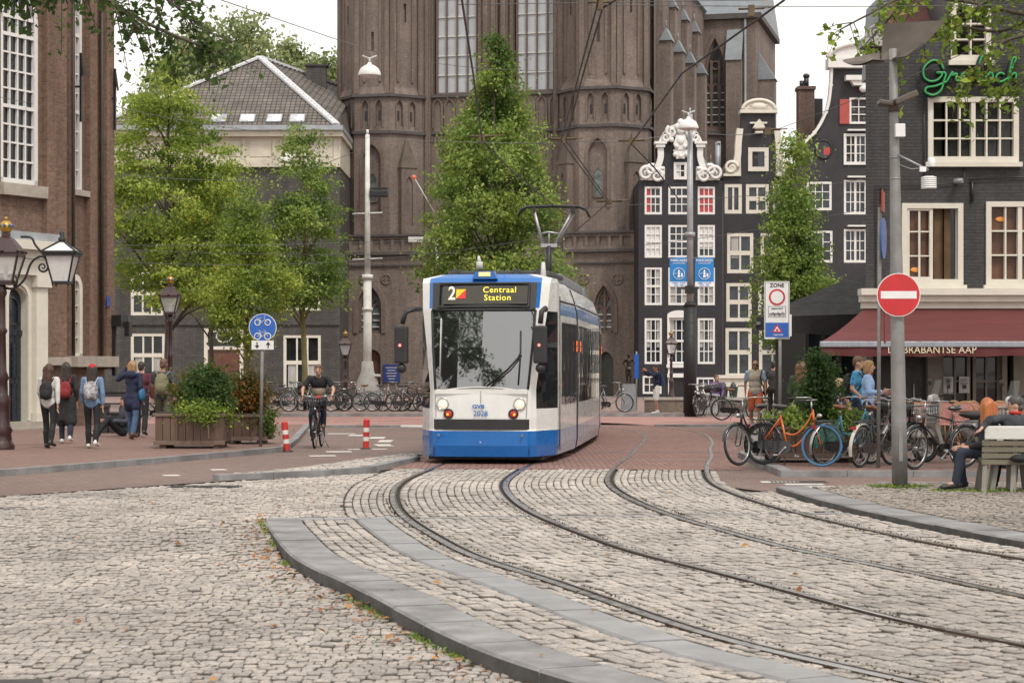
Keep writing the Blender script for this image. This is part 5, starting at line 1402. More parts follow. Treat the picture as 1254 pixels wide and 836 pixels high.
for mi,(a,b)in enumerate(MODS):
 T,L=modT((a,b));mb=MB(T)
 full=[(-x,z)for x,z in prof]+[(x,z)for x,z in reversed(prof[:-1])]
 n=len(full);vs=[(x,0,z)for x,z in full]+[(x,L,z)for x,z in full]
 for i in range(n-1):
  zm=(full[i][1]+full[i+1][1])/2
  mb.add([vs[i],vs[i+1],vs[n+i+1],vs[n+i]],[(0,1,2,3)],3 if zm<.57 else(4 if zm>3.24 else 0))
 mb.add(vs[:n],[tuple(range(n))],2);mb.add(vs[n:],[tuple(range(n))],2)
 mb.build('car_body',[m_tw,m_tb,m_tk,m_tskirt,m_roofg],TR)
 mb=MB(T);mb.box(-.95,.95,.05,L-.05,.05,.15);mb.build('underframe',m_tk,TR)
 mb=MB(T);mb.rbox(-.8,.85,.4,L-.4,3.26,3.46,.03);mb.build('roof_equipment',m_roofg,TR)
 mb=MB(T);mb.box(-1.02,1.02,-.28,.02,.25,3.05);mb.build('bellows',m_tk,TR)
 for s in(1,-1):
  sidepanel(T,TR,'side_window',.15,L-.15,1.0,2.45,m_tglass,.006,s);sidepanel(T,TR,'blue_stripe',.03,L-.03,2.58,2.78,m_stripe,.004,s)
  k=.9
  while k<L-.5:
   sidepanel(T,TR,'door_post',k,k+.06,.98,2.46,m_tk,.011,s);k+=1.15
  sidepanel(T,TR,'car_edge',.0,.07,.6,3.15,m_tw,.02,s)
  sidepanel(T,TR,'gutter',.05,L-.05,2.82,2.85,m_tk,.012,s)
 if mi<2:
  mb=MB(T);mb.box(1.18,1.235,.14,.26,1.93,2.17);hh_=mb.build('side_lamp',m_tk,TR)
  for zz in(1.95,2.06):
   q=MB(T);q.box(1.2-.022,1.242,.15,.25,zz,zz+.09);q.build('lens',MATS['amber side lamp'],hh_)
for yy in(1.4,2.9):
 mb=MB();mb.tube([(-.78,yy,.30),(-.66,yy,.30)],.29,20);mb.tube([(.66,yy,.30),(.78,yy,.30)],.29,20);mb.tube([(-.66,yy,.3),(.66,yy,.3)],.07,8);mb.build('wheelset',m_rust,TR)
T,L=modT(MODS[1]);
yp=1.6;T=T@Matrix.Translation((.10,0,0))@Matrix.Diagonal((.88,1,1,1))
W=(TW@T)
pw=W@Vector((0,yp,0))
zb_=3.46;zh=5.42;zk=zb_+1.05
mb=MB(T);mb.box(-.45,.45,yp-.5,yp+.5,zb_-.02,zb_+.08);mb.tube([(-.14,yp,zb_),(-.12,yp,zk)],.08,8);pg=mb.build('pantograph',m_tk,TR)
m_steelg=M('galvanised grey tube',(.42,.43,.44),.4,.6,var=.15,scale=5)
mb=MB(T);mb.box(-.34,.1,yp-.06,yp+.06,zk-.03,zk+.05)
mb.tube([(-.28,yp,zk),(-.5,yp-.1,zh-.12)],.035,8);mb.tube([(.02,yp,zk),(.5,yp-.1,zh-.12)],.035,8);mb.tube([(.07,yp+.05,zk),(.56,yp,zh-.16)],.02,6)
mb.tube([(-.36,yp,zk+.28),(-.12,yp,zk+.33),(.17,yp,zk+.28)],.02,6);mb.tube([(-.12,yp,zk),(-.12,yp,zk+.33)],.015,6);mb.build('pantograph_arm',m_steelg,pg)
mb=MB(T)
for dy in(-.16,.08):
 mb.tube([(-.95,yp+dy,zh-.22),(-.86,yp+dy,zh-.06),(-.7,yp+dy,zh),(0,yp+dy,zh+.02),(.7,yp+dy,zh),(.86,yp+dy,zh-.06),(.97,yp+dy,zh-.24)],.028,6)
mb.box(-.55,-.48,yp-.2,yp+.12,zh-.12,zh-.02);mb.box(.46,.58,yp-.2,yp+.12,zh-.14,zh-.02);mb.build('collector_bar',m_tk,pg)
PANTO=pw+Vector((0,0,zh+.04))
# ------------------------------------------------------------------ trees and plants
def leafmat(name,dark,midc,light,trans=.45):
 m,nt,p=newmat(name)
 at=nd(nt,'ShaderNodeAttribute',attribute_name='tint')
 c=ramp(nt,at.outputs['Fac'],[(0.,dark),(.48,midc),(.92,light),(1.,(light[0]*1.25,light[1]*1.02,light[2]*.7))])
 nt.links.new(c,p.inputs['Base Color']);setin(p,Roughness=.5);p.inputs['Specular IOR Level'].default_value=.35
 tr=nd(nt,'ShaderNodeBsdfTranslucent');nt.links.new(mixc(nt,.5,c,(.11,.19,.035)),tr.inputs[0])
 mx=nd(nt,'ShaderNodeMixShader');mx.inputs[0].default_value=trans
 out=[n for n in nt.nodes if n.type=='OUTPUT_MATERIAL'][0]
 nt.links.new(p.outputs[0],mx.inputs[1]);nt.links.new(tr.outputs[0],mx.inputs[2]);nt.links.new(mx.outputs[0],out.inputs[0])
 return m
lf_green=leafmat('fresh green leaves',(.065,.115,.022),(.19,.28,.055),(.34,.43,.095))
lf_lime=leafmat('lime green leaves',(.085,.14,.022),(.255,.345,.05),(.44,.51,.09))
lf_tip=leafmat('bright spring green leaves',(.08,.13,.02),(.20,.29,.04),(.34,.42,.06),.4)
lf_haze=leafmat('haze paled leaves',(.17,.21,.10),(.31,.36,.16),(.44,.47,.22))  # leaf colour lightened to carry the haze of distance
lf_dark=leafmat('deep green leaves',(.022,.045,.013),(.048,.088,.022),(.095,.14,.03))
lf_olive=leafmat('olive leaves with autumn tips',(.03,.05,.015),(.07,.10,.022),(.20,.12,.02))
lf_box=leafmat('glossy evergreen leaves',(.012,.035,.012),(.03,.07,.02),(.07,.12,.03))
lf_rust=leafmat('autumn red brown leaves',(.05,.06,.015),(.12,.075,.02),(.30,.12,.02))
m_bark=M('grey brown bark',(.075,.062,.048),.9,var=.35,scale=7,bmp=.8,bscale=25,aniso=(1,1,.25))
m_barkm=M('mossy yellow bark',(.15,.125,.055),.9,var=.35,scale=7,bmp=.8,bscale=25,aniso=(1,1,.25))
def leaves(name,pts,tints,size,mat,parent,rng,up=.35,outd=None,aspect=.62,jit=.3):
 """every point becomes one pointed, slightly folded leaf"""
 n=len(pts);pts=np.asarray(pts,float)
 nr=rng.normal(0,1,(n,3));nr[:,2]+=up*2
 if outd is not None:nr+=outd*.8
 nr/=np.linalg.norm(nr,axis=1,keepdims=True)
 d=rng.normal(0,1,(n,3));d[:,2]-=.4;d-=nr*(d*nr).sum(1,keepdims=True);d/=np.linalg.norm(d,axis=1,keepdims=True)+1e-9
 b=np.cross(nr,d)
 L=size*(1+rng.normal(0,jit,(n,1))).clip(.45,1.8);Wd=L*aspect*.5
 tip=pts+d*L*.55;base=pts-d*L*.45
 l=pts+b*Wd+nr*Wd*.3+d*L*.04;r=pts-b*Wd+nr*Wd*.3+d*L*.04
 V=np.stack([base,r,tip,l],1).reshape(-1,3)
 o=(np.arange(n)*4)[:,None]
 loops=(np.array([[0,1,2,0,2,3]])+o).reshape(-1)
 me=bpy.data.meshes.new(name);me.vertices.add(len(V));me.vertices.foreach_set('co',V.ravel())
 me.loops.add(len(loops));me.loops.foreach_set('vertex_index',loops.astype(np.int32))
 me.polygons.add(2*n);me.polygons.foreach_set('loop_start',(np.arange(2*n)*3).astype(np.int32));me.update(calc_edges=True)
 at=me.attributes.new('tint','FLOAT','FACE');at.data.foreach_set('value',np.repeat(np.clip(tints,0,1),2))
 me.materials.append(mat);ob=bpy.data.objects.new(name,me);COL.objects.link(ob)
 if parent is not None:ob.parent=parent
 return ob
def tree(label,loc,prof,trunk_r,nclump,per,leaf,mat,seed=1,bark=None,cat='tree',name='tree',group=None,sig=.3,lean_=0.,lumps=.5,gap=.30,limbs=16,squash=.75,inner=.35,yellow=.01):
 """prof: (height, crown radius) pairs; limbs end in leaf clumps, the outline is broken by lumps and gaps"""
 rng=np.random.default_rng(seed);bark=bark or m_bark
 t=thing(name,label,cat,loc,0,group)
 z0,z1=prof[0][0],prof[-1][0];zs=np.array([p[0]for p in prof]);rs=np.array([p[1]for p in prof])
 C=[];T=[]
 tries=0;off=rng.random(3)*50
 while len(C)<nclump and tries<nclump*30:
  tries+=1
  zq=rng.uniform(z0,z1);Rz=np.interp(zq,zs,rs)
  if rng.random()>(Rz/rs.max())**1.3+.06:continue
  a=rng.uniform(0,2*np.pi);f=rng.random()**.5
  if f<inner and rng.random()<.6:continue
  lump=1+lumps*mnoise.noise(Vector((math.cos(a)*1.6+off[0],math.sin(a)*1.6+off[1],zq*.55+off[2])))*1.6
  rad=Rz*f*lump
  p=np.array([math.cos(a)*rad,math.sin(a)*rad,zq])
  if mnoise.noise(Vector(p*.75+off))>(.5-gap*1.2):continue
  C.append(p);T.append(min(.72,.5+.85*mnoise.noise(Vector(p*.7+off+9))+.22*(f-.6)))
 C=np.array(C);T=np.array(T);n=len(C)
 cs=sig*(.6+.8*rng.random((n,1,1)))
 pts=(C[:,None]+rng.normal(0,1,(n,per,3))*cs*np.array([1,1,squash])).reshape(-1,3)
 tint=np.repeat(T,per)+rng.normal(0,.16,n*per)
 tint[rng.random(n*per)<yellow]=1.
 outd=np.repeat(C*np.array([1,1,0])/(np.linalg.norm(C[:,:2],axis=1,keepdims=True)+.3),per,0)
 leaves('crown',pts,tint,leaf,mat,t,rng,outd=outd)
 mb=MB();H=z1*.93
 tp=[Vector((lean_*k*k/25*H*.1+.05*math.sin(k*1.3+seed),.05*math.cos(k*1.7+seed),H*k/8))for k in range(9)];tp[0]=Vector((0,0,-.05))
 mb.tube(tp,[trunk_r*(1.25 if k==0 else 1)*(1-.85*k/8)for k in range(9)],9)
 order=rng.permutation(n)[:limbs]
 for i in order:
  c=Vector(C[i]);zb=max(z0*.75,c.z-math.hypot(c.x,c.y)*.9-.3);zb=min(zb,H*.9)
  k=zb/H*8;i0=min(int(k),7);st=tp[i0].lerp(tp[i0+1],k-i0)
  m1=st.lerp(c,.5)+Vector((0,0,.12*(c-st).length));r0=trunk_r*.42*(1-.7*zb/H)
  mb.tube([st,m1,c],[r0,r0*.6,r0*.2],6)
 mb.build('trunk',bark,t)
 return t
def at(px,D):return(X(px,D),D,0)
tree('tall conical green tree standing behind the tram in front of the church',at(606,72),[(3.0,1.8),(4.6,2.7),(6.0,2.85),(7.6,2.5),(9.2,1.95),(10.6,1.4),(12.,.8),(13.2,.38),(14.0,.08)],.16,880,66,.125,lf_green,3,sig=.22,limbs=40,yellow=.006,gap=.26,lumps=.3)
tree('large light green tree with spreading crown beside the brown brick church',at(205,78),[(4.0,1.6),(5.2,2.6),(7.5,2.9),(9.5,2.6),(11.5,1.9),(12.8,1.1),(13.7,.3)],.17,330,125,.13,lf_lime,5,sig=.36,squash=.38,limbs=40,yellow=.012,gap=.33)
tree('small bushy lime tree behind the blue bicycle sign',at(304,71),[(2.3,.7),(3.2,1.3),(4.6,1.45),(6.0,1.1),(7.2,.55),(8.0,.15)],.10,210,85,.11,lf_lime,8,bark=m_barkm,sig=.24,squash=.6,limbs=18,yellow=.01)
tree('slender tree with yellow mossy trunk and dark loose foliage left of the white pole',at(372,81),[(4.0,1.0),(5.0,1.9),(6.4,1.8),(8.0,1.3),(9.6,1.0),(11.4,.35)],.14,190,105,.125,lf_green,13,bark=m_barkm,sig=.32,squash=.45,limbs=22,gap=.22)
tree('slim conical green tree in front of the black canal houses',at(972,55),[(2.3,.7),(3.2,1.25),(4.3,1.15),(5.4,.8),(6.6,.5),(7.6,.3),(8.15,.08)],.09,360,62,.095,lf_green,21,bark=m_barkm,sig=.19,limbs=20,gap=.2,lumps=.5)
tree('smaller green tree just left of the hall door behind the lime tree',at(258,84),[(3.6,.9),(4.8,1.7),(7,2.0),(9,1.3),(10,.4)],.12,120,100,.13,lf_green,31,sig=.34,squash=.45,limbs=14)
for i,(px,h,r,sd)in enumerate(((245,27.5,3.6,41),(300,28.2,3.8,42),(352,26.0,3.6,43),(402,25.0,3.4,44),(205,24.5,3.2,45))):
 lab=['pale treetop rising above the left slope of the tiled roof','pale treetop, highest of those behind the tiled roof','pale treetop behind the right slope of the tiled roof','pale treetop between tiled roof chimney and church turret','pale treetop just right of the large light green tree'][i]
 tree(lab,at(px,150),[(12,2.5),(16,r*.9),(20,r),(h-4,r*.9),(h-1.5,r*.55),(h,.6)],.35,420,40,.34,lf_haze,sd,group='pale trees behind the hall',sig=.6,limbs=14,gap=.2,lumps=.4)
def overhang(label,loc,limbs,crown,mat,seed,leaf,n_twig,per_twig,tr=.22,sag=.25):
 rng=np.random.default_rng(seed);t=thing('street_tree',label,'tree',loc)
 mb=MB();L=Vector(loc)
 H=crown[1]
 mb.tube([(0,0,-.05),(.05,.03,2.5),(0,0,H*.6),(.1,0,H*.85)],[tr*1.2,tr,tr*.7,tr*.25],10)
 pts=[];tin=[]
 for limb in limbs:
  P_=[Vector(p)-L for p in limb]
  P_=[Vector((0,0,min(max(P_[0].z-1.0,2.5),H*.7)))]+P_
  cv=catmull(P_,8);n=len(cv)
  mb.tube(cv,[.034*(1-.88*i/n)+.005 for i in range(n)],6)
  for k in range(n_twig):
   i=rng.integers(int(n*.25),n);base=cv[i]
   d=Vector(rng.normal(0,1,3));d.z=d.z*.5-.25;d.normalize();d=(d+(cv[min(i+1,n-1)]-cv[max(i-1,0)]).normalized()*.7).normalized()
   l=rng.uniform(.25,.65);tip=base+d*l;tip.z-=sag*l
   mb.tube([base,base.lerp(tip,.5)+Vector((0,0,.03)),tip],[.009,.006,.003],4)
   tt=.5+rng.normal(0,.15)
   for q in range(per_twig):
    f=rng.uniform(.15,1.05);p=base.lerp(tip,f)+Vector(rng.normal(0,.05,3));p.z-=.03
    pts.append(p);tin.append(tt+rng.normal(0,.15))
 nv=len(pts)
 zc,rc=(crown[0]+crown[1])/2,crown[2]
 for k in range(2600):
  v=rng.normal(0,1,3);v/=np.linalg.norm(v);v*=rng.random()**.4
  c=Vector((v[0]*rc,v[1]*rc,zc+v[2]*(crown[1]-crown[0])/2))
  if mnoise.noise(c*.8)>.38:continue
  for q in range(15):pts.append(c+Vector(rng.normal(0,.22,3)));tin.append(.4+rng.normal(0,.15))
 ob=leaves('crown',[tuple(p)for p in pts],np.array(tin),leaf,mat,t,rng,up=.5,aspect=.75)
 mb.build('trunk',m_bark,t)
 return t
def PW(*a):return tuple(P(*a))
overhang('dark leafy branch of a street tree hanging in at the top left',(-8.7,21,0),[[PW(-60,-74,22),PW(60,-26,22),PW(130,1,22),PW(185,31,22),PW(235,52,22.2),PW(258,58,22.3)],[PW(-40,-64,22.4),PW(90,-39,22.4),PW(180,-14,22.4),PW(225,16,22.4),PW(240,38,22.4)],[PW(-60,-74,21.6),PW(30,-39,21.6),PW(100,-19,21.6),PW(150,14,21.6),PW(170,36,21.7)],[PW(-60,-54,22),PW(0,-29,22),PW(40,-12,22)]],(5.7,11.5,3.8),lf_dark,61,.078,36,14)
overhang('yellow green leafy branches of a street tree reaching in at the top right',(10.6,29,0),[[PW(1330,32,28.5),PW(1250,17,28.5),PW(1180,2,28.5),PW(1110,-3,28.4),PW(1060,20,28.3),PW(1028,37,28.2)],[PW(1330,-28,28.8),PW(1200,-33,28.8),PW(1120,-8,28.8),PW(1090,22,28.8),PW(1060,54,28.8)],[PW(1330,32,28),PW(1262,42,28),PW(1225,54,28),PW(1200,82,28),PW(1178,108,28)],[PW(1340,112,28.2),PW(1270,92,28.2),PW(1240,104,28.2)],[PW(1330,2,29.2),PW(1230,37,29.2),PW(1170,32,29.2),PW(1130,40,29.2),PW(1095,67,29.2)],[PW(1330,12,28.2),PW(1240,-8,28.2),PW(1190,12,28.2),PW(1150,27,28.2)]],(7.0,13,3.4),lf_tip,62,.095,27,11)
def bush(name,label,loc,R_,n,per,leaf,mat,seed,cat='shrub',sig=.1,stem=True,flat=.8,group=None,col=None,parent=None,trunk_h=None):
 prof=[(R_[2],R_[0]*.75),(R_[2]+.35*(R_[1]-R_[2]),R_[0]),(R_[2]+.7*(R_[1]-R_[2]),R_[0]*.8),(R_[1],R_[0]*.25)]
 return tree(label,loc,prof,.02,n,per,leaf,mat,seed,cat=cat,name=name,sig=sig,limbs=14,gap=.1,group=group,squash=.8)
 # ------------------------------------------------------------------ street furniture, signs, lamps, wires
m_grey=M('grey galvanised pole',(.24,.235,.225),.55,.3,var=.18,scale=4,dirt=.25)
m_wpole=M('weathered white pole',(.60,.59,.55),.6,var=.12,scale=3,dirt=.4)
m_oxblood=M('dark red brown iron',(.035,.012,.012),.4,var=.25,scale=6,coat=.3)
m_opal=M('opal lamp glass',(.62,.62,.60),.3,var=.05,coat=.4)
m_signw=M('sign white',(.72,.72,.71),.4,var=.05,dirt=.08);m_signr=M('sign red',(.50,.012,.016),.38,var=.08,coat=.25,dirt=.06);m_signb=M('sign blue',(.01,.10,.42),.38,var=.06,coat=.3)
m_signk=M('sign black',(.015,.015,.015),.5)
m_signg=M('sign back grey',(.30,.31,.32),.5,.5)
m_concrete=M('pale concrete',(.36,.34,.31),.85,var=.15,scale=4,bmp=.3,dirt=.3)
def pole(mb,x,y,z0,z1,r0,r1=None,m=0,seg=14):mb.tube([(x,y,z0),(x,y,z1)],[r0,r1 or r0],seg,m)
def disc(mb,c,r,y,t=.004,m=0,seg=32):
 """round plate facing -Y at depth y"""
 mb.add([(c[0]+r*math.cos(2*math.pi*k/seg),y,c[1]+r*math.sin(2*math.pi*k/seg))for k in range(seg)]+[(c[0]+r*math.cos(2*math.pi*k/seg),y+t,c[1]+r*math.sin(2*math.pi*k/seg))for k in range(seg)],[tuple(range(seg)),tuple(reversed(range(seg,2*seg)))]+[(k,(k+1)%seg,seg+(k+1)%seg,seg+k)for k in range(seg)],m)
D=79;T0=at(450,D)
t=thing('overhead_pole','tall weathered white tram wire pole on a concrete foot left of the tram','pole',T0)
mb=MB();pole(mb,0,0,.8,Z(340,D),.17,.16);pole(mb,0,0,Z(340,D),Z(165,D),.12,.085);mb.tube([(0,0,Z(340,D)-.05),(0,0,Z(340,D)+.12)],.225,14);mb.tube([(0,0,Z(380,D)),(0,0,Z(380,D)+.1)],.215,14);pole(mb,0,0,Z(165,D),Z(165,D)+.2,.05);mb.build('shaft',m_wpole,t)
mb=MB();mb.lathe([(.52,0),(.50,.7),(.40,1.15),(.26,1.5),(.22,1.9),(0,1.9)],10);mb.build('foot',m_concrete,t)
mb=MB();z0=Z(238,D);mb.rbox(.1,.82,-.2,.15,z0-.12,z0+.16,.05);mb.box(.12,.8,-.15,.1,z0+.2,z0+.26);mb.build('signal_box',m_signk,t)
for k,(a,b)in enumerate(((262,.02),(318,.015))):
 mb=MB();mb.tube([(-.6,0,Z(a,D)),(.6,0,Z(a,D)+.05)],.03,6);mb.build('wire_clamp',m_palebar,t)
mb=MB();mb.rbox(.2,.52,-.2,.1,Z(492,D)+1.0,Z(458,D),.03);mb.tube([(.1,0,Z(470,D)),(.4,0,Z(470,D))],.05,6);mb.build('cabinet',m_palebar,t)
def globe(px,py,D,w,label,antenna=False):
 t=thing('hanging_lamp',label,'lamp',P(px,py,D),0,'white dome lamps hung over the street');r=w/2
 mb=MB();mb.lathe([(r*1.02,-.02),(r*1.03,.02),(r*.98,r*.28),(r*.8,r*.62),(r*.45,r*.86),(.07,r*.95),(.05,r*1.15),(0,r*1.16)],20);mb.build('lamp_shade',m_white,t)
 mb=MB();mb.lathe([(r*.95,-.02),(r*.8,-.05),(r*.4,-.08),(0,-.09)],20);mb.build('diffuser',m_opal,t)
 mb=MB();mb.tube([(0,0,r*1.1),(0,0,r*1.55)],.03,6);mb.tube([(-.22,0,r*1.75),(0,0,r*1.5),(.22,0,r*1.75)],.025,6);mb.build('hanger',m_palebar,t)
globe(452.5,92,60,.66,'large white dome lamp hung high in front of the left church turret')
globe(351,198,84,.66,'small white dome lamp hung in front of the slender tree below the tiled roof')
globe(126,182,60,.5,'white dome lamp half hidden behind the brown brick church corner')
globe(843,157,66.5,.66,'white dome lamp on top of the banner pole by the canal houses')
D=67;t=thing('banner_pole','tall grey pole with thick black lower part carrying two blue banners','pole',at(845,D))
mb=MB();pole(mb,0,0,Z(375,D),Z(140,D),.12,.085);mb.tube([(0,0,Z(290,D)),(0,0,Z(290,D)+.15)],.17,12);mb.tube([(0,0,Z(140,D)),(0,0,Z(132,D))],.03,6);mb.build('shaft',M('light grey pole',(.33,.34,.35),.45,.2,var=.1,dirt=.2),t)
mb=MB();pole(mb,0,0,0,Z(375,D),.225,.215);mb.tube([(0,0,Z(375,D)),(0,0,Z(370,D))],[.23,.15],14);mb.build('sleeve',M('matt black sleeve',(.012,.012,.013),.6,var=.2),t)
mb=MB();mb.box(-.18,.1,-.22,-.1,Z(356,D)-.1,Z(350,D));mb.tube([(-.3,-.1,Z(353,D)),(.3,-.1,Z(353,D))],.03,6);mb.build('bracket',m_signk,t)
m_ban=M('banner cyan blue',(.015,.20,.52),.6,var=.05)
def bar_text(mb,s,size,x,y,z,bold=.002,xs=1.,m=0):text_mb(mb,s,size,front(x,y,z),m,.002,bold=bold,xs=xs)
for s,(a,b)in((-1,(820,842.5)),(1,(851,874))):
 x0,x1=X(a,D)-X(845,D),X(b,D)-X(845,D);z1,z0=Z(315.5,D),Z(351,D)
 mb=MB();n=6
 for i in range(n):
  u0,u1=x0+(x1-x0)*i/n,x0+(x1-x0)*(i+1)/n;f=lambda xx:-.02-.02*math.sin(4*(xx-x0))
  mb.quad((u0,f(u0),z0),(u1,f(u1),z0),(u1,f(u1),z1),(u0,f(u0),z1));mb.quad((u0,f(u0)+.006,z0),(u0,f(u0)+.006,z1),(u1,f(u1)+.006,z1),(u1,f(u1)+.006,z0))
 b=tag(mb.build('banner',m_ban,None,fix=False),('blue pancake banner on the left of the black footed pole','blue pancake banner on the right of the black footed pole')[s>0],'banner','blue pancake banners');b.location=t.location
 mb=MB();c=(x0+x1)/2;yy=-.05
 bar_text(mb,'PANCAKES',.115,c,yy,z1-.10,.002,.98);mb.box(x0+.1,x1-.1,yy,yy+.004,z1-.2,z1-.185)
 R_=.19;zc=z0+.43
 mb.tube([(c+R_*math.cos(2*math.pi*k/24),yy,zc+R_*math.sin(2*math.pi*k/24))for k in range(24)],.010,5,closed=True)
 mb.ell((c,yy,zc+.10),(.03,.006,.035),8,6);mb.box(c-.035,c+.03,yy-.002,yy+.004,zc-.03,zc+.07);mb.prism([(c-.05,zc-.12),(c+.05,zc-.12),(c+.03,zc-.03),(c-.035,zc-.03)],yy,yy+.004);mb.bar((c-.03,yy,zc+.05),(c-.12,yy,zc+.0),.02,.006);mb.bar((c+.03,yy,zc+.05),(c+.10,yy,zc+.04),.02,.006);mb.box(c-.15,c-.09,yy,yy+.004,zc+.0,zc+.015)
 mb.box(c+.07,c+.13,yy,yy+.004,zc-.10,zc+.02)
 mb.build('banner_print',M('banner white print',(.75,.78,.8),.6),b)
 mb=MB();mb.quad((x0,-.045,z0),(x1,-.045,z0),(x1,-.045,z0+.16),(x0,-.045,z0+.16));mb.build('white_strip',M('banner white print',(0,0,0)),b,fix=False)
 mb=MB();bar_text(mb,'OPEN 7 DAYS',.072,c,-.05,z0+.115,.001);bar_text(mb,'09:00 - 22:00',.06,c,-.05,z0+.045,.001);mb.build('opening_hours',m_ban,b)
 for zz_ in(z0,z1):
  mb=MB();mb.tube([(0,-.02,zz_),(x0 if s<0 else x1,-.02,zz_)],.015,6);mb.build('banner_arm',m_grey,b)
def lantern_parts(t,z0,s,crown=True,m_iron=None,glass=None,x=0,y=0):
 """four sided street lantern standing on z0"""
 m_iron=m_iron or m_oxblood
 w0,w1,h=.13*s,.24*s,.42*s
 mb=MB()
 for sx in(-1,1):
  for sy in(-1,1):mb.bar((x+sx*w0,y+sy*w0,z0),(x+sx*w1,y+sy*w1,z0+h),.028*s)
 for zq,w in((z0,w0),(z0+h,w1)):
  for a,b in(((-1,-1),(1,-1)),((1,-1),(1,1)),((1,1),(-1,1)),((-1,1),(-1,-1))):mb.bar((x+a[0]*w,y+a[1]*w,zq),(x+b[0]*w,y+b[1]*w,zq),.034*s)
 mb.box(x-w0,x+w0,y-w0,y+w0,z0-.05*s,z0-.01*s)
 zt=z0+h;rf=[(w1*1.45,zt+.0),(w1*1.5,zt+.04*s),(w1*1.15,zt+.15*s),(w1*.62,zt+.27*s),(w1*.34,zt+.30*s),(w1*.34,zt+.36*s),(0,zt+.37*s)]
 mb.lathe(rf,4,(x,y,0),a0=math.pi/4,smooth=False)
 for k in range(8):
  a=math.pi/4*k;r=w1*1.12 if k%2==0 else w1*1.5
  mb.ell((x+r*math.cos(a),y+r*math.sin(a),zt+.06*s),.03*s,6,4)
 o=mb.build('lantern',m_iron,t)
 mb=MB()
 for a,b in(((-1,-1),(1,-1)),((1,-1),(1,1)),((1,1),(-1,1)),((-1,1),(-1,-1))):
  mb.quad((x+a[0]*w0,y+a[1]*w0,z0+.01),(x+b[0]*w0,y+b[1]*w0,z0+.01),(x+b[0]*w1,y+b[1]*w1,zt-.01),(x+a[0]*w1,y+a[1]*w1,zt-.01))
 mb.build('lantern_glass',glass or m_lglass,o,fix=False)
 mb=MB();mb.tube([(x,y,z0),(x,y,z0+.14*s)],.035*s,8);mb.ell((x,y,z0+.2*s),(.045*s,.045*s,.07*s),8,6);mb.build('lamp_bulb',m_opal,o)
 if crown:
  mb=MB();zc=zt+.37*s;mb.lathe([(.075*s,zc),(.10*s,zc+.06*s),(.11*s,zc+.11*s),(.06*s,zc+.17*s),(0,zc+.19*s)],10,(x,y,0));mb.ell((x,y,zc+.215*s),.03*s,8,6)
  mb.build('crown_finial',M('gilded crown',(.45,.26,.05),.35,.6,var=.3,scale=20),o)
  mb=MB()
  for k in range(8):a=2*math.pi*k/8;mb.ell((x+.105*s*math.cos(a),y+.105*s*math.sin(a),zc+.10*s),.026*s,6,4)
  mb.build('crown_enamel',M('blue enamel',(.01,.10,.25),.3),o)
 return o
def lanternglass():
 m,nt,p=newmat('lantern glass');setin(p,Base_Color=(.8,.8,.78,1),Roughness=.1);p.inputs['Specular IOR Level'].default_value=.6
 tr=nd(nt,'ShaderNodeBsdfTransparent');mx=nd(nt,'ShaderNodeMixShader');mx.inputs[0].default_value=.35
 out=[n for n in nt.nodes if n.type=='OUTPUT_MATERIAL'][0]
 nt.links.new(tr.outputs[0],mx.inputs[1]);nt.links.new(p.outputs[0],mx.inputs[2]);nt.links.new(mx.outputs[0],out.inputs[0]);return m
m_lglass=lanternglass()
m_clear=m_lglass.copy();m_clear.name='clear screen';m_clear.node_tree.nodes['Mix Shader'].inputs[0].default_value=.1
def iron_post(mb,H,s=1.,x=0,y=0):
 mb.lathe([(.19*s,0),(.20*s,.08),(.18*s,.12),(.17*s,.35),(.19*s,.38),(.15*s,.48),(.115*s,.62),(.105*s,.95),(.13*s,1.0),(.13*s,1.05),(.085*s,1.12),(.075*s,H*.6),(.095*s,H*.6+.05),(.075*s,H*.6+.1),(.06*s,H-.25),(.10*s,H-.2),(.06*s,H-.12),(.07*s,H),(0,H)],12,(x,y,0))
def crownlamp(px,D,ztop,s,label,z_ground=0):
 t=thing('street_lamp',label,'street lamp',(X(px,D),D,z_ground),0,'crown topped lantern posts')
 H=ztop-z_ground-1.05*s
 mb=MB();iron_post(mb,H,s*.9);mb.tube([(-.08*s,0,H-.1),(-.15*s,0,H-.02),(-.13*s,0,H+.04)],.018*s,6);mb.tube([(.08*s,0,H-.1),(.15*s,0,H-.02),(.13*s,0,H+.04)],.018*s,6);mb.build('post',m_oxblood,t)
 lantern_parts(t,H+.05,s);return t
crownlamp(208.5,56,Z(337,56),1.05,'dark red crown topped lantern post behind the wooden planter',.09)
crownlamp(423,78,Z(405,78),.95,'dark red lantern post by the church wall left of the white pole',.05)
crownlamp(822,82,Z(405,82),.95,'dark red lantern post in front of the white framed black house door',.05)
D=38;t=thing('street_lamp','dark red lantern post at the left edge carrying a second lamp on a scroll arm','street lamp',(X(1,D),D,.09))
zg=.09;zl=lambda py:Z(py,D)-zg
mb=MB();mb.lathe([(.26,0),(.27,.06),(.22,.14),(.20,.3),(.23,.36),(.18,.45),(.17,.85),(.20,.95),(.14,1.05),(.13,1.3),(.16,1.36),(.11,1.5),(.095,2.2),(.13,2.26),(.095,2.33),(.085,2.9),(.12,2.98),(.10,3.1),(.05,zl(340)),(0,zl(340))],14);mb.build('post',m_oxblood,t)
x76=X(76,D)-X(1,D);x20=X(16,D)-X(1,D)
mb=MB()
arm=catmull([Vector((.05,0,zl(352))),Vector((.25,0,zl(353))),Vector((.45,0,zl(342))),Vector((.58,0,zl(322))),Vector((.75,0,zl(314))),Vector((.88,0,zl(317)))],6);mb.tube(arm,.022,8)
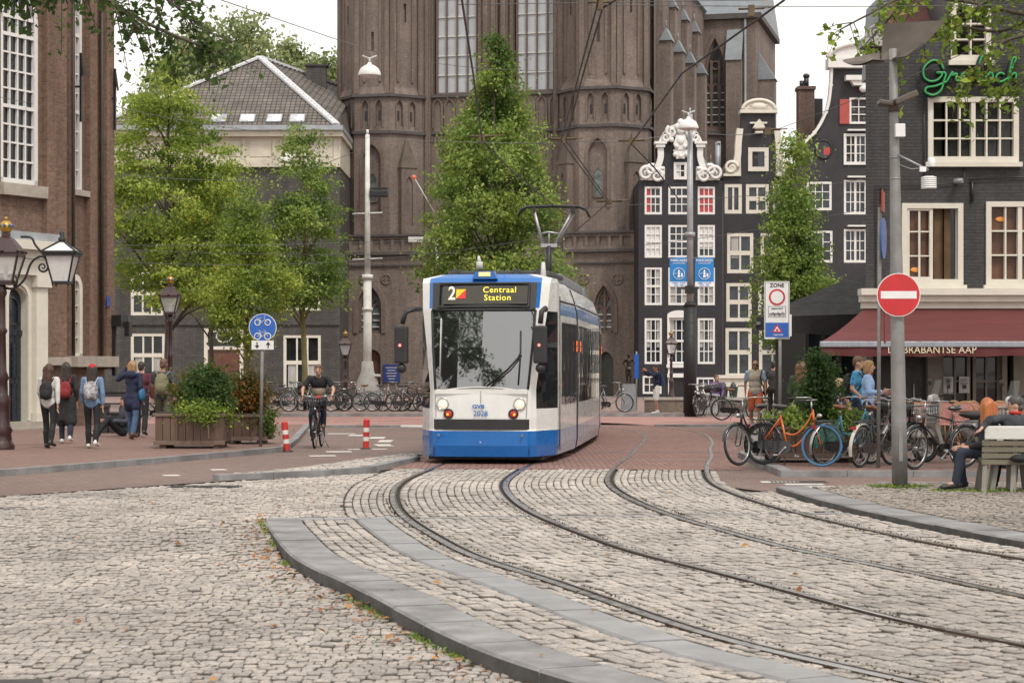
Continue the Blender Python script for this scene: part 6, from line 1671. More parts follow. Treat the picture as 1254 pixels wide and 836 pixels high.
arm=catmull([Vector((.38,0,zl(290))),Vector((.58,0,zl(291))),Vector((.66,0,zl(300))),Vector((.80,0,zl(310))),Vector((.92,0,zl(316)))],6);mb.tube(arm,.022,8)
scroll(mb,(.20,zl(343)),.13,1.6,0,0,1,a0=-1.2,thick=.022);scroll(mb,(.80,zl(327)),.11,1.6,0,0,-1,a0=.9,thick=.022)
mb.build('scroll_arm',m_black,t)
s=1.0;zc=zl(346)
mb=MB();w0,w1,h=.15,.27,.52
for sx in(-1,1):
 for sy in(-1,1):mb.bar((x76+sx*w0,sy*w0,zc),(x76+sx*w1,sy*w1,zc+h),.026)
for zq,w in((zc,w0),(zc+h,w1+.02),(zc+h+.05,w1+.05)):
 for a,b in(((-1,-1),(1,-1)),((1,-1),(1,1)),((1,1),(-1,1)),((-1,1),(-1,-1))):mb.bar((x76+a[0]*w,a[1]*w,zq),(x76+b[0]*w,b[1]*w,zq),.045)
for sx in(-1,1):
 for sy in(-1,1):mb.bar((x76+sx*(w1+.06),sy*(w1+.06),zc+h+.06),(x76,0,zc+h+.30),.026);mb.tube([(x76+sx*w0,sy*w0,zc),(x76+sx*w0,sy*w0,zc-.06)],.015,6)
mb.lathe([(.07,zc+h+.27),(.08,zc+h+.32),(.04,zc+h+.36),(.06,zc+h+.42),(.02,zc+h+.47),(0,zc+h+.52)],10,(x76,0,0));ln=mb.build('lantern',m_black,t)
mb=MB()
for a,b in(((-1,-1),(1,-1)),((1,-1),(1,1)),((1,1),(-1,1)),((-1,1),(-1,-1))):
 mb.quad((x76+a[0]*w0,a[1]*w0,zc),(x76+b[0]*w0,b[1]*w0,zc),(x76+b[0]*w1,b[1]*w1,zc+h),(x76+a[0]*w1,a[1]*w1,zc+h))
 e=w1+.06;mb.add([(x76+a[0]*e,a[1]*e,zc+h+.05),(x76+b[0]*e,b[1]*e,zc+h+.05),(x76,0,zc+h+.28)],[(0,1,2)])
mb.build('lantern_glass',m_opal,ln,fix=False)
lantern_parts(t,zl(345),1.2,True,m_oxblood,None,.10,0)
D=26.3;t=thing('lamp_pole','tall grey lamp pole with curved brown reflector panel and grassy foot','lamp pole',(X(1102,D),D,.07),rot=(0,R(-.9),0))
zl=lambda py:Z(py,D)-.07
xl=lambda px:X(px,D)-X(1102,D)
mb=MB();mb.tube([(0,0,0),(0,0,.9),(0,0,zl(330)),(0,0,zl(150)),(0,0,zl(60))],[.105,.10,.085,.06,.052],16);mb.tube([(0,0,zl(220)),(0,0,zl(218))],.072,14);mb.tube([(0,0,zl(194)),(0,0,zl(192))],.07,14);mb.box(-.025,.025,-.107,-.095,.35,.75);mb.build('shaft',m_grey,t)
m_panel=M('brown bronze reflector',(.10,.082,.066),.5,.3,var=.3,scale=2.5,dirt=.2)
mb=MB()
def patch(c,n=6,th=.02):
 vs=[]
 for i in range(n+1):
  for j in range(n+1):
   a,b=i/n,j/n;p=c[0]*(1-a)*(1-b)+c[1]*a*(1-b)+c[2]*a*b+c[3]*(1-a)*b
   vs.append(p+Vector((0,.10*math.sin(math.pi*b),-.05*math.sin(math.pi*b)*(1-a*.3))))
 m=n+1;fs=[(i*m+j,(i+1)*m+j,(i+1)*m+j+1,i*m+j+1)for i in range(n)for j in range(n)]
 mb.add(vs,fs,0,True);mb.add([v+Vector((0,th,th))for v in vs],fs,0,True)
V_=lambda px,py,y:Vector((xl(px),y,zl(py)))
patch([V_(1099,25,.35),V_(1165,29,-.10),V_(1113,75,-.30),V_(1090,74,.10)])
patch([V_(1042,72,.15),V_(1091,61,.30),V_(1092,77,-.05),V_(1074,77,-.20)],5)
mb.build('reflector_panel',m_panel,t)
mb=MB();z0=zl(128);B=Matrix.Translation((.02,-.05,z0))@Matrix.Rotation(R(-22),4,'Y');mb.rbox(-.04,.28,-.2,.2,-.02,.06,.015,0,B);B=Matrix.Translation((-.02,-.05,z0-.02))@Matrix.Rotation(R(10),4,'Y');mb.rbox(-.2,.0,-.12,.12,-.02,.04,.015,0,B);mb.tube([(0,0,z0-.1),(0,0,z0+.05)],.08,12);mb.build('floodlight',m_panel,t)
mb=MB();mb.rbox(-.01,.12,-.14,-.05,zl(169),zl(153),.008);mb.build('label_box',m_signw,t)
mb=MB();mb.tube([(.03,-.05,zl(190)),(.42,-.12,zl(210))],.014,8);mb.tube([(0,-.02,zl(200)),(.20,-.08,zl(208)),(.42,-.12,zl(207))],.006,5);ar=mb.build('sensor_arm',m_signg,t)
mb=MB()
for k in range(6):mb.lathe([(.085,0),(.105,.012),(.10,.026),(.08,.028)],14,(.42,-.12,zl(233)+k*.026))
mb.lathe([(.0,.17),(.07,.165),(.09,.15)],14,(.42,-.12,zl(233)));mb.build('weather_sensor',m_signw,ar)
mb=MB();mb.lathe([(.045,0),(.05,.04),(.05,.1),(.03,.12),(0,.125)],12,(.46,-.12,zl(206)));mb.box(.3,.38,-.16,-.1,zl(212),zl(206));mb.build('rain_gauge',m_signw,ar)
rng=np.random.default_rng(5);n=520
a_=rng.uniform(0,2*np.pi,n);r_=.10+np.abs(rng.normal(0,.09,n));pts=np.stack([np.cos(a_)*r_*1.5,np.sin(a_)*r_,.012+.018*rng.random(n)],1)
gl=leaves('grass_tuft',pts+np.array([X(1102,D),D,.07]),rng.random(n),.055,lf_green,None,rng,up=-.1,aspect=.3);tag(gl,'tuft of grass round the foot of the lamp pole','grass',kind='stuff')
def round_sign(name,label,x,y,z,r,kind,rz=0.,cat='road sign'):
 t=thing(name,label,cat,(x,y,0),rz)
 if kind=='noentry':
  mb=MB();disc(mb,(0,z),r,0,.012,0);mb.build('sign_rim',m_signw,t)
  mb=MB();disc(mb,(0,z),r*.965,-.003,.002,0);mb.build('sign_face',m_signr,t)
  mb=MB();mb.box(-r*.82,r*.82,-.0055,-.0035,z-r*.17,z+r*.17);mb.build('white_bar',m_signw,t)
  mb=MB();mb.box(-.06,.06,.012,.08,z-.2,z-.16);mb.box(-.06,.06,.012,.08,z+.16,z+.2);mb.build('clamp',m_signg,t)
 return t
D2=26.3-.13
round_sign('no_entry_sign','round red no entry sign with white bar clamped to the grey lamp pole',X(1100.5,D2),D2,Z(361,D2),.287,'noentry')
D=31.0;t=thing('sign_pole','thin grey pole carrying edge-on red and blue signs in front of the awning','pole',(X(1075.5,D),D,.09),rot=(0,R(.35),0))
zl=lambda py:Z(py,D)-.09
mb=MB();mb.tube([(0,0,0),(0,0,zl(254))],.03,10);mb.tube([(0,0,1.0),(0,0,1.03)],.036,10);mb.build('shaft',m_grey,t)
mb=MB();B=Matrix.Translation((.06,0,zl(292)))@Matrix.Rotation(R(72),4,'Z');mb.tube([B@Vector((0,-.01,.0)),B@Vector((0,.01,.0))],.32,24);mb.build('round_blue_sign',m_signb,t)
mb=MB();B=Matrix.Translation((.05,0,zl(258)))@Matrix.Rotation(R(74),4,'Z');mb.box(-.2,.2,-.01,.01,-.02,.30,0,B);mb.build('red_plate',M('faded red plate',(.35,.05,.03),.5),t)
mb=MB();B=Matrix.Translation((.1,.05,zl(385)))@Matrix.Rotation(R(76),4,'Z');mb.box(-.12,.12,-.01,.01,-.45,.45,0,B);mb.build('narrow_plate',M('wine plate',(.16,.02,.02),.5),t)
D=36.5;t=thing('zone_sign','white zone sign plate with red ring above a blue warning panel','road sign',(X(951.5,D),D,0))
mb=MB();mb.tube([(.06,.05,.09),(.06,.05,Z(350,D))],.03,10);mb.build('post',m_grey,t)
x0,x1,z0,z1=X(936,D)-X(951.5,D),X(967,D)-X(951.5,D),Z(415,D),Z(344.5,D)
mb=MB();mb.rbox(x0,x1,0,.025,z0,z1,.008);mb.box(x1+.005,x1+.04,.03,.05,z0+.05,z0+.45);mb.build('plate',m_signw,t)
mb=MB()
for a,b,c,d in((x0+.012,x1-.012,z1-.02,z1-.012),(x0+.012,x1-.012,z0+.012,z0+.02),(x0+.012,x0+.02,z0+.02,z1-.02),(x1-.02,x1-.012,z0+.02,z1-.02)):mb.box(a,b,-.003,0.001,c,d)
bar_text(mb,'ZONE',.095,0,-.004,z1-.075,.002);mb.build('black_lettering',m_signk,t)
mb=MB();disc(mb,(0,z1-.29),.15,-.005,.004);disc(mb,(0,z1-.29),.115,-.0085,.003,1);mb.build('red_ring',[m_signr,m_signw],t)
mb=MB();zc=z1-.555
for a,b,c,d in((-.16,.16,zc-.1,zc-.094),(-.16,.16,zc+.094,zc+.1),(-.16,-.154,zc-.094,zc+.094),(.154,.16,zc-.094,zc+.094)):mb.box(a,b,-.004,.001,c,d)
for x_ in(-.09,.0,.09):
 mb.tube([(x_-.03+.022*math.cos(2*math.pi*k/10),-.005,zc-.05+.022*math.sin(2*math.pi*k/10))for k in range(10)],.004,4,closed=True);mb.tube([(x_+.03+.022*math.cos(2*math.pi*k/10),-.005,zc-.05+.022*math.sin(2*math.pi*k/10))for k in range(10)],.004,4,closed=True)
 mb.bar((x_-.03,-.005,zc-.05),(x_+.02,-.005,zc-.01),.006);mb.bar((x_+.03,-.005,zc-.05),(x_+.015,-.005,zc+.0),.006)
bar_text(mb,'uitgezonderd',.04,0,-.004,zc+.06,.0005);mb.build('exception_plate',m_signk,t)
mb=MB();mb.box(x0+.025,x1-.025,-.004,.001,z0+.03,z0+.30);mb.build('blue_panel',m_signb,t)
mb=MB();zc=z0+.19;mb.prism([(-.10,zc-.07),(.10,zc-.07),(0,zc+.09)],-.0075,-.0045);mb.prism([(-.06,zc-.05),(.06,zc-.05),(0,zc+.045)],-.0105,-.008,1);mb.box(-.02,.02,-.0125,-.011,zc-.045,zc-.005,0);mb.build('warning_triangle',[m_signr,m_signw],t)
mb=MB();bar_text(mb,'weggewijzigd',.035,.02,-.006,z0+.08,.0005);mb.box(x0+.01,x0+.2,-.007,-.005,z0+.0,z0+.03);mb.build('panel_text',m_signw,t)
D=39.4;t=thing('cycle_sign','round blue cycle and moped sign above a small white arrow plate','road sign',(X(319,D),D,.09))
zl=lambda py:Z(py,D)-.09
mb=MB();mb.tube([(0,0,0),(.05,0,zl(388))],.034,10);mb.build('post',m_grey,t)
xo=X(322,D)-X(319,D)
mb=MB();disc(mb,(xo,zl(401)),.275,-.05,.012);disc(mb,(xo,zl(401)),.262,-.054,.003,1);fc=mb.build('sign_face',[m_signw,m_signb],t)
mb=MB()
def wheelring(cx,cz,r,y=-.058):mb.tube([(cx+r*math.cos(2*math.pi*k/14),y,cz+r*math.sin(2*math.pi*k/14))for k in range(14)],.011,5,closed=True)
zc=zl(393);wheelring(xo-.10,zc-.03,.055);wheelring(xo+.10,zc-.03,.055)
for a,b in(((-.10,-.03),(-.02,-.03)),((-.02,-.03),(.04,.03)),((.04,.03),(.10,-.03)),((.04,.03),(.03,.10)),((-.02,-.03),(-.06,.05)),((-.12,.055),(-.01,.06)),((.03,.1),(.07,.1)),((-.02,-.03),(-.06,.0))):mb.bar((xo+a[0],-.058,zc+a[1]),(xo+b[0],-.058,zc+b[1]),.022,.006)
mb.build('moped_pictogram',m_signw,fc);mb=MB()
zc=zl(410);wheelring(xo-.10,zc-.03,.062);wheelring(xo+.10,zc-.03,.062)
for a,b in(((-.10,-.03),(-.05,.05)),((-.05,.05),(.06,.05)),((-.10,-.03),(-.01,-.04)),((-.01,-.04),(.06,.05)),((-.01,-.04),(-.06,.08)),((.10,-.03),(.05,.09)),((.05,.09),(.01,.09)),((-.09,.085),(-.03,.085))):mb.bar((xo+a[0],-.058,zc+a[1]),(xo+b[0],-.058,zc+b[1]),.018,.006)
mb.build('cycle_pictogram',m_signw,fc)
mb=MB();mb.rbox(xo-.22,xo+.22,-.055,-.043,zl(428),zl(417),.004);pl_=mb.build('arrow_plate',m_signw,t)
mb=MB();zc=zl(422.5)
for x_,sg in((-.11,-1),(.11,1)):mb.bar((xo+x_,-.058,zc-.06*sg),(xo+x_,-.058,zc+.03*sg),.022,.004);mb.prism([(xo+x_-.045,zc+.005*sg),(xo+x_+.045,zc+.005*sg),(xo+x_,zc+.07*sg)],-.0605,-.0565)
mb.build('arrows',m_signk,pl_)
m_bolr=M('bollard red',(.50,.035,.025),.5,var=.12,dirt=.1);m_bolw=M('bollard white',(.68,.67,.64),.5,var=.1,dirt=.12)
for px,py,tl,lab in((351.5,553,-5,'red and white striped bollard leaning beside the kerb tip'),(448,550,1.5,'red and white striped bollard standing upright by the tram')):
 g=G(px,py);t=thing('bollard',lab,'bollard',(g.x,g.y,0),0,'striped bollards on the road',rot=(0,R(tl),0));H=37/F*g.y
 mb=MB();zs_=[(0,.28,0),(.28,.42,1),(.42,.58,0),(.58,.72,1),(.72,.97,0)]
 for a,b,m in zs_:mb.tube([(0,0,a*H),(0,0,b*H)],.062,14,m,caps=False)
 mb.lathe([(.062,.97*H),(.05,1.0*H),(0,1.01*H)],14,m=0);mb.build('post',[m_bolr,m_bolw],t)
 mb=MB();mb.lathe([(.12,.0),(.12,.015),(.08,.03)],14);mb.build('base_ring',m_tk,t)
m_plank=M('weathered brown planks',(.12,.075,.055),.8,var=.3,scale=5,bmp=.5,bscale=30,dirt=.25,aniso=(1,1,.15))
m_beam=M('grey brown beams',(.155,.105,.08),.8,var=.2,scale=5,bmp=.4,bscale=30)
def planter(px0,px1,D,ytop,label,depth=1.0,rz=0.,zg=.09,soil=True):
 x0,x1=X(px0,D),X(px1,D);W=x1-x0
 t=thing('planter',label,'planter',(x0,D,zg),rz,'wooden planters on the pavement')
 H=Z(ytop,D)-zg;n=int(W/.145)
 mb=MB()
 for k in range(n):
  a,b=W*k/n+.006,W*(k+1)/n-.006;o=random.uniform(-.006,.006)
  mb.box(a,b,-.0+o,.03+o,.12,H-.04);mb.box(a,b,depth-.03,depth,.12,H-.04)
 nd_=int(depth/.145)
 for k in range(nd_):
  a,b=depth*k/nd_+.006,depth*(k+1)/nd_-.006;mb.box(-.005,.025,a+.035,b,.12,H-.045);mb.box(W-.025,W+.005,a+.035,b,.12,H-.045)
 mb.build('plank_wall',m_plank,t)
 mb=MB();mb.rbox(-.03,W+.03,-.03,depth+.03,H-.06,H,.01);mb.rbox(-.03,W+.03,-.035,.0,.07,.15,.01);mb.rbox(-.03,W+.03,depth,depth+.03,.07,.15,.01);mb.build('rim',m_beam,t)
 for a in(.08,W-.2):
  mb=MB();mb.box(a,a+.12,.02,depth-.02,0,.075);mb.build('foot',m_plank,t)
 mb=MB();mb.box(.02,W-.02,.02,depth-.02,H-.01,H+.02);mb.build('soil',m_soil,t)
 return t,H+zg,x0,x1
t1,h1_,a,b=planter(190,274,38.4,506,'weathered plank planter with dark evergreen bush nearest the group of walkers')
bush('shrub','round dark evergreen bush trailing over the front of the left planter',((a+b)/2+.3,38.95,h1_-.1),(.44,.98,.1),110,60,.07,lf_box,71,sig=.12)
bush('shrub','small orange tipped bush at the back of the left planter',(a+.75,39.2,h1_-.1),(.42,.98,.25),70,40,.07,lf_olive,72,sig=.1)
tree('pale ground cover creeping along the rim of the left planter',((a+b)/2+.2,38.55,h1_-.15),[(.05,.55),(.25,.45),(.3,.1)],.01,60,50,.06,lf_lime,73,cat='plant',name='trailing_plant',sig=.12,limbs=4,gap=.0)
t2,h2_,a2,b2=planter(276,326,40.6,507,'weathered plank planter with red tinted bush beside the blue bicycle sign',.9)
bush('shrub','green and rust tinted bush in the planter beside the blue bicycle sign',((a2+b2)/2-.03,41.05,h2_-.1),(.42,1.0,.05),110,56,.065,lf_rust,74,sig=.12)
tree('green leaves hanging over the right end of the second planter',(b2-.06,40.75,h2_-.4),[(.0,.15),(.3,.25),(.5,.1)],.01,30,40,.06,lf_green,75,cat='plant',name='trailing_plant',sig=.08,limbs=3,gap=.0)
t3,h3_,a3,b3=planter(940,1054,32.7,522,'long dark plank planter with green bushes behind the parked bicycles',1.0)
bush('shrub','tall upright evergreen bush in the cafe planter',(X(1003,33.2),33.2,h3_-.1),(.31,1.3,.1),90,55,.065,lf_box,76,sig=.11)
bush('shrub','low light green shrub at the left of the cafe planter',(X(966,33.1),33.1,h3_-.12),(.36,.36,.0),50,42,.07,lf_green,77,sig=.1)
bush('shrub','low grassy yellow green plant at the right of the cafe planter',(X(1033,33.0),33.0,h3_-.12),(.34,.36,.0),40,42,.07,lf_green,78,sig=.1)
D=74.5;t=thing('canal_railing','long low black iron railing along the quay behind the parked bicycles','railing',(X(120,D),D,.05))
W=X(560,D)-X(120,D);mb=MB()
for zz_ in(Z(484,D)-.05,Z(494,D)-.05):mb.tube([(0,0,zz_),(W,0,zz_)],.03,6)
mb.build('rail_bar',m_black,t)
for k in range(10):
 mb=MB();mb.tube([(W*k/9,0,0),(W*k/9,0,Z(482,D)-.05)],.04,8);mb.build('railing_post',m_black,t)
D=71;t=thing('canal_wall','low brown brick canal parapet with stone cap in front of the canal houses','wall',(X(790,D),D,.05))
W=X(975,D)-X(790,D);mb=MB();mb.box(0,W,0,.35,0,Z(490,D)-.05);mb.build('wall',brick('parapet brick',(.20,.15,.11),(.15,.11,.085),(.16,.14,.12),.21,.065,.012,.5,.4),t)
mb=MB();mb.rbox(-.05,W+.05,-.04,.4,Z(490,D)-.05+.002,Z(486.5,D)-.05,.015);mb.build('coping',m_stone,t)
D=73;
for px,lab in((874,'left'),(886,'middle'),(898,'right')):
 t=thing('planting_tub',f'small dark green tub on the canal wall, {lab} of three','tub',(X(px,71.2),71.2,Z(486.5,71)))
 mb=MB();mb.lathe([(.13,0),(.17,.35),(.19,.38),(.15,.38),(.14,.3),(0,.3)],12);mb.build('tub',M('dark green tub',(.03,.045,.04),.5),t)
 mb=MB();mb.lathe([(.12,.31),(.10,.46),(.03,.55),(0,.55)],10);mb.build('lid',M('dark green tub',(0,0,0)),t)
t=thing('litter_bin','pale grey litter bin by the canal wall beside the bicycles','bin',(X(871,68),68,.05))
mb=MB();mb.rbox(-.2,.2,-.2,.2,0,.62,.03);mb.build('body',M('pale grey bin',(.30,.31,.32),.5),t);mb=MB();mb.rbox(-.23,.23,-.23,.23,.62,.70,.02);mb.build('lid',m_signg,t)
for px,py0,py1,lab in((126,500,535,'taller black litter bin behind the walkers by the church wall'),(143,508,534,'lower dark bin with rounded lid near the seated person')):
 D=47.5;t=thing('litter_bin',lab,'bin',(X(px,D),D,.09));H=(py1-py0)/F*D
 mb=MB();mb.rbox(-.14,.14,-.14,.14,0,H*.86,.02);mb.build('body',M('black bin',(.016,.017,.018),.45,var=.3),t);mb=MB();mb.rbox(-.16,.16,-.16,.16,H*.86,H,.03);mb.build('lid',m_black,t)
D=73;t=thing('statue','small dark bronze statue of a boy on a grey stone plinth','statue',(X(770,D),D,.05))
mb=MB();hz=Z(470,D)-.05;mb.prism([(-.28,0),(.28,0),(.23,hz),(-.23,hz)],-.25,.25);mb.build('plinth',M('grey stone plinth',(.22,.23,.24),.7,var=.12,dirt=.2),t)
STAT=(t,hz)
mb=MB();mb.box(-.08,.08,0,.02,1.2,2.1);mb.tube([(0,.04,0),(0,.04,2.2)],.03,8,1);o=tag(mb.build('parking_sign',[m_signb,m_grey]),'narrow blue sign on a post just right of the statue','sign');o.location=(X(779.5,74),74,.05)
m_wire=M('dark copper wire',(.022,.018,.016),.5,.5,var=.2);m_wire2=M('thin steel wire',(.10,.10,.10),.5,.5,var=.2)
def wire(name,label,pts,r,mat,group,sag=0.):
 pts=[Vector(p)for p in pts];out=[]
 for a,b in zip(pts,pts[1:]):
  for k in range(8):
   p=a.lerp(b,k/8);p.z-=sag*4*(k/8)*(1-k/8);out.append(p)
 out.append(pts[-1]);mb=MB();mb.tube(out,r,5);return tag(mb.build(name,mat),label,'wire',group)
ZC=5.5
def atz(px,py,z=ZC):
 D=(z-CH)*F/(HY-py);return(X(px,D),D,z)
GW='dark contact wires over the tracks'
wire('contact_wire','dark contact wire running over the tall conical tree from the top edge',[atz(563,-60),atz(566,3),atz(580,95),atz(590,170),atz(622,205),tuple(PANTO),(PANTO.x+.5,PANTO.y+4,ZC)],.014,m_wire,GW)
wire('contact_wire','left strand of the paired contact wire right of the tall tree',[atz(738,-40),atz(731,8),atz(708,95),atz(687,172),atz(744,249),atz(690,296)],.013,m_wire,GW)
wire('contact_wire','right strand of the paired contact wire right of the tall tree',[atz(770,-10),atz(738,10),atz(713,95),atz(693,172),atz(747,249)],.013,m_wire,GW)
wire('contact_wire','dark contact wire running diagonally down from the top right towards the black houses',[atz(1010,-40),atz(958,2),atz(835,90),atz(773,176),atz(802,206),atz(832,245)],.014,m_wire,GW)
m_fit=M('bronze fitting',(.12,.085,.05),.5,.6,var=.3)
for(px,py,lab)in((590,171,'bronze wire fitting in front of the tall tree'),(690,174,'bronze wire fitting where the paired wires bend'),(746,249,'bronze wire fitting in front of the right church turret'),(773,176,'bronze wire fitting left of the ornate gable'),(735,9,'large bronze wire fitting at the top edge'),(920,17,'bronze wire fitting near the top edge right of the transept'),(940,163,'bronze wire fitting between the two gables')):
 p=Vector(atz(px,py));k=p.y/34
 t=thing('wire_fitting',lab,'fitting',p,0,'fittings on the overhead wires')
 mb=MB();mb.tube([(-.22*k,0,.05),(.22*k,0,.06)],.02*k,6);mb.tube([(.18*k,0,.06),(.34*k,0,.07)],.011*k,6);mb.build('insulator',m_fit,t)
 mb=MB();mb.box(-.05*k,.05*k,-.04,.04,-.03,.09);mb.build('clamp',m_fit,t)
GS='thin span wires over the street'
def span(px0,py0,D0,px1,py1,D1,lab,r=.011,sag=.1):wire('span_wire',lab,[P(px0,py0,D0),P(px1,py1,D1)],r,m_wire2,GS,sag)
span(124,212,55.5,330,220,79,'thin span wire from the church corner to the trees')
span(330,220,79,449,180,79,'thin span wire from the trees up to the white pole top')
span(270,0,45,452,62,60,'thin wire sloping from the top edge down to the large dome lamp',.012,.0)
span(452,62,60,690,86,60,'thin wire from the large dome lamp past the tall tree',.009,.2)
span(0,119,49,128,132,57,'thin wire crossing the tall church windows',.007)
span(128,128,57,330,162,80,'thin wire from the church corner in front of the large tree',.009)
span(125,320,58,449,318,79,'thin span wire low in front of the lime tree',.010,.15)
span(449,318,79,700,285,60,'thin span wire from the white pole to the pantograph',.010,.1)
span(124,300,60,545,292,66,'upper of two parallel thin wires across the church frieze',.009,.1)
span(124,304,60,560,310,50,'lower of two parallel thin wires across the church frieze',.009,.1)
span(449,262,79,790,250,66,'thin span wire across the church below the pinnacles',.009,.1)
span(690,176,34,449,168,79,'thin span wire from the bent fitting to the white pole',.007,.05)
span(690,174,34,845,160,67,'thin span wire from the bent fitting to the banner pole',.007,.1)
span(735,6,21,1254,6,24,'thin wire along the top edge right of the large fitting',.005,.02)
span(845,158,67,940,163,34,'thin span wire from the banner pole to the gables',.008,.1)
span(940,163,34,1254,32,30,'thin span wire rising from the gables across the cafe',.006,.05)
span(845,245,67,1062,218,60,'thin span wire across the house windows',.009,.1)
span(790,300,67,1062,255,60,'lower thin span wire across the house windows',.009,.1)
span(560,6,34,940,0,34,'thin wire along the top edge over the tall church windows',.007,.0)
mb=MB();a=P(507,217,90);b=P(533,262,90);mb.tube([a,b],.02,6,0);mb.ell(a,.10,8,6,1);tag(mb.build('marker_rod',[m_palebar,M('orange ball',(.75,.14,.05),.5)]),'slanting rod with an orange ball left of the tall tree','rod')
mb=MB();a=P(500,292,90);mb.box(a.x,a.x+2.2,90,90.3,a.z-.15,a.z+.08);mb.tube([(a.x+1.3,90.1,0),(a.x+1.3,90.1,a.z)],.07,8);tag(mb.build('shelter_frame',m_palebar),'pale grey metal frame behind the tall tree','frame')
D=49;t=thing('glazed_terrace','dark glazed terrace with sloping black awning left of the wine red awning','terrace',(X(988,D),D,.09))
W=X(1068,D)-X(988,D);mb=MB()
for k in range(5):mb.box(W*k/4-.05,W*k/4+.05,-.05,.05,0,2.7)
mb.box(-.05,W,-.05,.05,2.6,2.75);mb.box(-.05,W,-.04,.04,0,.6);mb.build('terrace_frame',M('dark bronze frame',(.03,.028,.026),.5,var=.2),t)
mb=MB();mb.quad((0,0,.6),(W,0,.6),(W,0,2.6),(0,0,2.6));mb.build('glass',m_glass,t,fix=False)
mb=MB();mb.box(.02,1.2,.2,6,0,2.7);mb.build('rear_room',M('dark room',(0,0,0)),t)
t=thing('awning','black sloping awning between the slim tree and the wine red awning','awning',(0,0,0))
p=[P(1064,330,49),P(927,388,44),P(926,404,44),P(1064,366,49),P(1066,330,50.5),P(1066,400,44)]
mb=MB();mb.add([p[0],p[1],P(1066,384,44),P(1068,330,49)],[(0,1,2,3)]);mb.add([p[1],P(1066,384,44),P(1066,414,44),p[2]],[(0,1,2,3)]);mb.add([p[0],p[1],p[2],P(1064,372,49)],[(0,1,2,3)]);mb.build('cloth',M('black awning cloth',(.014,.012,.012),.8,var=.3,scale=2),t)
mb=MB();mb.bar(P(1064,352,48.8),P(928,396,43.95),.06);mb.build('awning_arm',m_signg,t)
D=41.75
sg=thing('neon_sign','green neon script sign on the dark grey cafe wall','sign',(0,0,0))
def script(strokes,x0,y0,sc,r,mat,y):
 mb=MB()
 for st in strokes:
  pts=catmull([Vector((X(x0+a*sc,D),y,Z(y0+b*sc,D)))for a,b in st],5);mb.tube(pts,r,6)
 return mb
G_=[[(30,16),(24,6),(14,5),(4,14),(4,26),(12,32),(22,30),(28,22),(20,21),(32,21),(30,32),(26,44),(16,50),(6,46),(8,40),(20,38),(34,32)],[(34,32),(40,22),(42,20),(41,24),(47,22),(46,30),(50,31),(54,28)],[(60,21),(54,23),(53,30),(58,33),(64,29),(64,23),(60,21),(66,24),(72,22)],[(72,24),(80,10),(84,1),(80,0),(76,12),(74,28),(78,32),(84,28)],[(84,28),(92,20),(95,28),(92,33),(86,31),(94,33),(100,28)],[(110,23),(104,21),(99,26),(101,32),(107,32),(114,28)],[(114,28),(122,10),(125,2),(121,2),(117,18),(115,33),(120,23),(125,22),(125,31),(130,32),(136,28)]]
m_neonbox=M('dark sign backing',(.008,.02,.016),.5)
mb=script(G_,1128,70,.93,.055,None,D+.08);mb.build('backing',m_neonbox,sg)
for st in G_:
 mb=script([st],1128,70,.93,.019,None,D);mb.build('neon_tube',emit('green neon',(.025,.28,.07),.14),sg)
aw_l=MB();yv=39.6-42-.052
text_mb(aw_l,'DE BRABANTSE AAP',.205,Matrix.Translation((X(1142,39.5)-FC.O.x,yv,Z(428.5,39.55)))@FRONT,0,.002,bold=.0008,xs=.93,spacing=1.03)
aw_l.build('lettering',M('cream lettering',(.62,.55,.38),.6),vl)
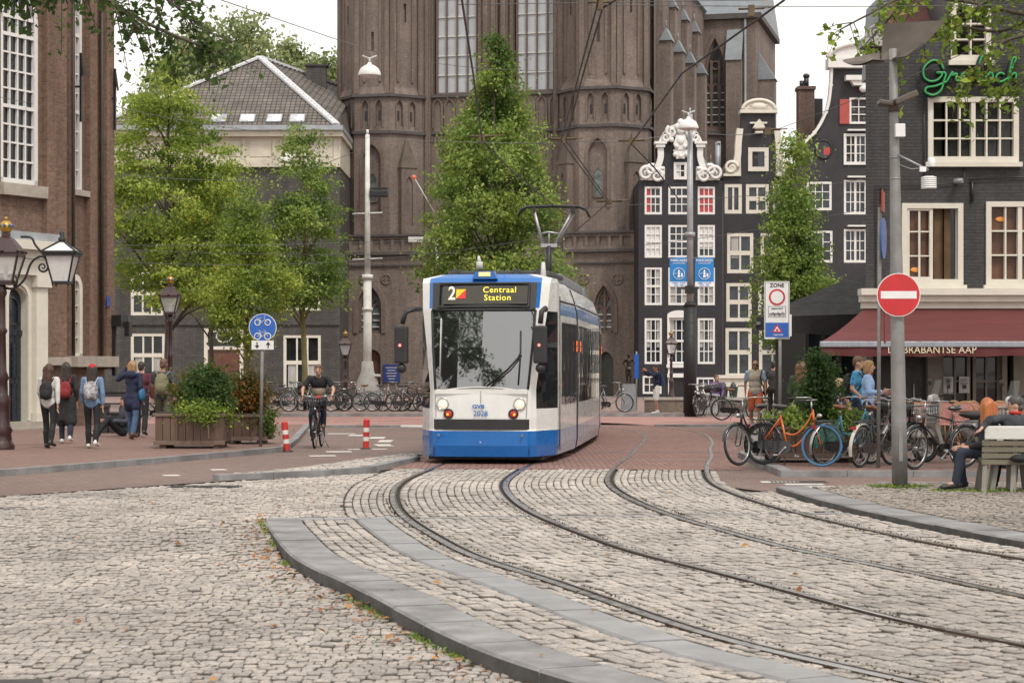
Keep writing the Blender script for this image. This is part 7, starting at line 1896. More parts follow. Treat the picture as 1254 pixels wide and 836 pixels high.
# ------------------------------------------------------------------ bicycles, scooter, cafe chairs, bench
m_tyre=M('tyre rubber',(.018,.018,.018),.75,var=.3,scale=20);m_rim=M('bare rim metal',(.40,.40,.40),.3,.9,var=.1)
m_bblack=M('bicycle black paint',(.014,.014,.015),.3,var=.2,coat=.5);m_brown=M('brown leather',(.17,.065,.028),.5,var=.25,scale=12)
m_grip=M('dark grip',(.02,.02,.02),.6)
def bikepaint(name,c):return M(name,c,.28,.1,.08,4,.6)
def make_bike(label,frame,tyre=None,saddle=None,bar=None,guard=None,frame_type='low',crate=None,coat_guard=None,steer=0.,chain=None,light=False,name='bicycle',group=None,rim=None):
 """local +x is forward, wheels stand on z = 0; rear axle at x = -.53, front at x = .53"""
 t=thing(name,label,'bicycle',(0,0,0),0,group)
 tyre=tyre or m_tyre;saddle=saddle or m_bblack;bar=bar or m_rim;guard=guard or frame;chain=chain or m_bblack;rim=rim or m_rim
 r=.335;xr,xf=-.53,.53
 S=Matrix.Translation((xf-.07,0,0))@Matrix.Rotation(steer,4,'Z')@Matrix.Translation((-(xf-.07),0,0))
 def wheel(x,B,ty):
  c=B@Vector((x,0,r));rot=B.to_3x3();ring=lambda rr,n=26:[c+rot@Vector((rr*math.cos(2*math.pi*k/n),0,rr*math.sin(2*math.pi*k/n)))for k in range(n)]
  mb=MB();mb.tube(ring(r-.02),.022,7,closed=True);w=mb.build('wheel',ty,t)
  mb=MB();mb.tube(ring(r-.048),.012,6,closed=True);mb.tube([c+rot@Vector((0,-.04,0)),c+rot@Vector((0,.04,0))],.022,8);mb.build('rim',rim,w)
  mb=MB()
  for k in range(18):
   a=2*math.pi*k/18;s=.03 if k%2 else-.03
   mb.tube([c+rot@Vector((.02*math.cos(a+.7),s,.02*math.sin(a+.7))),c+rot@Vector(((r-.05)*math.cos(a),0,(r-.05)*math.sin(a)))],.0022,3,caps=False)
  mb.build('spokes',rim,w);return w
 I=Matrix.Identity(4)
 wheel(xr,I,m_tyre if tyre is not None and coat_guard else tyre if frame_type!='blue_front' else m_tyre);wheel(xf,S,tyre)
 bb=Vector((-.08,0,.28));st=Vector((-.24,0,.80));hd_t=Vector((.34,0,.90));hd_b=Vector((.39,0,.66))
 mb=MB()
 mb.tube([bb,st],.017,8);mb.tube([hd_t,hd_b],.021,8)
 if frame_type=='diamond':
  mb.tube([st-Vector((0,0,.06)),hd_t-Vector((0,0,.04))],.016,8);mb.tube([bb,hd_b+Vector((-.01,0,.04))],.018,8)
 else:
  mb.tube(catmull([bb,Vector((.10,0,.34)),Vector((.27,0,.52)),hd_b+Vector((-.005,0,.03))],5),.019,8)
  mb.tube(catmull([bb.lerp(st,.45),Vector((.05,0,.50)),Vector((.24,0,.66)),hd_t-Vector((0,0,.05))],5),.015,8)
 for s in(-.055,.055):
  mb.tube([bb+Vector((0,s*.6,0)),(xr,s,r)],.011,6);mb.tube([st-Vector((0,-s*.4,.05)),(xr,s,r)],.010,6)
 mb.build('frame',frame,t)
 mb=MB(S);mb.tube([hd_b,(.43,0,.60)],.02,8)
 for s in(-.05,.05):mb.tube([(.43,s*.9,.62),(.47,s,.5),(xf,s,r)],.011,6)
 mb.build('fork',frame,t)
 mb=MB(S);mb.tube([hd_t-Vector((0,0,.02)),(.325,0,1.03)],.014,8)
 hb=[(.30,0,1.04),(.36,.12,1.06),(.34,.24,1.07),(.18,.30,1.06),(.04,.31,1.04)]
 for s in(1,-1):mb.tube(catmull([Vector((a,s*b,c))for a,b,c in hb],4),.011,6)
 h=mb.build('handlebar',bar,t)
 for s in(1,-1):
  mb=MB(S);mb.tube([(.16,s*.302,1.057),(.03,s*.311,1.04)],.017,8);mb.build('grip',saddle if saddle==m_brown else m_grip,h)
 mb=MB();mb.tube([st,(-.265,0,.90)],.013,8);mb.build('seat_post',m_rim,t)
 mb=MB();bm=bmesh.new();bmesh.ops.create_uvsphere(bm,u_segments=14,v_segments=8,radius=1)
 for v in bm.verts:
  x,y,z=v.co;wd=.095 if x<0 else .095*(1-x*.78);v.co=Vector((-.26+x*.145,y*wd,.935+z*.04+(.015 if x<-.5 else 0)))
 mb.bm(bm,0,None,True);mb.build('saddle',saddle,t)
 for x,B,a0,a1 in((xr,I,15,205),(xf,S,10,150)):
  c=Vector((x,0,r));mb=MB(B);n=14;vs=[]
  for k in range(n+1):
   a=R(a0+(a1-a0)*k/n)
   for y,dr in((-.03,.012),(-.018,.026),(.018,.026),(.03,.012)):vs.append((c.x+(r+dr)*math.cos(a),y,c.z+(r+dr)*math.sin(a)))
  mb.add(vs,[(k*4+q,k*4+q+1,k*4+q+5,k*4+q+4)for k in range(n)for q in range(3)],0,True);mb.build('mudguard',guard,t)
 mb=MB();n=10
 pts=[(-.53+.075*math.cos(a),r-.01+.075*math.sin(a))for a in[R(90+180*k/n)for k in range(n+1)]]+[(-.08+.10*math.cos(a),.28+.10*math.sin(a))for a in[R(-90+180*k/n)for k in range(n+1)]]
 mb.prism(pts,-.075,-.045);mb.build('chain_case',chain,t)
 mb=MB();mb.tube([bb+Vector((0,-.09,0)),bb+Vector((0,.09,0))],.02,8)
 for s in(1,-1):mb.bar(bb+Vector((0,s*.085,0)),bb+Vector((s*.12,s*.085,-.12)),.018);mb.box(bb.x+s*.12-.04,bb.x+s*.12+.04,min(s*.09,s*.17),max(s*.09,s*.17),bb.z-.135,bb.z-.11)
 mb.build('crank',m_rim,t)
 mb=MB()
 for s in(-.06,0,.06):mb.tube([(-.30,s,.72),(-.82,s,.72)],.007,5)
 for x in(-.34,-.55,-.80):mb.tube([(x,-.06,.72),(x,.06,.72)],.007,5)
 for s in(-.055,.055):mb.tube([(-.72,s,.72),(xr,s,r)],.006,5)
 mb.build('luggage_rack',m_bblack,t)
 mb=MB();mb.tube([(-.14,.05,.27),(-.24,.19,.0)],.009,6);mb.build('kickstand',m_rim,t)
 mb=MB();mb.ell((.47,0,.80)if True else 0,(.05,.04,.04),10,6);mb.build('front_lamp',m_rim,t)
 mb=MB();mb.box(-.83,-.81,-.04,.04,.60,.65);mb.build('rear_reflector',m_red,t)
 if crate:
  mb=MB(S);x0,x1,y0,z0,z1=.36,.70,.20,.80,1.03
  for zq in(z0,z0+.08,z0+.155,z1):
   mb.tube([(x0,-y0,zq),(x1,-y0,zq),(x1,y0,zq),(x0,y0,zq)],.009 if zq not in(z0,z1)else .014,5,closed=True)
  for k in range(9):
   x=x0+(x1-x0)*k/8
   for y in(-y0,y0):mb.tube([(x,y,z0),(x,y,z1)],.012,4)
   y=-y0+2*y0*k/8
   for xx in(x0,x1):mb.tube([(xx,y,z0),(xx,y,z1)],.012,4)
   mb.tube([(x,-y0,z0),(x,y0,z0)],.01,4)
  mb.build('basket',crate,t)
 if coat_guard:
  mb=MB()
  for s in(-.05,.05):
   pts=[(xr+.33*math.cos(R(a)),r+.33*math.sin(R(a)))for a in range(20,200,12)]+[(xr-.05,r),(xr+.1,r)]
   mb.prism(pts,s-.002,s+.002)
  mb.build('coat_guard',coat_guard,t)
 return t
def set_bike(t,px,D,z,yaw,lean=0.):
 t.location=(X(px,D),D,z);t.rotation_mode='XYZ'
 t.matrix_world=Matrix.Translation((X(px,D),D,z))@Matrix.Rotation(R(yaw),4,'Z')@Matrix.Rotation(R(lean),4,'X')
 return t
m_or=bikepaint('bicycle orange',(.62,.13,.015));m_blt=M('pale blue tyre',(.07,.20,.36),.6,var=.1)
b_or=make_bike('orange bicycle with a bright blue front tyre leaning by the cafe planter',m_or,tyre=m_blt,saddle=m_bblack,guard=m_bblack,frame_type='blue_front',steer=R(14),rim=M('dark rim',(.06,.06,.06),.4,.6))
set_bike(b_or,969,31.75,.09,-38,-5)
b_bk=make_bike('black bicycle with silver handlebar behind the orange bicycle',m_bblack,saddle=m_bblack,steer=R(-8));set_bike(b_bk,927,32.1,.09,-128,5)
m_teal=bikepaint('bicycle teal',(.02,.20,.32))
b_gr=make_bike('teal bicycle with brown saddle and patterned green coat guard right of the orange one',m_teal,saddle=m_brown,guard=m_rim,coat_guard=M('patterned green guard',(.06,.15,.12),.5,var=.8,scale=14),steer=R(10));set_bike(b_gr,1037,32.0,.09,38,6)
b_br=make_bike('black bicycle with brown saddle and black front basket left of the lamp pole',m_bblack,saddle=m_brown,crate=m_bblack,guard=M('cream mudguard',(.55,.52,.45),.4),steer=R(-10));set_bike(b_br,1072,31.5,.09,52,5)
b_rt=make_bike('black upright bicycle between the lamp pole and the bench',m_bblack,saddle=m_bblack,frame_type='diamond',steer=R(12));set_bike(b_rt,1150,30.75,.09,-148,-4)
b_hd=make_bike('black bicycle half hidden behind the lamp pole',m_bblack,frame_type='diamond');set_bike(b_hd,1092,32.6,.09,40,5)
m_bgrey=bikepaint('bicycle grey',(.20,.21,.22));m_bwhite=bikepaint('bicycle cream white',(.5,.5,.46));m_bgreen=bikepaint('bicycle dark green',(.02,.07,.04));m_bred=bikepaint('bicycle dull red',(.07,.02,.02))
GRP='bicycles parked along the quay railing'
kinds={}
def far(kind,px,D,yaw,label,lean=0.,z=.05):
 if kind not in kinds:
  k={'black':dict(frame=m_bblack,frame_type='diamond'),'crate':dict(frame=m_bblack,crate=m_bblack),'grey':dict(frame=m_bgrey),'white':dict(frame=m_bwhite,guard=m_rim),'green':dict(frame=m_bgreen,saddle=m_brown),'red':dict(frame=m_bred)}[kind]
  kinds[kind]=o=make_bike(label,k.pop('frame'),group=GRP,**k)
 else:
  o=copy_tree(kinds[kind]);o['label']=label
 return set_bike(o,px,D,z,yaw,lean)
far('black',214,73.2,20,'black bicycle seen between the walkers and the left planter');far('grey',236,73.4,160,'grey bicycle glimpsed above the left planter');far('red',258,73.0,30,'dull red bicycle glimpsed between the two planter bushes');far('white',268,72.6,200,'cream bicycle glimpsed behind the second planter bush')
far('black',337,72.8,170,'black bicycle at the railing just right of the second planter');far('crate',353,73.5,10,'black basket bicycle right of the blue sign post',4);far('grey',371,72.6,195,'grey bicycle just left of the cyclist',4);far('black',405,73.4,15,'black bicycle at the railing just right of the cyclist')
far('black',424,72.9,5,'black bicycle with its saddle below the church lantern post');far('green',438,73.6,185,'dark green bicycle left of the white pole foot');far('grey',474,72.9,12,'grey bicycle just right of the white pole foot');far('white',487,73.4,190,'cream bicycle below the blue notice board',4);far('red',499,72.8,25,'dull red bicycle second from the tram');far('black',511,73.5,170,'black bicycle half hidden by the left side of the tram')
far('grey',747,71.5,8,'grey bicycle between the tram and the statue');far('crate',867,65.5,-70,'black basket bicycle standing right of the banner pole',5);far('black',858,66.2,-110,'black bicycle touching the banner pole foot',4);far('green',905,60.5,5,'dark green bicycle left of the man in the vest');far('black',184,55.5,200,'black bicycle behind the woman in the navy coat',z=.09)
def scooter():
 t=thing('scooter','beige grey motor scooter with wire basket in front of the cafe','scooter')
 m_bei=bikepaint('scooter beige grey',(.30,.27,.24));m_dk=M('scooter dark plastic',(.03,.03,.03),.45,var=.2)
 def wheel(x):
  mb=MB();n=24;mb.tube([(x+.19*math.cos(2*math.pi*k/n),0,.24+.19*math.sin(2*math.pi*k/n))for k in range(n)],.052,10,closed=True);w=mb.build('wheel',m_tyre,t)
  mb=MB();mb.tube([(x,-.05,.24),(x,.05,.24)],.06,12)
  for k in range(5):a=2*math.pi*k/5;mb.bar((x,0,.24),(x+.15*math.cos(a),0,.24+.15*math.sin(a)),.05,.035)
  mb.tube([(x+.15*math.cos(2*math.pi*k/n),0,.24+.15*math.sin(2*math.pi*k/n))for k in range(n)],.022,8,closed=True);mb.build('rim',m_rim,w)
 wheel(.62);wheel(-.62)
 bm=bmesh.new();bmesh.ops.create_uvsphere(bm,u_segments=20,v_segments=12,radius=1)
 for v in bm.verts:x,y,z=v.co;v.co=Vector((-.48+x*.46,y*(.19-.04*x),.52+z*.20+(.06*x*x)))
 mb=MB();mb.bm(bm,0,None,True);mb.build('rear_body',m_bei,t)
 bm=bmesh.new();bmesh.ops.create_uvsphere(bm,u_segments=18,v_segments=10,radius=1)
 for v in bm.verts:x,y,z=v.co;v.co=Vector((.60+x*.26-z*.02,y*.12,.43+max(z,-.2)*.13))
 mb=MB();mb.bm(bm,0,None,True);mb.build('front_mudguard',m_bei,t)
 mb=MB();mb.prism([(.30,.28),(.42,.30),(.50,.60),(.42,.98),(.38,1.0),(.44,.60),(.36,.34)],-.16,.16);mb.build('leg_shield',m_bei,t)
 mb=MB();mb.rbox(-.2,.36,-.17,.17,.22,.30,.02);mb.tube([(.36,0,.5),(.60,0,.24)],.04,8);mb.build('footboard',m_dk,t)
 bm=bmesh.new();bmesh.ops.create_uvsphere(bm,u_segments=16,v_segments=8,radius=1)
 for v in bm.verts:x,y,z=v.co;v.co=Vector((-.42+x*.40,y*.15,.76+z*.065+.03*x*x))
 mb=MB();mb.bm(bm,0,None,True);mb.build('seat',m_dk,t)
 mb=MB();mb.tube([(.40,0,.95),(.36,0,1.08)],.03,8)
 for s in(1,-1):mb.tube([(.36,0,1.08),(.32,s*.18,1.12),(.22,s*.34,1.10)],.018,6)
 h=mb.build('handlebar',m_dk,t)
 for s in(1,-1):
  mb=MB();mb.tube([(.30,s*.22,1.11),(.33,s*.30,1.30)],.007,5);mb.ell((.33,s*.31,1.34),(.015,.06,.05),12,8);mb.build('mirror',m_dk,h)
 mb=MB();mb.ell((.43,0,1.04),(.09,.11,.09),14,10);h=mb.build('headlamp_shell',m_bei,t)
 mb=MB();mb.ell((.50,0,1.04),(.03,.075,.07),14,8);mb.build('headlamp_glass',m_opal,h)
 mb=MB();x0,x1,y0,z0,z1=.46,.76,.20,.66,.94
 for zq in(z0,z0+.07,z0+.14,z0+.21,z1):mb.tube([(x0,-y0,zq),(x1,-y0,zq),(x1,y0,zq),(x0,y0,zq)],.008 if zq!=z1 else .013,5,closed=True)
 for k in range(8):
  for y in(-y0,y0):mb.tube([(x0+(x1-x0)*k/7,y,z0),(x0+(x1-x0)*k/7,y,z1)],.006,4)
  for x in(x0,x1):mb.tube([(x,-y0+2*y0*k/7,z0),(x,-y0+2*y0*k/7,z1)],.006,4)
 mb.build('basket',m_rim,t)
 mb=MB();mb.quad((.42,-.13,1.1),(.42,.13,1.1),(.33,.10,1.36),(.33,-.10,1.36));mb.build('windscreen',m_clear,t,fix=False)
 mb=MB();mb.box(-.98,-.9,-.06,.06,.55,.63);mb.build('tail_lamp',m_red,t)
 mb=MB();mb.tube([(-.25,.17,.3),(-.9,.19,.34)],.045,8);mb.build('exhaust',m_rim,t)
 return t
sc1=scooter();set_bike(sc1,1174,33.0,.09,-163,3)
sc2=copy_tree(sc1);sc2['label']='second scooter with tall clear windscreen cut off by the right edge';set_bike(sc2,1268,31.2,.09,-150,4)
m_ratt=M('pink and cream woven rattan',(.42,.20,.17),.6,var=.55,scale=60);m_cane=M('golden cane',(.36,.20,.08),.5,var=.2,scale=10)
def chair():
 t=thing('cafe_chair','rattan cafe chair with arched pink woven back under the wine red awning','chair',(0,0,0),0,'rattan chairs on the cafe terrace')
 mb=MB();mb.lathe([(0,.44),(.2,.44),(.215,.455),(.2,.475),(0,.475)],18);mb.build('seat',m_ratt,t)
 mb=MB();ap_=[(-.2,.48)]+arch_pts(-.215,.215,.66,.90,'round',7)+[(.2,.48)]
 mb.prism([(a*.92,b-.012)for a,b in ap_],.175,.19);mb.build('backrest',m_ratt,t)
 mb=MB();mb.tube([(a,.185,b)for a,b in ap_],.017,6);mb.build('back_frame',m_cane,t)
 for sx in(-1,1):
  for sy in(-1,1):
   mb=MB();mb.tube([(sx*.16,sy*.15,.45),(sx*.19,sy*.19,0)],.014,6);mb.build('leg',m_cane,t)
 return t
ch0=chair();first=True
for px,D,a in((1112,38.6,170),(1124,39.3,200),(1136,38.4,185),(1148,39.2,160),(1160,38.5,175),(1172,39.2,190),(1184,38.4,180),(1197,39.0,200),(1212,38.5,170),(1228,38.9,185),(1243,38.4,180),(1092,38.8,150)):
 c=ch0 if first else copy_tree(ch0);first=False
 c.location=(X(px,D),D,.09);c.rotation_euler=(0,0,R(a+180))
def table(px,D,label):
 t=thing('cafe_table',label,'table',(X(px,D),D,.09),0,'small tables on the cafe terrace')
 mb=MB();mb.lathe([(0,.72),(.36,.72),(.37,.735),(.36,.75),(0,.75)],22);mb.build('table_top',M('brown table wood',(.16,.075,.04),.45,var=.2,scale=4,coat=.2),t)
 mb=MB();mb.tube([(0,0,.02),(0,0,.72)],.03,10);mb.lathe([(.24,0),(.22,.02),(.04,.05)],16);mb.build('pedestal',m_black,t)
table(1040,38.3,'round brown table beside the couple in blue');table(1118,37.6,'round brown table in front of the rattan chairs near the lamp pole');table(1192,37.6,'round brown table in front of the rattan chairs near the bench')
m_slat=M('weathered grey bench slats',(.16,.14,.10),.75,var=.25,scale=4,bmp=.4,bscale=40,aniso=(.3,3,3),dirt=.15);m_bleg=M('bare grey bench legs',(.25,.235,.20),.7,var=.2)
D=25.35
def bench(label,px,D,rz,W,plate):
 t=thing('bench',label,'bench',(X(px,D),D,.07),rz,'sections of the round slatted bench')
 mb=MB()
 for k in range(4):
  z=.345+k*.08;y=-.012*k
  mb.rbox(0,W,y-.015,y+.015,z,z+.068,.008)
 mb.build('backrest',m_slat,t)
 mb=MB()
 for k in range(5):mb.rbox(0,W,.03+k*.095,.03+k*.095+.085,.40-.008*abs(k-2),.43-.008*abs(k-2),.008)
 mb.build('seat',m_slat,t)
 for x in(.06,.42,W-.1):
  mb=MB();mb.bar((x,.04,.42),(x-.03,-.02,0),.055,.06);mb.bar((x,.42,.40),(x+.0,.47,0),.055,.06);mb.bar((x,.03,.38),(x,.46,.37),.05,.04);mb.bar((x,.02,.36),(x,-.03,.68),.05,.03);mb.build('leg',m_bleg,t)
 if plate:
  mb=MB();mb.rbox(0.03,W,-.07,-.04,.67,.835,.01);mb.rbox(.03,W,-.06,.05,.82,.838,.006);mb.build('back_plate',M('pale zinc plate',(.60,.59,.55),.45,var=.08,dirt=.15),t)
 return t
bench('slatted grey bench section with pale metal top board, its back to the camera',1202,D,R(-4),1.5,True)
bench('slatted bench end section turned sideways left of the pale topped section',1196.5,D+.62,R(-78),.62,False)
mb=MB();mb.ell((0,0,0),(.12,.08,.05),10,8);mb.ell((.09,.02,.02),(.09,.06,.05),10,8);o=tag(mb.build('folded_bag',M('black cloth',(.015,.015,.016),.8,var=.3)),'small black cloth bag lying on the bench seat at the right','bag');o.location=(X(1246,D),D-.10,.50)
rng=np.random.default_rng(15);n=420
pts=np.stack([X(1205,25.5)+rng.normal(0,.35,n),25.5+rng.normal(0,.12,n),.07+.02*rng.random(n)],1)
tag(leaves('grass_tuft',pts,rng.random(n),.06,lf_green,None,rng,up=-.1,aspect=.3),'sparse grass growing under the bench','grass',kind='stuff')
# ------------------------------------------------------------------ people
_skin={}
def skinmat(k):
 c={'light':(.48,.27,.19),'tan':(.36,.18,.11),'dark':(.17,.085,.055)}[k]
 return M('skin '+k,c,.5,var=.08,scale=12)
def cloth(name,c,var=.2,sc=7,rough=.85):return M('cloth '+name,c,rough,var=var,scale=sc,bmp=.25,bscale=35)
m_eye=M('eye dark',(.02,.015,.012),.3);m_lip=M('lips',(.32,.12,.10),.5)
def caps(mb,a,b,ra,rb,seg=12):
 mb.tube([a,b],[ra,rb],seg);mb.ell(a,ra,seg,8);mb.ell(b,rb,seg,8)
def remesh(mb,name,mat,parent,vox=.016,smooth=4,fold=0.,ff=11.,seed=0.):
 o=mb.build('tmp',mat,None);mo=o.modifiers.new('r','REMESH');mo.mode='VOXEL';mo.voxel_size=vox
 sm=o.modifiers.new('s','SMOOTH');sm.factor=.5;sm.iterations=smooth
 COL.objects.unlink(o);me=evaluated(o);me.name=name
 old=o.data;bpy.data.objects.remove(o);bpy.data.meshes.remove(old)
 if fold:
  n=len(me.vertices);co=np.empty(n*3,np.float32);nr=np.empty(n*3,np.float32);me.vertices.foreach_get('co',co);me.vertices.foreach_get('normal',nr)
  c3=co.reshape(-1,3);d=np.array([mnoise.noise((p[0]*ff+seed,p[1]*ff,p[2]*ff*.55))for p in c3.tolist()],np.float32)
  co=(c3+nr.reshape(-1,3)*(fold*d)[:,None]).astype(np.float32);me.vertices.foreach_set('co',co.ravel());me.update()
 me.polygons.foreach_set('use_smooth',np.ones(len(me.polygons),bool));me.materials.clear();me.materials.append(mat)
 ob=bpy.data.objects.new(name,me);COL.objects.link(ob);ob.parent=parent;return ob
V3=Vector
def stand(stride=0.,arm=.0,bent=.15,H=1.7,female=False):
 """joints of a standing or walking figure facing -y; stride in metres, arm swing in radians"""
 k=H/1.7;sw=.17 if female else .195;hw=.095
 J=dict(pel=V3((0,0,.93)),waist=V3((0,.0,1.10)),chest=V3((0,0,1.28)),neck=V3((0,.0,1.46)),head=V3((0,-.02,1.585)))
 for s,n in((-1,'r'),(1,'l')):
  f=stride*s/2
  J['sh'+n]=V3((s*sw,0,1.395));a=-arm*s
  J['el'+n]=J['sh'+n]+V3((s*.05,math.sin(a)*.28+.02,-math.cos(a)*.27));J['wr'+n]=J['el'+n]+V3((0,math.sin(a-bent)*.25-.01,-math.cos(a-bent)*.24))
  J['hip'+n]=V3((s*hw,0,.90));J['kn'+n]=V3((s*(hw+.005),-f*.5-.02-abs(f)*.12,.49));J['an'+n]=V3((s*(hw+.005),-f+.02,.085+(.06 if f<-.1 else 0)));J['to'+n]=J['an'+n]+V3((s*.02,-.15,-.05-(.02 if f<-.1 else 0)))
 for q in J:J[q]=J[q]*k
 J['k']=k;return J
def person(label,loc,rz,J,top,legs,shoes,hair,skin='light',sleeve='long',topto='hip',trouser='long',hairstyle='short',head_yaw=0.,vox=.017,female=False,fingers=True,top2=None,cap=None,glasses=False,skirt=None,group=None,grip=()):
 t=thing('person',label,'person',loc,rz,group);k=J['k'];sk=skinmat(skin)
 hy=Matrix.Rotation(head_yaw,3,'Z');hc=J['head']
 up=(J['neck']-J['waist']).normalized()
 mb=MB()
 sx=(J['shl']-J['shr']).normalized();fy=up.cross(sx).normalized();fr=Matrix((sx,-fy*-1,up)).transposed()
 hx=(J['hipl']-J['hipr']).normalized()
 mb.ell(J['pel'],(.15*k,.105*k,.11*k),16,10);mb.ell(J['waist'],((.115 if female else .13)*k,.09*k,.13*k),16,10,B=fr);mb.ell(J['chest'],((.14 if female else .16)*k,.10*k,.16*k),16,10,B=fr)
 caps(mb,J['shr'],J['shl'],.05*k,.05*k);caps(mb,J['pel'],J['waist'],.105*k,.095*k);caps(mb,J['waist'],J['chest'],.095*k,.10*k);caps(mb,J['chest'],J['neck'],.075*k,.05*k);caps(mb,J['neck'],hc,.05*k,.048*k)
 mb.ell(hc+V3((0,0,.012*k)),(.075*k,.092*k,.105*k),16,12,B=hy);mb.ell(hc+hy@V3((0,-.022,-.06))*k,(.055*k,.062*k,.055*k),12,8,B=hy)
 mb.ell(hc+hy@V3((0,-.098,-.012))*k,(.015*k,.024*k,.026*k),8,6,B=hy)
 for s in(-1,1):mb.ell(hc+hy@V3((s*.076,.008,-.005))*k,(.012*k,.022*k,.032*k),8,6,B=hy)
 hands=MB()
 for n,s in(('r',-1),('l',1)):
  caps(mb,J['sh'+n],J['el'+n],.047*k,.038*k);caps(mb,J['el'+n],J['wr'+n],.038*k,.025*k)
  caps(mb,J['hip'+n],J['kn'+n],.082*k,.054*k);caps(mb,J['kn'+n],J['an'+n],.052*k,.036*k);caps(mb,J['kn'+n]*.62+J['an'+n]*.38+V3((0,.015,0))*k,J['an'+n],.052*k,.036*k);caps(mb,J['an'+n],J['to'+n],.036*k,.026*k)
  d=(J['wr'+n]-J['el'+n]).normalized();side=V3((0,-1,0))if abs(d.y)<.8 else V3((0,0,1))
  side=(side-d*side.dot(d)).normalized();nrm=d.cross(side)*(-s)
  pc=J['wr'+n]+d*.055*k;Bh=Matrix((side,nrm,d)).transposed()
  mb.ell(pc,(.038*k,.017*k,.052*k),10,8,B=Bh)
  curl=.9 if n in grip else .35
  for q in range(4):
   o=pc+side*(.026-.0175*q)*k+d*.04*k;L=(.036,.042,.039,.030)[q]*k;p1=o+d*L;d2=(d*math.cos(curl)+nrm*math.sin(curl)).normalized();p2=p1+d2*L*.7;d3=(d*math.cos(curl*2)+nrm*math.sin(curl*2)).normalized();p3=p2+d3*L*.5
   hands.tube([o-d*.01*k,o,p1,p2,p3],[.008*k,.0088*k,.0082*k,.0075*k,.006*k],6)
  o=pc+side*.03*k-d*.02*k;hands.tube([o-side*.01*k,o+side*.018*k+d*.015*k,o+side*.026*k+d*.04*k+nrm*.008*k],[.011*k,.0095*k,.0075*k],6)
 body=remesh(mb,'body',sk,t,vox,2)
 ex=MB();ex.v=hands.v;ex.f=hands.f;ex.m=hands.m;ex.s=hands.s
 for s in(-1,1):ex.ell(hc+hy@V3((s*.03,-.083,.012))*k,(.012*k,.008*k,.007*k),8,6,1,B=hy);ex.ell(hc+hy@V3((s*.031,-.084,.034))*k,(.018*k,.008*k,.0045*k),8,6,1,B=hy)
 ex.ell(hc+hy@V3((0,-.079,-.062))*k,(.024*k,.008*k,.006*k),8,6,2,B=hy)
 bm=bmesh.new();bm.from_mesh(body.data);vs=[bm.verts.new(v)for v in ex.v]
 for f,m,in zip(ex.f,ex.m):
  nf=bm.faces.new([vs[i]for i in f]);nf.material_index=m;nf.smooth=True
 bm.to_mesh(body.data);bm.free();body.data.materials.append(m_eye);body.data.materials.append(m_lip)
 e=.014*k;sd=random.random()*20
 mb=MB()
 mb.ell(J['waist'],((.125 if female else .145)*k+e,.10*k+e,.14*k),16,10,B=fr);mb.ell(J['chest'],((.15 if female else .168)*k+e,.108*k+e,.165*k),16,10,B=fr)
 caps(mb,J['shr'],J['shl'],.058*k,.058*k);caps(mb,J['chest'],J['neck']-up*.035*k,.085*k,.056*k);caps(mb,J['waist'],J['chest'],.11*k,.115*k)
 if topto in('hip','coat','long'):mb.ell(J['pel']+V3((0,0,.0))*k,(.155*k+e,.112*k+e,.12*k),16,10);caps(mb,J['pel'],J['waist'],.12*k,.115*k)
 if topto=='coat':
  for n in 'rl':caps(mb,J['hip'+n],J['hip'+n].lerp(J['kn'+n],.45),.115*k,.115*k)
  mb.ell(J['hipr'].lerp(J['hipl'],.5)-V3((0,0,.10))*k,(.19*k,.14*k,.14*k),16,10)
 if topto=='long':
  for n in 'rl':caps(mb,J['hip'+n],J['kn'+n]+V3((0,0,-.02)),.12*k,.13*k)
  mb.tube([J['pel'],J['knr'].lerp(J['knl'],.5)],[.15*k,.17*k],14)
 for n in 'rl':
  if sleeve=='long':caps(mb,J['sh'+n],J['el'+n],.062*k,.052*k);caps(mb,J['el'+n],J['el'+n].lerp(J['wr'+n],.88),.052*k,.040*k)
  elif sleeve=='short':caps(mb,J['sh'+n],J['sh'+n].lerp(J['el'+n],.62),.062*k,.06*k)
  elif sleeve=='none':pass
 remesh(mb,'jacket' if topto in('coat','long')else 'shirt',top,t,vox,2,.010*k,10,sd)
 mb=MB();mb.ell(J['pel'],(.155*k+e*.4,.112*k+e*.4,.10*k),16,10);w=.018 if trouser!='short' else .035
 if trouser=='skirt':
  pass
 for n in 'rl':
  if trouser=='long':caps(mb,J['hip'+n],J['kn'+n],.092*k,.068*k);caps(mb,J['kn'+n],J['an'+n]+(J['kn'+n]-J['an'+n]).normalized()*.03*k,.070*k,.062*k)
  elif trouser=='slim':caps(mb,J['hip'+n],J['kn'+n],.089*k,.061*k);caps(mb,J['kn'+n],J['an'+n]+(J['kn'+n]-J['an'+n]).normalized()*.01*k,.065*k,.054*k)
  else:caps(mb,J['hip'+n],J['hip'+n].lerp(J['kn'+n],.92),.10*k,.088*k)
 if trouser in('long','slim'):
  for n in 'rl':caps(mb,J['kn'+n]*.62+J['an'+n]*.38+V3((0,.015,0))*k,J['an'+n],.066*k,.054*k)
 remesh(mb,'trousers' if trouser in('long','slim')else 'shorts',legs,t,vox,2,.008*k,12,sd+4)
 for n in 'rl':
  mb=MB();a,b=J['an'+n],J['to'+n];d=(b-a);d.z=0;d=d.normalized()if d.length>.01 else V3((0,-1,0))
  caps(mb,a+V3((0,0,-.025))*k-d*.035*k,b+d*.03*k+V3((0,0,-.005))*k,.045*k,.034*k);caps(mb,a+V3((0,0,-.02))*k,a+V3((0,0,.03))*k,.047*k,.045*k)
  mb.box(-.042*k,.042*k,-.13*k,.15*k,-.012*k,.012*k,0,Matrix.Translation((a+b)/2+V3((0,0,-.06+.033*0))*k*1)@(d.to_track_quat('-Y','Z').to_matrix().to_4x4()))if False else None
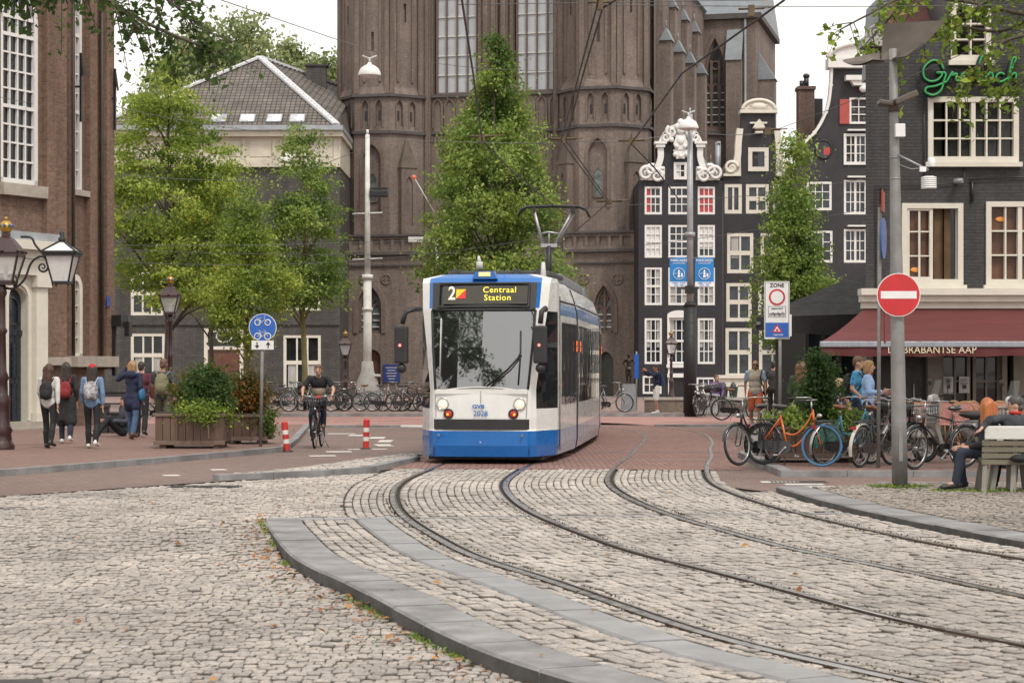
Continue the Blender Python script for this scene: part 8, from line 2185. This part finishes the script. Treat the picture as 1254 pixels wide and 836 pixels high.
  remesh(mb,'shoe',shoes,t,vox*.9,2)
 hm=hair
 if hairstyle!='bald':
  mb=MB();o=lambda x,y,z:hc+hy@V3((x,y,z))*k
  mb.ell(o(0,.006,.043),(.084*k,.103*k,.094*k),16,12,B=hy)
  cut=o(0,-.2,.03)
  if hairstyle in('long','curly'):
   for x in(-.05,0,.05):caps(mb,o(x,.055,.03),o(x*1.25,.085,-.26),.055*k,.05*k)
   for s in(-1,1):caps(mb,o(s*.068,.0,.02),o(s*.085,.03,-.22),.034*k,.038*k)
  elif hairstyle=='bob':
   for x in(-.045,0,.045):caps(mb,o(x,.055,.03),o(x*1.2,.06,-.09),.05*k,.045*k)
   for s in(-1,1):caps(mb,o(s*.068,.01,.02),o(s*.078,.02,-.08),.03*k,.03*k)
  else:
   caps(mb,o(-.02,.06,.0),o(.02,.06,-.03),.05*k,.05*k)
  hob=remesh(mb,'hair',hm,t,vox*.85,2,.016*k if hairstyle=='curly' else .006*k,26 if hairstyle=='curly' else 18,sd)
  bm=bmesh.new();bm.from_mesh(hob.data);inv=hy.inverted();kill=[]
  for v in bm.verts:
   p=inv@(v.co-hc)/k
   if p.y<-.035 and p.z<.052 and abs(p.x)<.062:v.co=hc+hy@V3((p.x*.8,p.y*.55,p.z))*k
  bm.to_mesh(hob.data);bm.free()
 if cap:
  mb=MB();mb.ell(hc+hy@V3((0,.005,.055))*k,(.09*k,.104*k,.08*k),16,10,B=hy);mb.ell(hc+hy@V3((0,-.11,.045))*k,(.07*k,.07*k,.012*k),12,6,B=hy);remesh(mb,'cap',cap,t,vox*.8,2)
 if glasses:
  mb=MB()
  for s in(-1,1):mb.ell(hc+hy@V3((s*.033,-.093,.014))*k,(.028*k,.01*k,.02*k),10,6,B=hy);mb.bar(hc+hy@V3((s*.058,-.09,.02))*k,hc+hy@V3((s*.08,.01,.015))*k,.008*k)
  mb.bar(hc+hy@V3((-.02,-.096,.02))*k,hc+hy@V3((.02,-.096,.02))*k,.01*k);mb.build('sunglasses',m_grip,t)
 return t
def on(t,name,mat,label,cat,fn,vox=.016,fold=.004):
 """something the person carries: a thing of its own in the person's frame"""
 mb=MB();fn(mb);o=remesh(mb,name,mat,None,vox,2,fold);o.matrix_world=Matrix.Translation(t.location)@Matrix.Rotation(t.rotation_euler.z,4,'Z');return tag(o,label,cat)
def pack(mb,J,w=.15,h=.21,d=.085,dz=-.02,strap=True):
 k=J['k'];c=(J['chest']+J['waist'])/2+V3((0,.17,dz))*k
 mb.ell(c,(w*k,d*k,h*k),14,10);mb.box(c.x-w*.8*k,c.x+w*.8*k,c.y-d*.7*k,c.y+d*.6*k,c.z-h*.85*k,c.z+h*.6*k);mb.ell(c+V3((0,.06,-.07))*k,(w*.75*k,d*.7*k,h*.5*k),12,8)
 if strap:
  for s in(-1,1):mb.tube(catmull([c+V3((s*w*.6,-.03,h*.8))*k,J['shr' if s<0 else 'shl']*.75+J['neck']*.25+V3((0,.0,.03))*k,J['chest']+V3((s*.11,-.135,.02))*k,J['waist']+V3((s*.15,-.03,-.02))*k],4),.02*k,6)
h_dark=M('dark brown hair',(.025,.014,.010),.5,var=.4,scale=30,aniso=(3,3,.4));h_blond=M('dark blond hair',(.30,.17,.07),.5,var=.35,scale=30,aniso=(3,3,.4));h_brown=M('brown hair',(.12,.06,.03),.5,var=.35,scale=30,aniso=(3,3,.4));h_red=M('copper red hair',(.36,.11,.03),.45,var=.35,scale=30,aniso=(3,3,.4));h_grey=M('dark grey hair',(.07,.065,.06),.5,var=.35,scale=30,aniso=(3,3,.4));h_light=M('light blond hair',(.42,.29,.14),.5,var=.3,scale=30,aniso=(3,3,.4))
c_black=cloth('black',(.014,.014,.016));c_white=cloth('off white',(.55,.53,.50));c_navy=cloth('navy',(.014,.02,.05));c_jean=cloth('blue jeans',(.05,.09,.17));c_dkjean=cloth('dark jeans',(.02,.027,.045));c_denim=cloth('light denim',(.14,.23,.36),.3)
s_white=M('white trainers',(.6,.6,.58),.5,var=.08);s_black=M('black shoes',(.02,.018,.018),.5);s_brown=M('brown shoes',(.10,.05,.03),.5)
def at_(px,py,z=.09):
 D=(CH-z)*F/(py-HY);return(X(px,D),D,z)
J=stand(.30,.25,.2,1.62,True);p=person('woman with long curly dark hair and black backpack walking away left of the red backpack',at_(60,549),R(172),J,c_white,c_black,s_black,M('chestnut dark hair',(.06,.028,.016),.5,var=.45,scale=30),hairstyle='curly',trouser='slim',female=True,head_yaw=R(-25))
on(p,'backpack',c_black,'black backpack on the woman in the white top','backpack',lambda mb:pack(mb,J,.14,.19))
J2=stand(.26,.2,.5,1.66,True);p=person('woman in long black coat carrying a red backpack, walking away',at_(81,543),R(185),J2,cloth('black coat',(.018,.018,.02)),c_dkjean,s_white,h_dark,hairstyle='long',topto='long',trouser='slim',female=True)
on(p,'backpack',cloth('dark red',(.20,.018,.022)),'dark red backpack hanging from the shoulder of the woman in the black coat','backpack',lambda mb:pack(mb,J2,.13,.19,.08,-.06))
J3=stand(.26,.2,.3,1.62,True);p=person('woman in red cap and light denim jacket walking away',at_(113,549),R(180),J3,c_denim,c_black,s_white,h_dark,hairstyle='long',trouser='slim',female=True,cap=cloth('red cap',(.42,.02,.03)))
on(p,'backpack',cloth('grey floral',(.30,.29,.30),.75,16),'grey floral backpack on the woman in the red cap','backpack',lambda mb:pack(mb,J3,.15,.20))
J4=stand(.42,.2,.6,1.70,True);J4['wrl']=J4['head']+V3((.13,-.05,.0));J4['ell']=J4['shl']+V3((.17,-.02,-.10))
p=person('blond woman in navy hooded coat and jeans walking away with her arm raised',at_(162,538),R(170),J4,c_navy,c_jean,s_brown,h_blond,hairstyle='bob',topto='coat',female=True)
on(p,'shoulder_bag',cloth('bright blue',(.03,.15,.30)),'bright blue bag at the side of the woman in the navy coat','bag',lambda mb:mb.ell(J4['pel']+V3((-.24,.04,.05)),(.07,.11,.15),12,8))
mb_h=MB();mb_h.ell(J4['neck']+V3((0,.10,-.05)),(.14,.08,.09),12,8);remesh(mb_h,'hood',c_navy,p,.016,2,.006)
J5=stand(.3,.2,.3,1.68);person('dark haired person in maroon top half hidden behind the navy coat woman',at_(173,535),R(180),J5,cloth('maroon',(.09,.02,.03)),c_black,s_black,h_dark)
J6=stand(.3,.28,.25,1.74);p=person('man in dark grey T-shirt with olive backpack walking away behind the left planter',at_(200,538),R(178),J6,cloth('dark grey',(.05,.052,.058)),cloth('olive trousers',(.09,.09,.06)),s_brown,h_brown,sleeve='short',skin='tan')
on(p,'backpack',cloth('olive',(.16,.15,.085)),'olive backpack on the man in the dark T-shirt','backpack',lambda mb:pack(mb,J6,.16,.24,.10))
def sit(seat=.45,H=1.7,lean=0.,female=False,legs=.42,spread=.1,sp=1.):
 k=H/1.7;sw=.17 if female else .19;z=seat+.10
 J=dict(pel=V3((0,0,z)),waist=V3((0,.02+lean*.2,z+.18*sp)),chest=V3((0,.03+lean*.5,z+.37*sp)),neck=V3((0,.03+lean*.8,z+.55*sp)),head=V3((0,.0+lean*.9,z+.55*sp+.12)))
 for s,n in((-1,'r'),(1,'l')):
  J['sh'+n]=V3((s*sw,.03+lean*.7,z+.49*sp));J['el'+n]=J['sh'+n]+V3((s*.07,-.05,-.27));J['wr'+n]=V3((s*.10,-.28,z+.06))
  J['hip'+n]=V3((s*.09,-.02,z-.02));J['kn'+n]=V3((s*spread,-.43,z+.0));J['an'+n]=V3((s*spread,-legs,.085));J['to'+n]=J['an'+n]+V3((0,-.15,-.05))
 J['k']=1.;return J
J7=sit(.02,1.7,.05);
for n,s in(('r',-1),('l',1)):J7['kn'+n]=V3((s*.12,-.36,.42));J7['an'+n]=V3((s*.12,-.62,.09));J7['to'+n]=J7['an'+n]+V3((0,-.15,-.04));J7['wr'+n]=V3((s*.12,-.36,.36))
person('person in dark clothes sitting on the pavement beside the bins',at_(150,534),R(-60),J7,cloth('grey blue hoodie',(.05,.055,.07)),c_black,s_black,h_dark)
pos=at_(389.5,548,0.)
bk=make_bike('black bicycle with big black front basket ridden by the young cyclist',m_bblack,crate=m_bblack,frame_type='diamond',name='bicycle');set_bike(bk,389.5,pos[1]+.1,0,-92,0)
Jc=sit(.93,1.66,-.16)
Jc['pel']=V3((0,.28,1.0));Jc['waist']=V3((0,.24,1.17));Jc['chest']=V3((0,.15,1.33));Jc['neck']=V3((0,.07,1.48));Jc['head']=V3((.0,.03,1.59))
for s,n in((-1,'r'),(1,'l')):
 Jc['sh'+n]=V3((s*.185,.10,1.43));Jc['el'+n]=V3((s*.32,.02,1.20));Jc['wr'+n]=V3((s*.30,-.16,1.07));Jc['hip'+n]=V3((s*.09,.27,.97))
Jc['knr']=V3((-.12,-.07,.66));Jc['anr']=V3((-.11,.07,.24));Jc['tor']=V3((-.11,-.08,.18));Jc['knl']=V3((.12,-.14,.86));Jc['anl']=V3((.11,.0,.47));Jc['tol']=V3((.11,-.15,.43))
p=person('young cyclist in black and beige T-shirt riding towards the camera',(pos[0],pos[1],0),0,Jc,cloth('black tee',(.016,.016,.018)),c_dkjean,s_brown,h_brown,sleeve='short',grip=('r','l'))
mb=MB();mb.ell(Jc['waist']+V3((0,-.05,.03)),(.15,.12,.165),16,10);mb.ell(Jc['pel']+V3((0,-.03,.06)),(.165,.12,.1),16,10);remesh(mb,'shirt_panel',cloth('beige',(.32,.26,.19)),p,.016,2,.006)
mb=MB();mb.ell((0,0,0),(.07,.06,.05),10,8);o=tag(mb.build('red_bag',cloth('bright red',(.45,.02,.02))),'small red item lying in the cyclist basket','bag');o.location=(pos[0]+.05,pos[1]-.45,1.03)
J8=stand(.1,.0,.3,1.70);
for s,n in((-1,'r'),(1,'l')):J8['el'+n]=J8['sh'+n]+V3((s*.05,-.22,-.06));J8['wr'+n]=J8['el'+n]+V3((-s*.08,-.20,.16))
p=person('man in navy jacket and white shorts holding up a phone beside the statue',at_(804,506.5,.05),R(-75),J8,c_navy,cloth('white shorts',(.62,.61,.58)),s_white,h_dark,trouser='short',grip=('r','l'),skin='tan')
on(p,'backpack',cloth('blue pack',(.02,.035,.11)),'blue backpack on the man taking a photo','backpack',lambda mb:pack(mb,J8,.15,.22))
mb=MB();w_=(J8['wrl']+J8['wrr'])/2;mb.rbox(w_.x-.08,w_.x+.08,w_.y-.13,w_.y-.12,w_.z+.02,w_.z+.11,.004);o=tag(mb.build('phone',m_grip),'phone held up by the man beside the statue','phone');o.matrix_world=Matrix.Translation(p.location)@Matrix.Rotation(R(-75),4,'Z')
J9=stand(.34,.22,.2,1.74);p=person('bald man in beige vest, orange shorts and sunglasses walking towards the camera',at_(925,525),R(-6),J9,cloth('pale blue shirt',(.32,.42,.55)),cloth('orange shorts',(.50,.13,.05)),s_white,h_grey,sleeve='short',trouser='short',hairstyle='bald',glasses=True,skin='tan')
mb=MB();kf=J9['k']
mb.ell(J9['waist'],(.165*kf,.125*kf,.15*kf),16,10);mb.ell(J9['chest'],(.19*kf,.132*kf,.165*kf),16,10);mb.ell(J9['pel']+V3((0,0,.03)),(.18*kf,.135*kf,.12*kf),16,10);caps(mb,J9['shr']*.75,J9['shl']*.75,.0,.0)if False else None
caps(mb,J9['shr'].lerp(J9['neck'],.35),J9['shl'].lerp(J9['neck'],.35),.068,.068);remesh(mb,'vest',cloth('beige vest',(.44,.385,.29)),p,.017,2,.008)
mb=MB()
for n in 'rl':caps(mb,J9['an'+n],J9['an'+n].lerp(J9['kn'+n],.22),.047,.05)
remesh(mb,'socks',cloth('white socks',(.6,.6,.58)),p,.015,1)
on(p,'shoulder_bag',c_black,'black bag strap and bag at the side of the man in the vest','bag',lambda mb:(mb.tube([J9['shl']+V3((-.03,-.02,.08)),J9['chest']+V3((.12,-.15,0)),J9['pel']+V3((.22,0,.05))],.02,6),mb.ell(J9['pel']+V3((.25,.03,-.02)),(.06,.09,.11),10,8)))
J10=stand(.16,.1,.3,1.74);p=person('man in dark grey jacket with back turned between the vest man and the zone sign',at_(947,515),R(160),J10,cloth('charcoal jacket',(.045,.042,.040)),c_black,s_black,h_dark)
on(p,'shoulder_bag',cloth('red orange',(.40,.06,.03)),'red orange bag hanging beside the man in the dark grey jacket','bag',lambda mb:mb.ell(J10['pel']+V3((.24,.0,.08)),(.06,.10,.14),10,8))
J11=stand(.0,.1,.6,1.66,True);person('woman with long curly brown hair and green top behind the cafe planter',(X(981,36.2),36.2,.09),R(160),J11,cloth('bottle green',(.045,.065,.035)),cloth('pale grey trousers',(.42,.43,.46)),s_white,M('chestnut hair',(.14,.065,.032),.5,var=.4,scale=30),hairstyle='curly',female=True)
J12=stand(.1,.1,.9,1.76);p=person('man in bright blue T-shirt with black backpack looking down under the awning',(X(1050,37.2),37.2,.09),R(68),J12,cloth('bright blue tee',(.06,.26,.45)),c_navy,s_brown,h_brown,sleeve='short',head_yaw=R(5))
on(p,'backpack',c_black,'black backpack on the man in the bright blue T-shirt','backpack',lambda mb:pack(mb,J12,.15,.24,.10))
J13=stand(.08,.0,.5,1.68,True);J13['elr']=J13['shr']+V3((-.05,-.05,-.27));J13['wrr']=J13['elr']+V3((.08,-.22,.02));J13['ell']=J13['shl']+V3((.05,-.03,-.27));J13['wrl']=J13['ell']+V3((-.06,-.22,-.02))
p=person('woman in pale blue shirt and navy trousers reading a paper under the awning',(X(1063,36.3),36.3,.09),R(72),J13,cloth('pale blue blouse',(.30,.44,.68)),c_navy,s_black,h_blond,hairstyle='bob',female=True,grip=('r','l'))
mb=MB();w_=(J13['wrr']+J13['wrl'])/2;mb.box(w_.x-.11,w_.x+.11,w_.y-.23,w_.y-.05,-.004,.004,0,Matrix.Translation((0,0,w_.z+.06)));o=tag(mb.build('menu_card',M('white card',(.62,.62,.64),.6)),'white paper held by the woman in the pale blue shirt','paper');o.matrix_world=Matrix.Translation(p.location)@Matrix.Rotation(R(72),4,'Z')
J14=sit(.46,1.65,.0,True);p=person('blond woman with lilac scarf sitting at the terrace table',(X(1029,37.4),37.4,.09),R(75),J14,cloth('lilac',(.42,.30,.48)),c_dkjean,s_black,h_light,hairstyle='bob',female=True)
J15=sit(.46,1.6,-.1);person('small person in purple jacket sitting behind the bicycles at the banner pole',(X(876,68.6),68.6,.05),R(20),J15,cloth('purple',(.10,.05,.16)),c_black,s_black,h_brown)
J16=sit(.46,1.66);person('seated guest in dark clothes at the back of the terrace',(X(1026,39.4),39.4,.09),R(30),J16,cloth('dusty rose',(.28,.14,.13)),c_black,s_black,h_brown)
for px,D,a,top,hr,hs,fem,lab in((1014,38.8,-60,cloth('olive green',(.09,.10,.05)),h_dark,'short',False,'seated guest in olive green left of the man in the bright blue T-shirt'),):
 person(lab,(X(px,D),D,.09),R(a),sit(.46,1.66,.0,fem),top,c_dkjean,s_black,hr,hairstyle=hs,female=fem)
Db=25.35
Jm=sit(.41,1.76,.0,sp=.84);Jm['k']=1.0
Jm['ell']=Jm['shl']+V3((.20,.22,.0));Jm['wrl']=Jm['ell']+V3((.13,.16,-.10))
for n,s in(('r',-1),('l',1)):Jm['an'+n]=V3((s*.12+.05,-.40,.085));Jm['to'+n]=Jm['an'+n]+V3((0,-.15,-.05))
person('man in black and grey jacket on the bench with one arm along its back',(X(1243,Db+.30),Db+.30,.07),R(180),Jm,cloth('mottled black and grey jacket',(.035,.037,.043),.9,3.5),c_black,s_black,M('short dark grey hair',(.05,.045,.042),.5,var=.35,scale=30),head_yaw=R(78),vox=.012)  # dark cloth with strong random grey mottling
mb=MB();mb.tube([V3((X(1243,Db+.3)+.065*math.cos(a),Db+.28+.06*math.sin(a),.07+1.0))for a in[2*math.pi*k/16 for k in range(16)]],.022,6,closed=True);o=tag(mb.build('scarf',cloth('red collar',(.40,.03,.02))),'red scarf round the neck of the man on the bench','scarf')
Jw=sit(.40,1.66,.02,True,sp=.80)
for n,s in(('r',-1),('l',1)):Jw['kn'+n]=V3((s*.08,-.36,.49));Jw['an'+n]=V3((s*.08,-.36-.08*s,.10));Jw['to'+n]=Jw['an'+n]+V3((0,-.16,-.05))
person('woman with long copper red hair in black sitting at the left end of the bench',(X(1207,Db+.42),Db+.42,.07),R(-80),Jw,cloth('black knit',(.02,.02,.024)),c_dkjean,s_black,h_red,hairstyle='long',female=True,head_yaw=R(-75),vox=.013)
t,hz=STAT;Js=stand(.06,.0,.2,1.12);mb=MB();k=Js['k']
mb.ell(Js['pel'],(.12*k,.1*k,.12*k));mb.ell(Js['waist'],(.13*k,.1*k,.14*k));mb.ell(Js['chest'],(.16*k,.11*k,.16*k));caps(mb,Js['shr'],Js['shl'],.06*k,.06*k);caps(mb,Js['chest'],Js['neck'],.08*k,.05*k);mb.ell(Js['head'],(.085*k,.095*k,.115*k));mb.ell(Js['head']+V3((0,0,.08*k)),(.10*k,.11*k,.05*k))
for n,s in(('r',-1),('l',1)):
 el=Js['sh'+n]+V3((s*.10,.03,-.22))*k;caps(mb,Js['sh'+n],el,.06*k,.055*k);caps(mb,el,Js['pel']+V3((s*.15,-.05,.1))*k,.055*k,.045*k)
 caps(mb,Js['hip'+n],Js['kn'+n],.11*k,.09*k);caps(mb,Js['kn'+n],Js['an'+n],.065*k,.05*k);caps(mb,Js['an'+n],Js['to'+n],.055*k,.045*k)
mb.ell(Js['pel']-V3((0,0,.1*k)),(.2*k,.16*k,.14*k));o=remesh(mb,'bronze_boy',M('dark bronze',(.035,.028,.022),.45,.6,var=.3,scale=8),t,.012,2,.01,16);o.location=(0,0,hz-.02)
# ------------------------------------------------------------------ fallen leaves, moss and weeds along the kerb
lf_fall=leafmat('fallen orange leaves',(.10,.04,.012),(.24,.085,.02),(.38,.19,.05),.1)
rng=np.random.default_rng(9)
pts=[];
for s in rng.uniform(s_at_y(8.5),s22-.2,330):
 t=-2.29-abs(rng.normal(0,.22))-.02;x,y,_,_=track(s,t);pts.append((float(x),float(y),zA(float(y))+.012+.02*rng.random()))
for k in range(90):
 s=rng.uniform(s_at_y(9),s_at_y(30));t=rng.uniform(-2.2,3.5);x,y,_,_=track(s,t);pts.append((float(x),float(y),.018))
for k in range(60):
 y=rng.uniform(10,26);x=rng.uniform(-y*.25,xlim(y)-.1);pts.append((x,y,zA(y)+.016))
for k in range(40):pts.append((rng.uniform(-9,-2),rng.uniform(32,52),.012 if False else .11))
tag(leaves('fallen_leaves',pts,rng.random(len(pts)),.052,lf_fall,None,rng,up=2.2,aspect=.7),'orange fallen leaves lying along the foreground kerb','fallen leaves',kind='stuff')
pts=[]
for c in rng.uniform(s_at_y(8.5),s22-.2,34):
 for q in range(26):
  x,y,_,_=track(c+rng.normal(0,.10),-2.31-abs(rng.normal(0,.03)));pts.append((float(x),float(y),zA(float(y))+.005+.02*rng.random()))
for k in range(900):
 y=rng.uniform(9.5,19);x=xlim(y)-abs(rng.normal(0,.7))-.05
 if mnoise.noise(Vector((x*2,y*2,3)))>.1:pts.append((x,y,zA(y)-.004))
tag(leaves('kerb_weeds',pts,rng.random(len(pts)),.032,lf_green,None,rng,up=-.1,aspect=.4),'moss and small weeds growing in the joints along the foreground kerb','weeds',kind='stuff')
pts=[]
for tr in(0,T2):
 for sd,o in((-1,.10),(1,.09),(1,-.115),(-1,-.12)):
  for s in rng.uniform(s_at_y(7),s_at_y(25),700):x,y,_,_=track(s,tr+sd*(HG+o*sd*0)+o+rng.normal(0,.010));pts.append((float(x),float(y),.002+.012*rng.random()))
lf_soil=leafmat('dry moss crumbs',(.025,.018,.008),(.05,.036,.016),(.085,.06,.025),.0)
tag(leaves('rail_moss',pts,rng.random(len(pts)),.018,lf_soil,None,rng,up=1.,aspect=.8),'dry brown moss along the edges of the rails','moss',kind='stuff')
for _s in _TMP:bpy.data.scenes.remove(_s)
# ------------------------------------------------------------------ camera, sky, light
cam=bpy.data.cameras.new('camera');co=bpy.data.objects.new('camera',cam);COL.objects.link(co)
cam.sensor_width=36.;cam.lens=F/1254*36;cam.shift_y=32/1254.
co.location=(0,0,CH);co.rotation_euler=(R(90),0,0)
cam.clip_start=.1;cam.clip_end=6000
cam.dof.use_dof=True;cam.dof.focus_distance=33;cam.dof.aperture_fstop=9
SC.camera=co
w=bpy.data.worlds.new('World');SC.world=w;w.use_nodes=True
nt=w.node_tree;nt.nodes.clear()
sky=nt.nodes.new('ShaderNodeTexSky');sky.sky_type='NISHITA';sky.sun_disc=False
SUN_EL,SUN_AZ=R(55),R(155)
sky.sun_elevation=SUN_EL;sky.sun_rotation=SUN_AZ;sky.dust_density=4.;sky.air_density=1.2
hs=nt.nodes.new('ShaderNodeHueSaturation');hs.inputs['Saturation'].default_value=.12;hs.inputs['Value'].default_value=1.
nt.links.new(sky.outputs[0],hs.inputs['Color'])
mx=nt.nodes.new('ShaderNodeMix');mx.data_type='RGBA';mx.inputs[0].default_value=.72
mx.inputs[7].default_value=(SKYL,SKYL*.962,SKYL*.925,1)
nt.links.new(hs.outputs[0],mx.inputs[6])
bg=nt.nodes.new('ShaderNodeBackground');bg.inputs[1].default_value=.1
nt.links.new(mx.outputs[2],bg.inputs[0])
wo=nt.nodes.new('ShaderNodeOutputWorld');nt.links.new(bg.outputs[0],wo.inputs[0])
sun=bpy.data.lights.new('sun','SUN');sun.energy=1.5;sun.angle=R(12);sun.color=(1.,.93,.86)
so=bpy.data.objects.new('sun',sun);COL.objects.link(so)
d=Vector((math.sin(SUN_AZ)*math.cos(SUN_EL),math.cos(SUN_AZ)*math.cos(SUN_EL),math.sin(SUN_EL)))
so.rotation_euler=d.to_track_quat('Z','Y').to_euler();so.location=d*60
vs=SC.view_settings;vs.view_transform='Standard';vs.look='None';vs.gamma=1;vs.use_curve_mapping=False
vs.exposure=EXPO
SC.render.engine='CYCLES'
SC.cycles.use_denoising=True
SC.cycles.max_bounces=6;SC.cycles.diffuse_bounces=3;SC.cycles.glossy_bounces=3;SC.cycles.transmission_bounces=4;SC.cycles.transparent_max_bounces=6
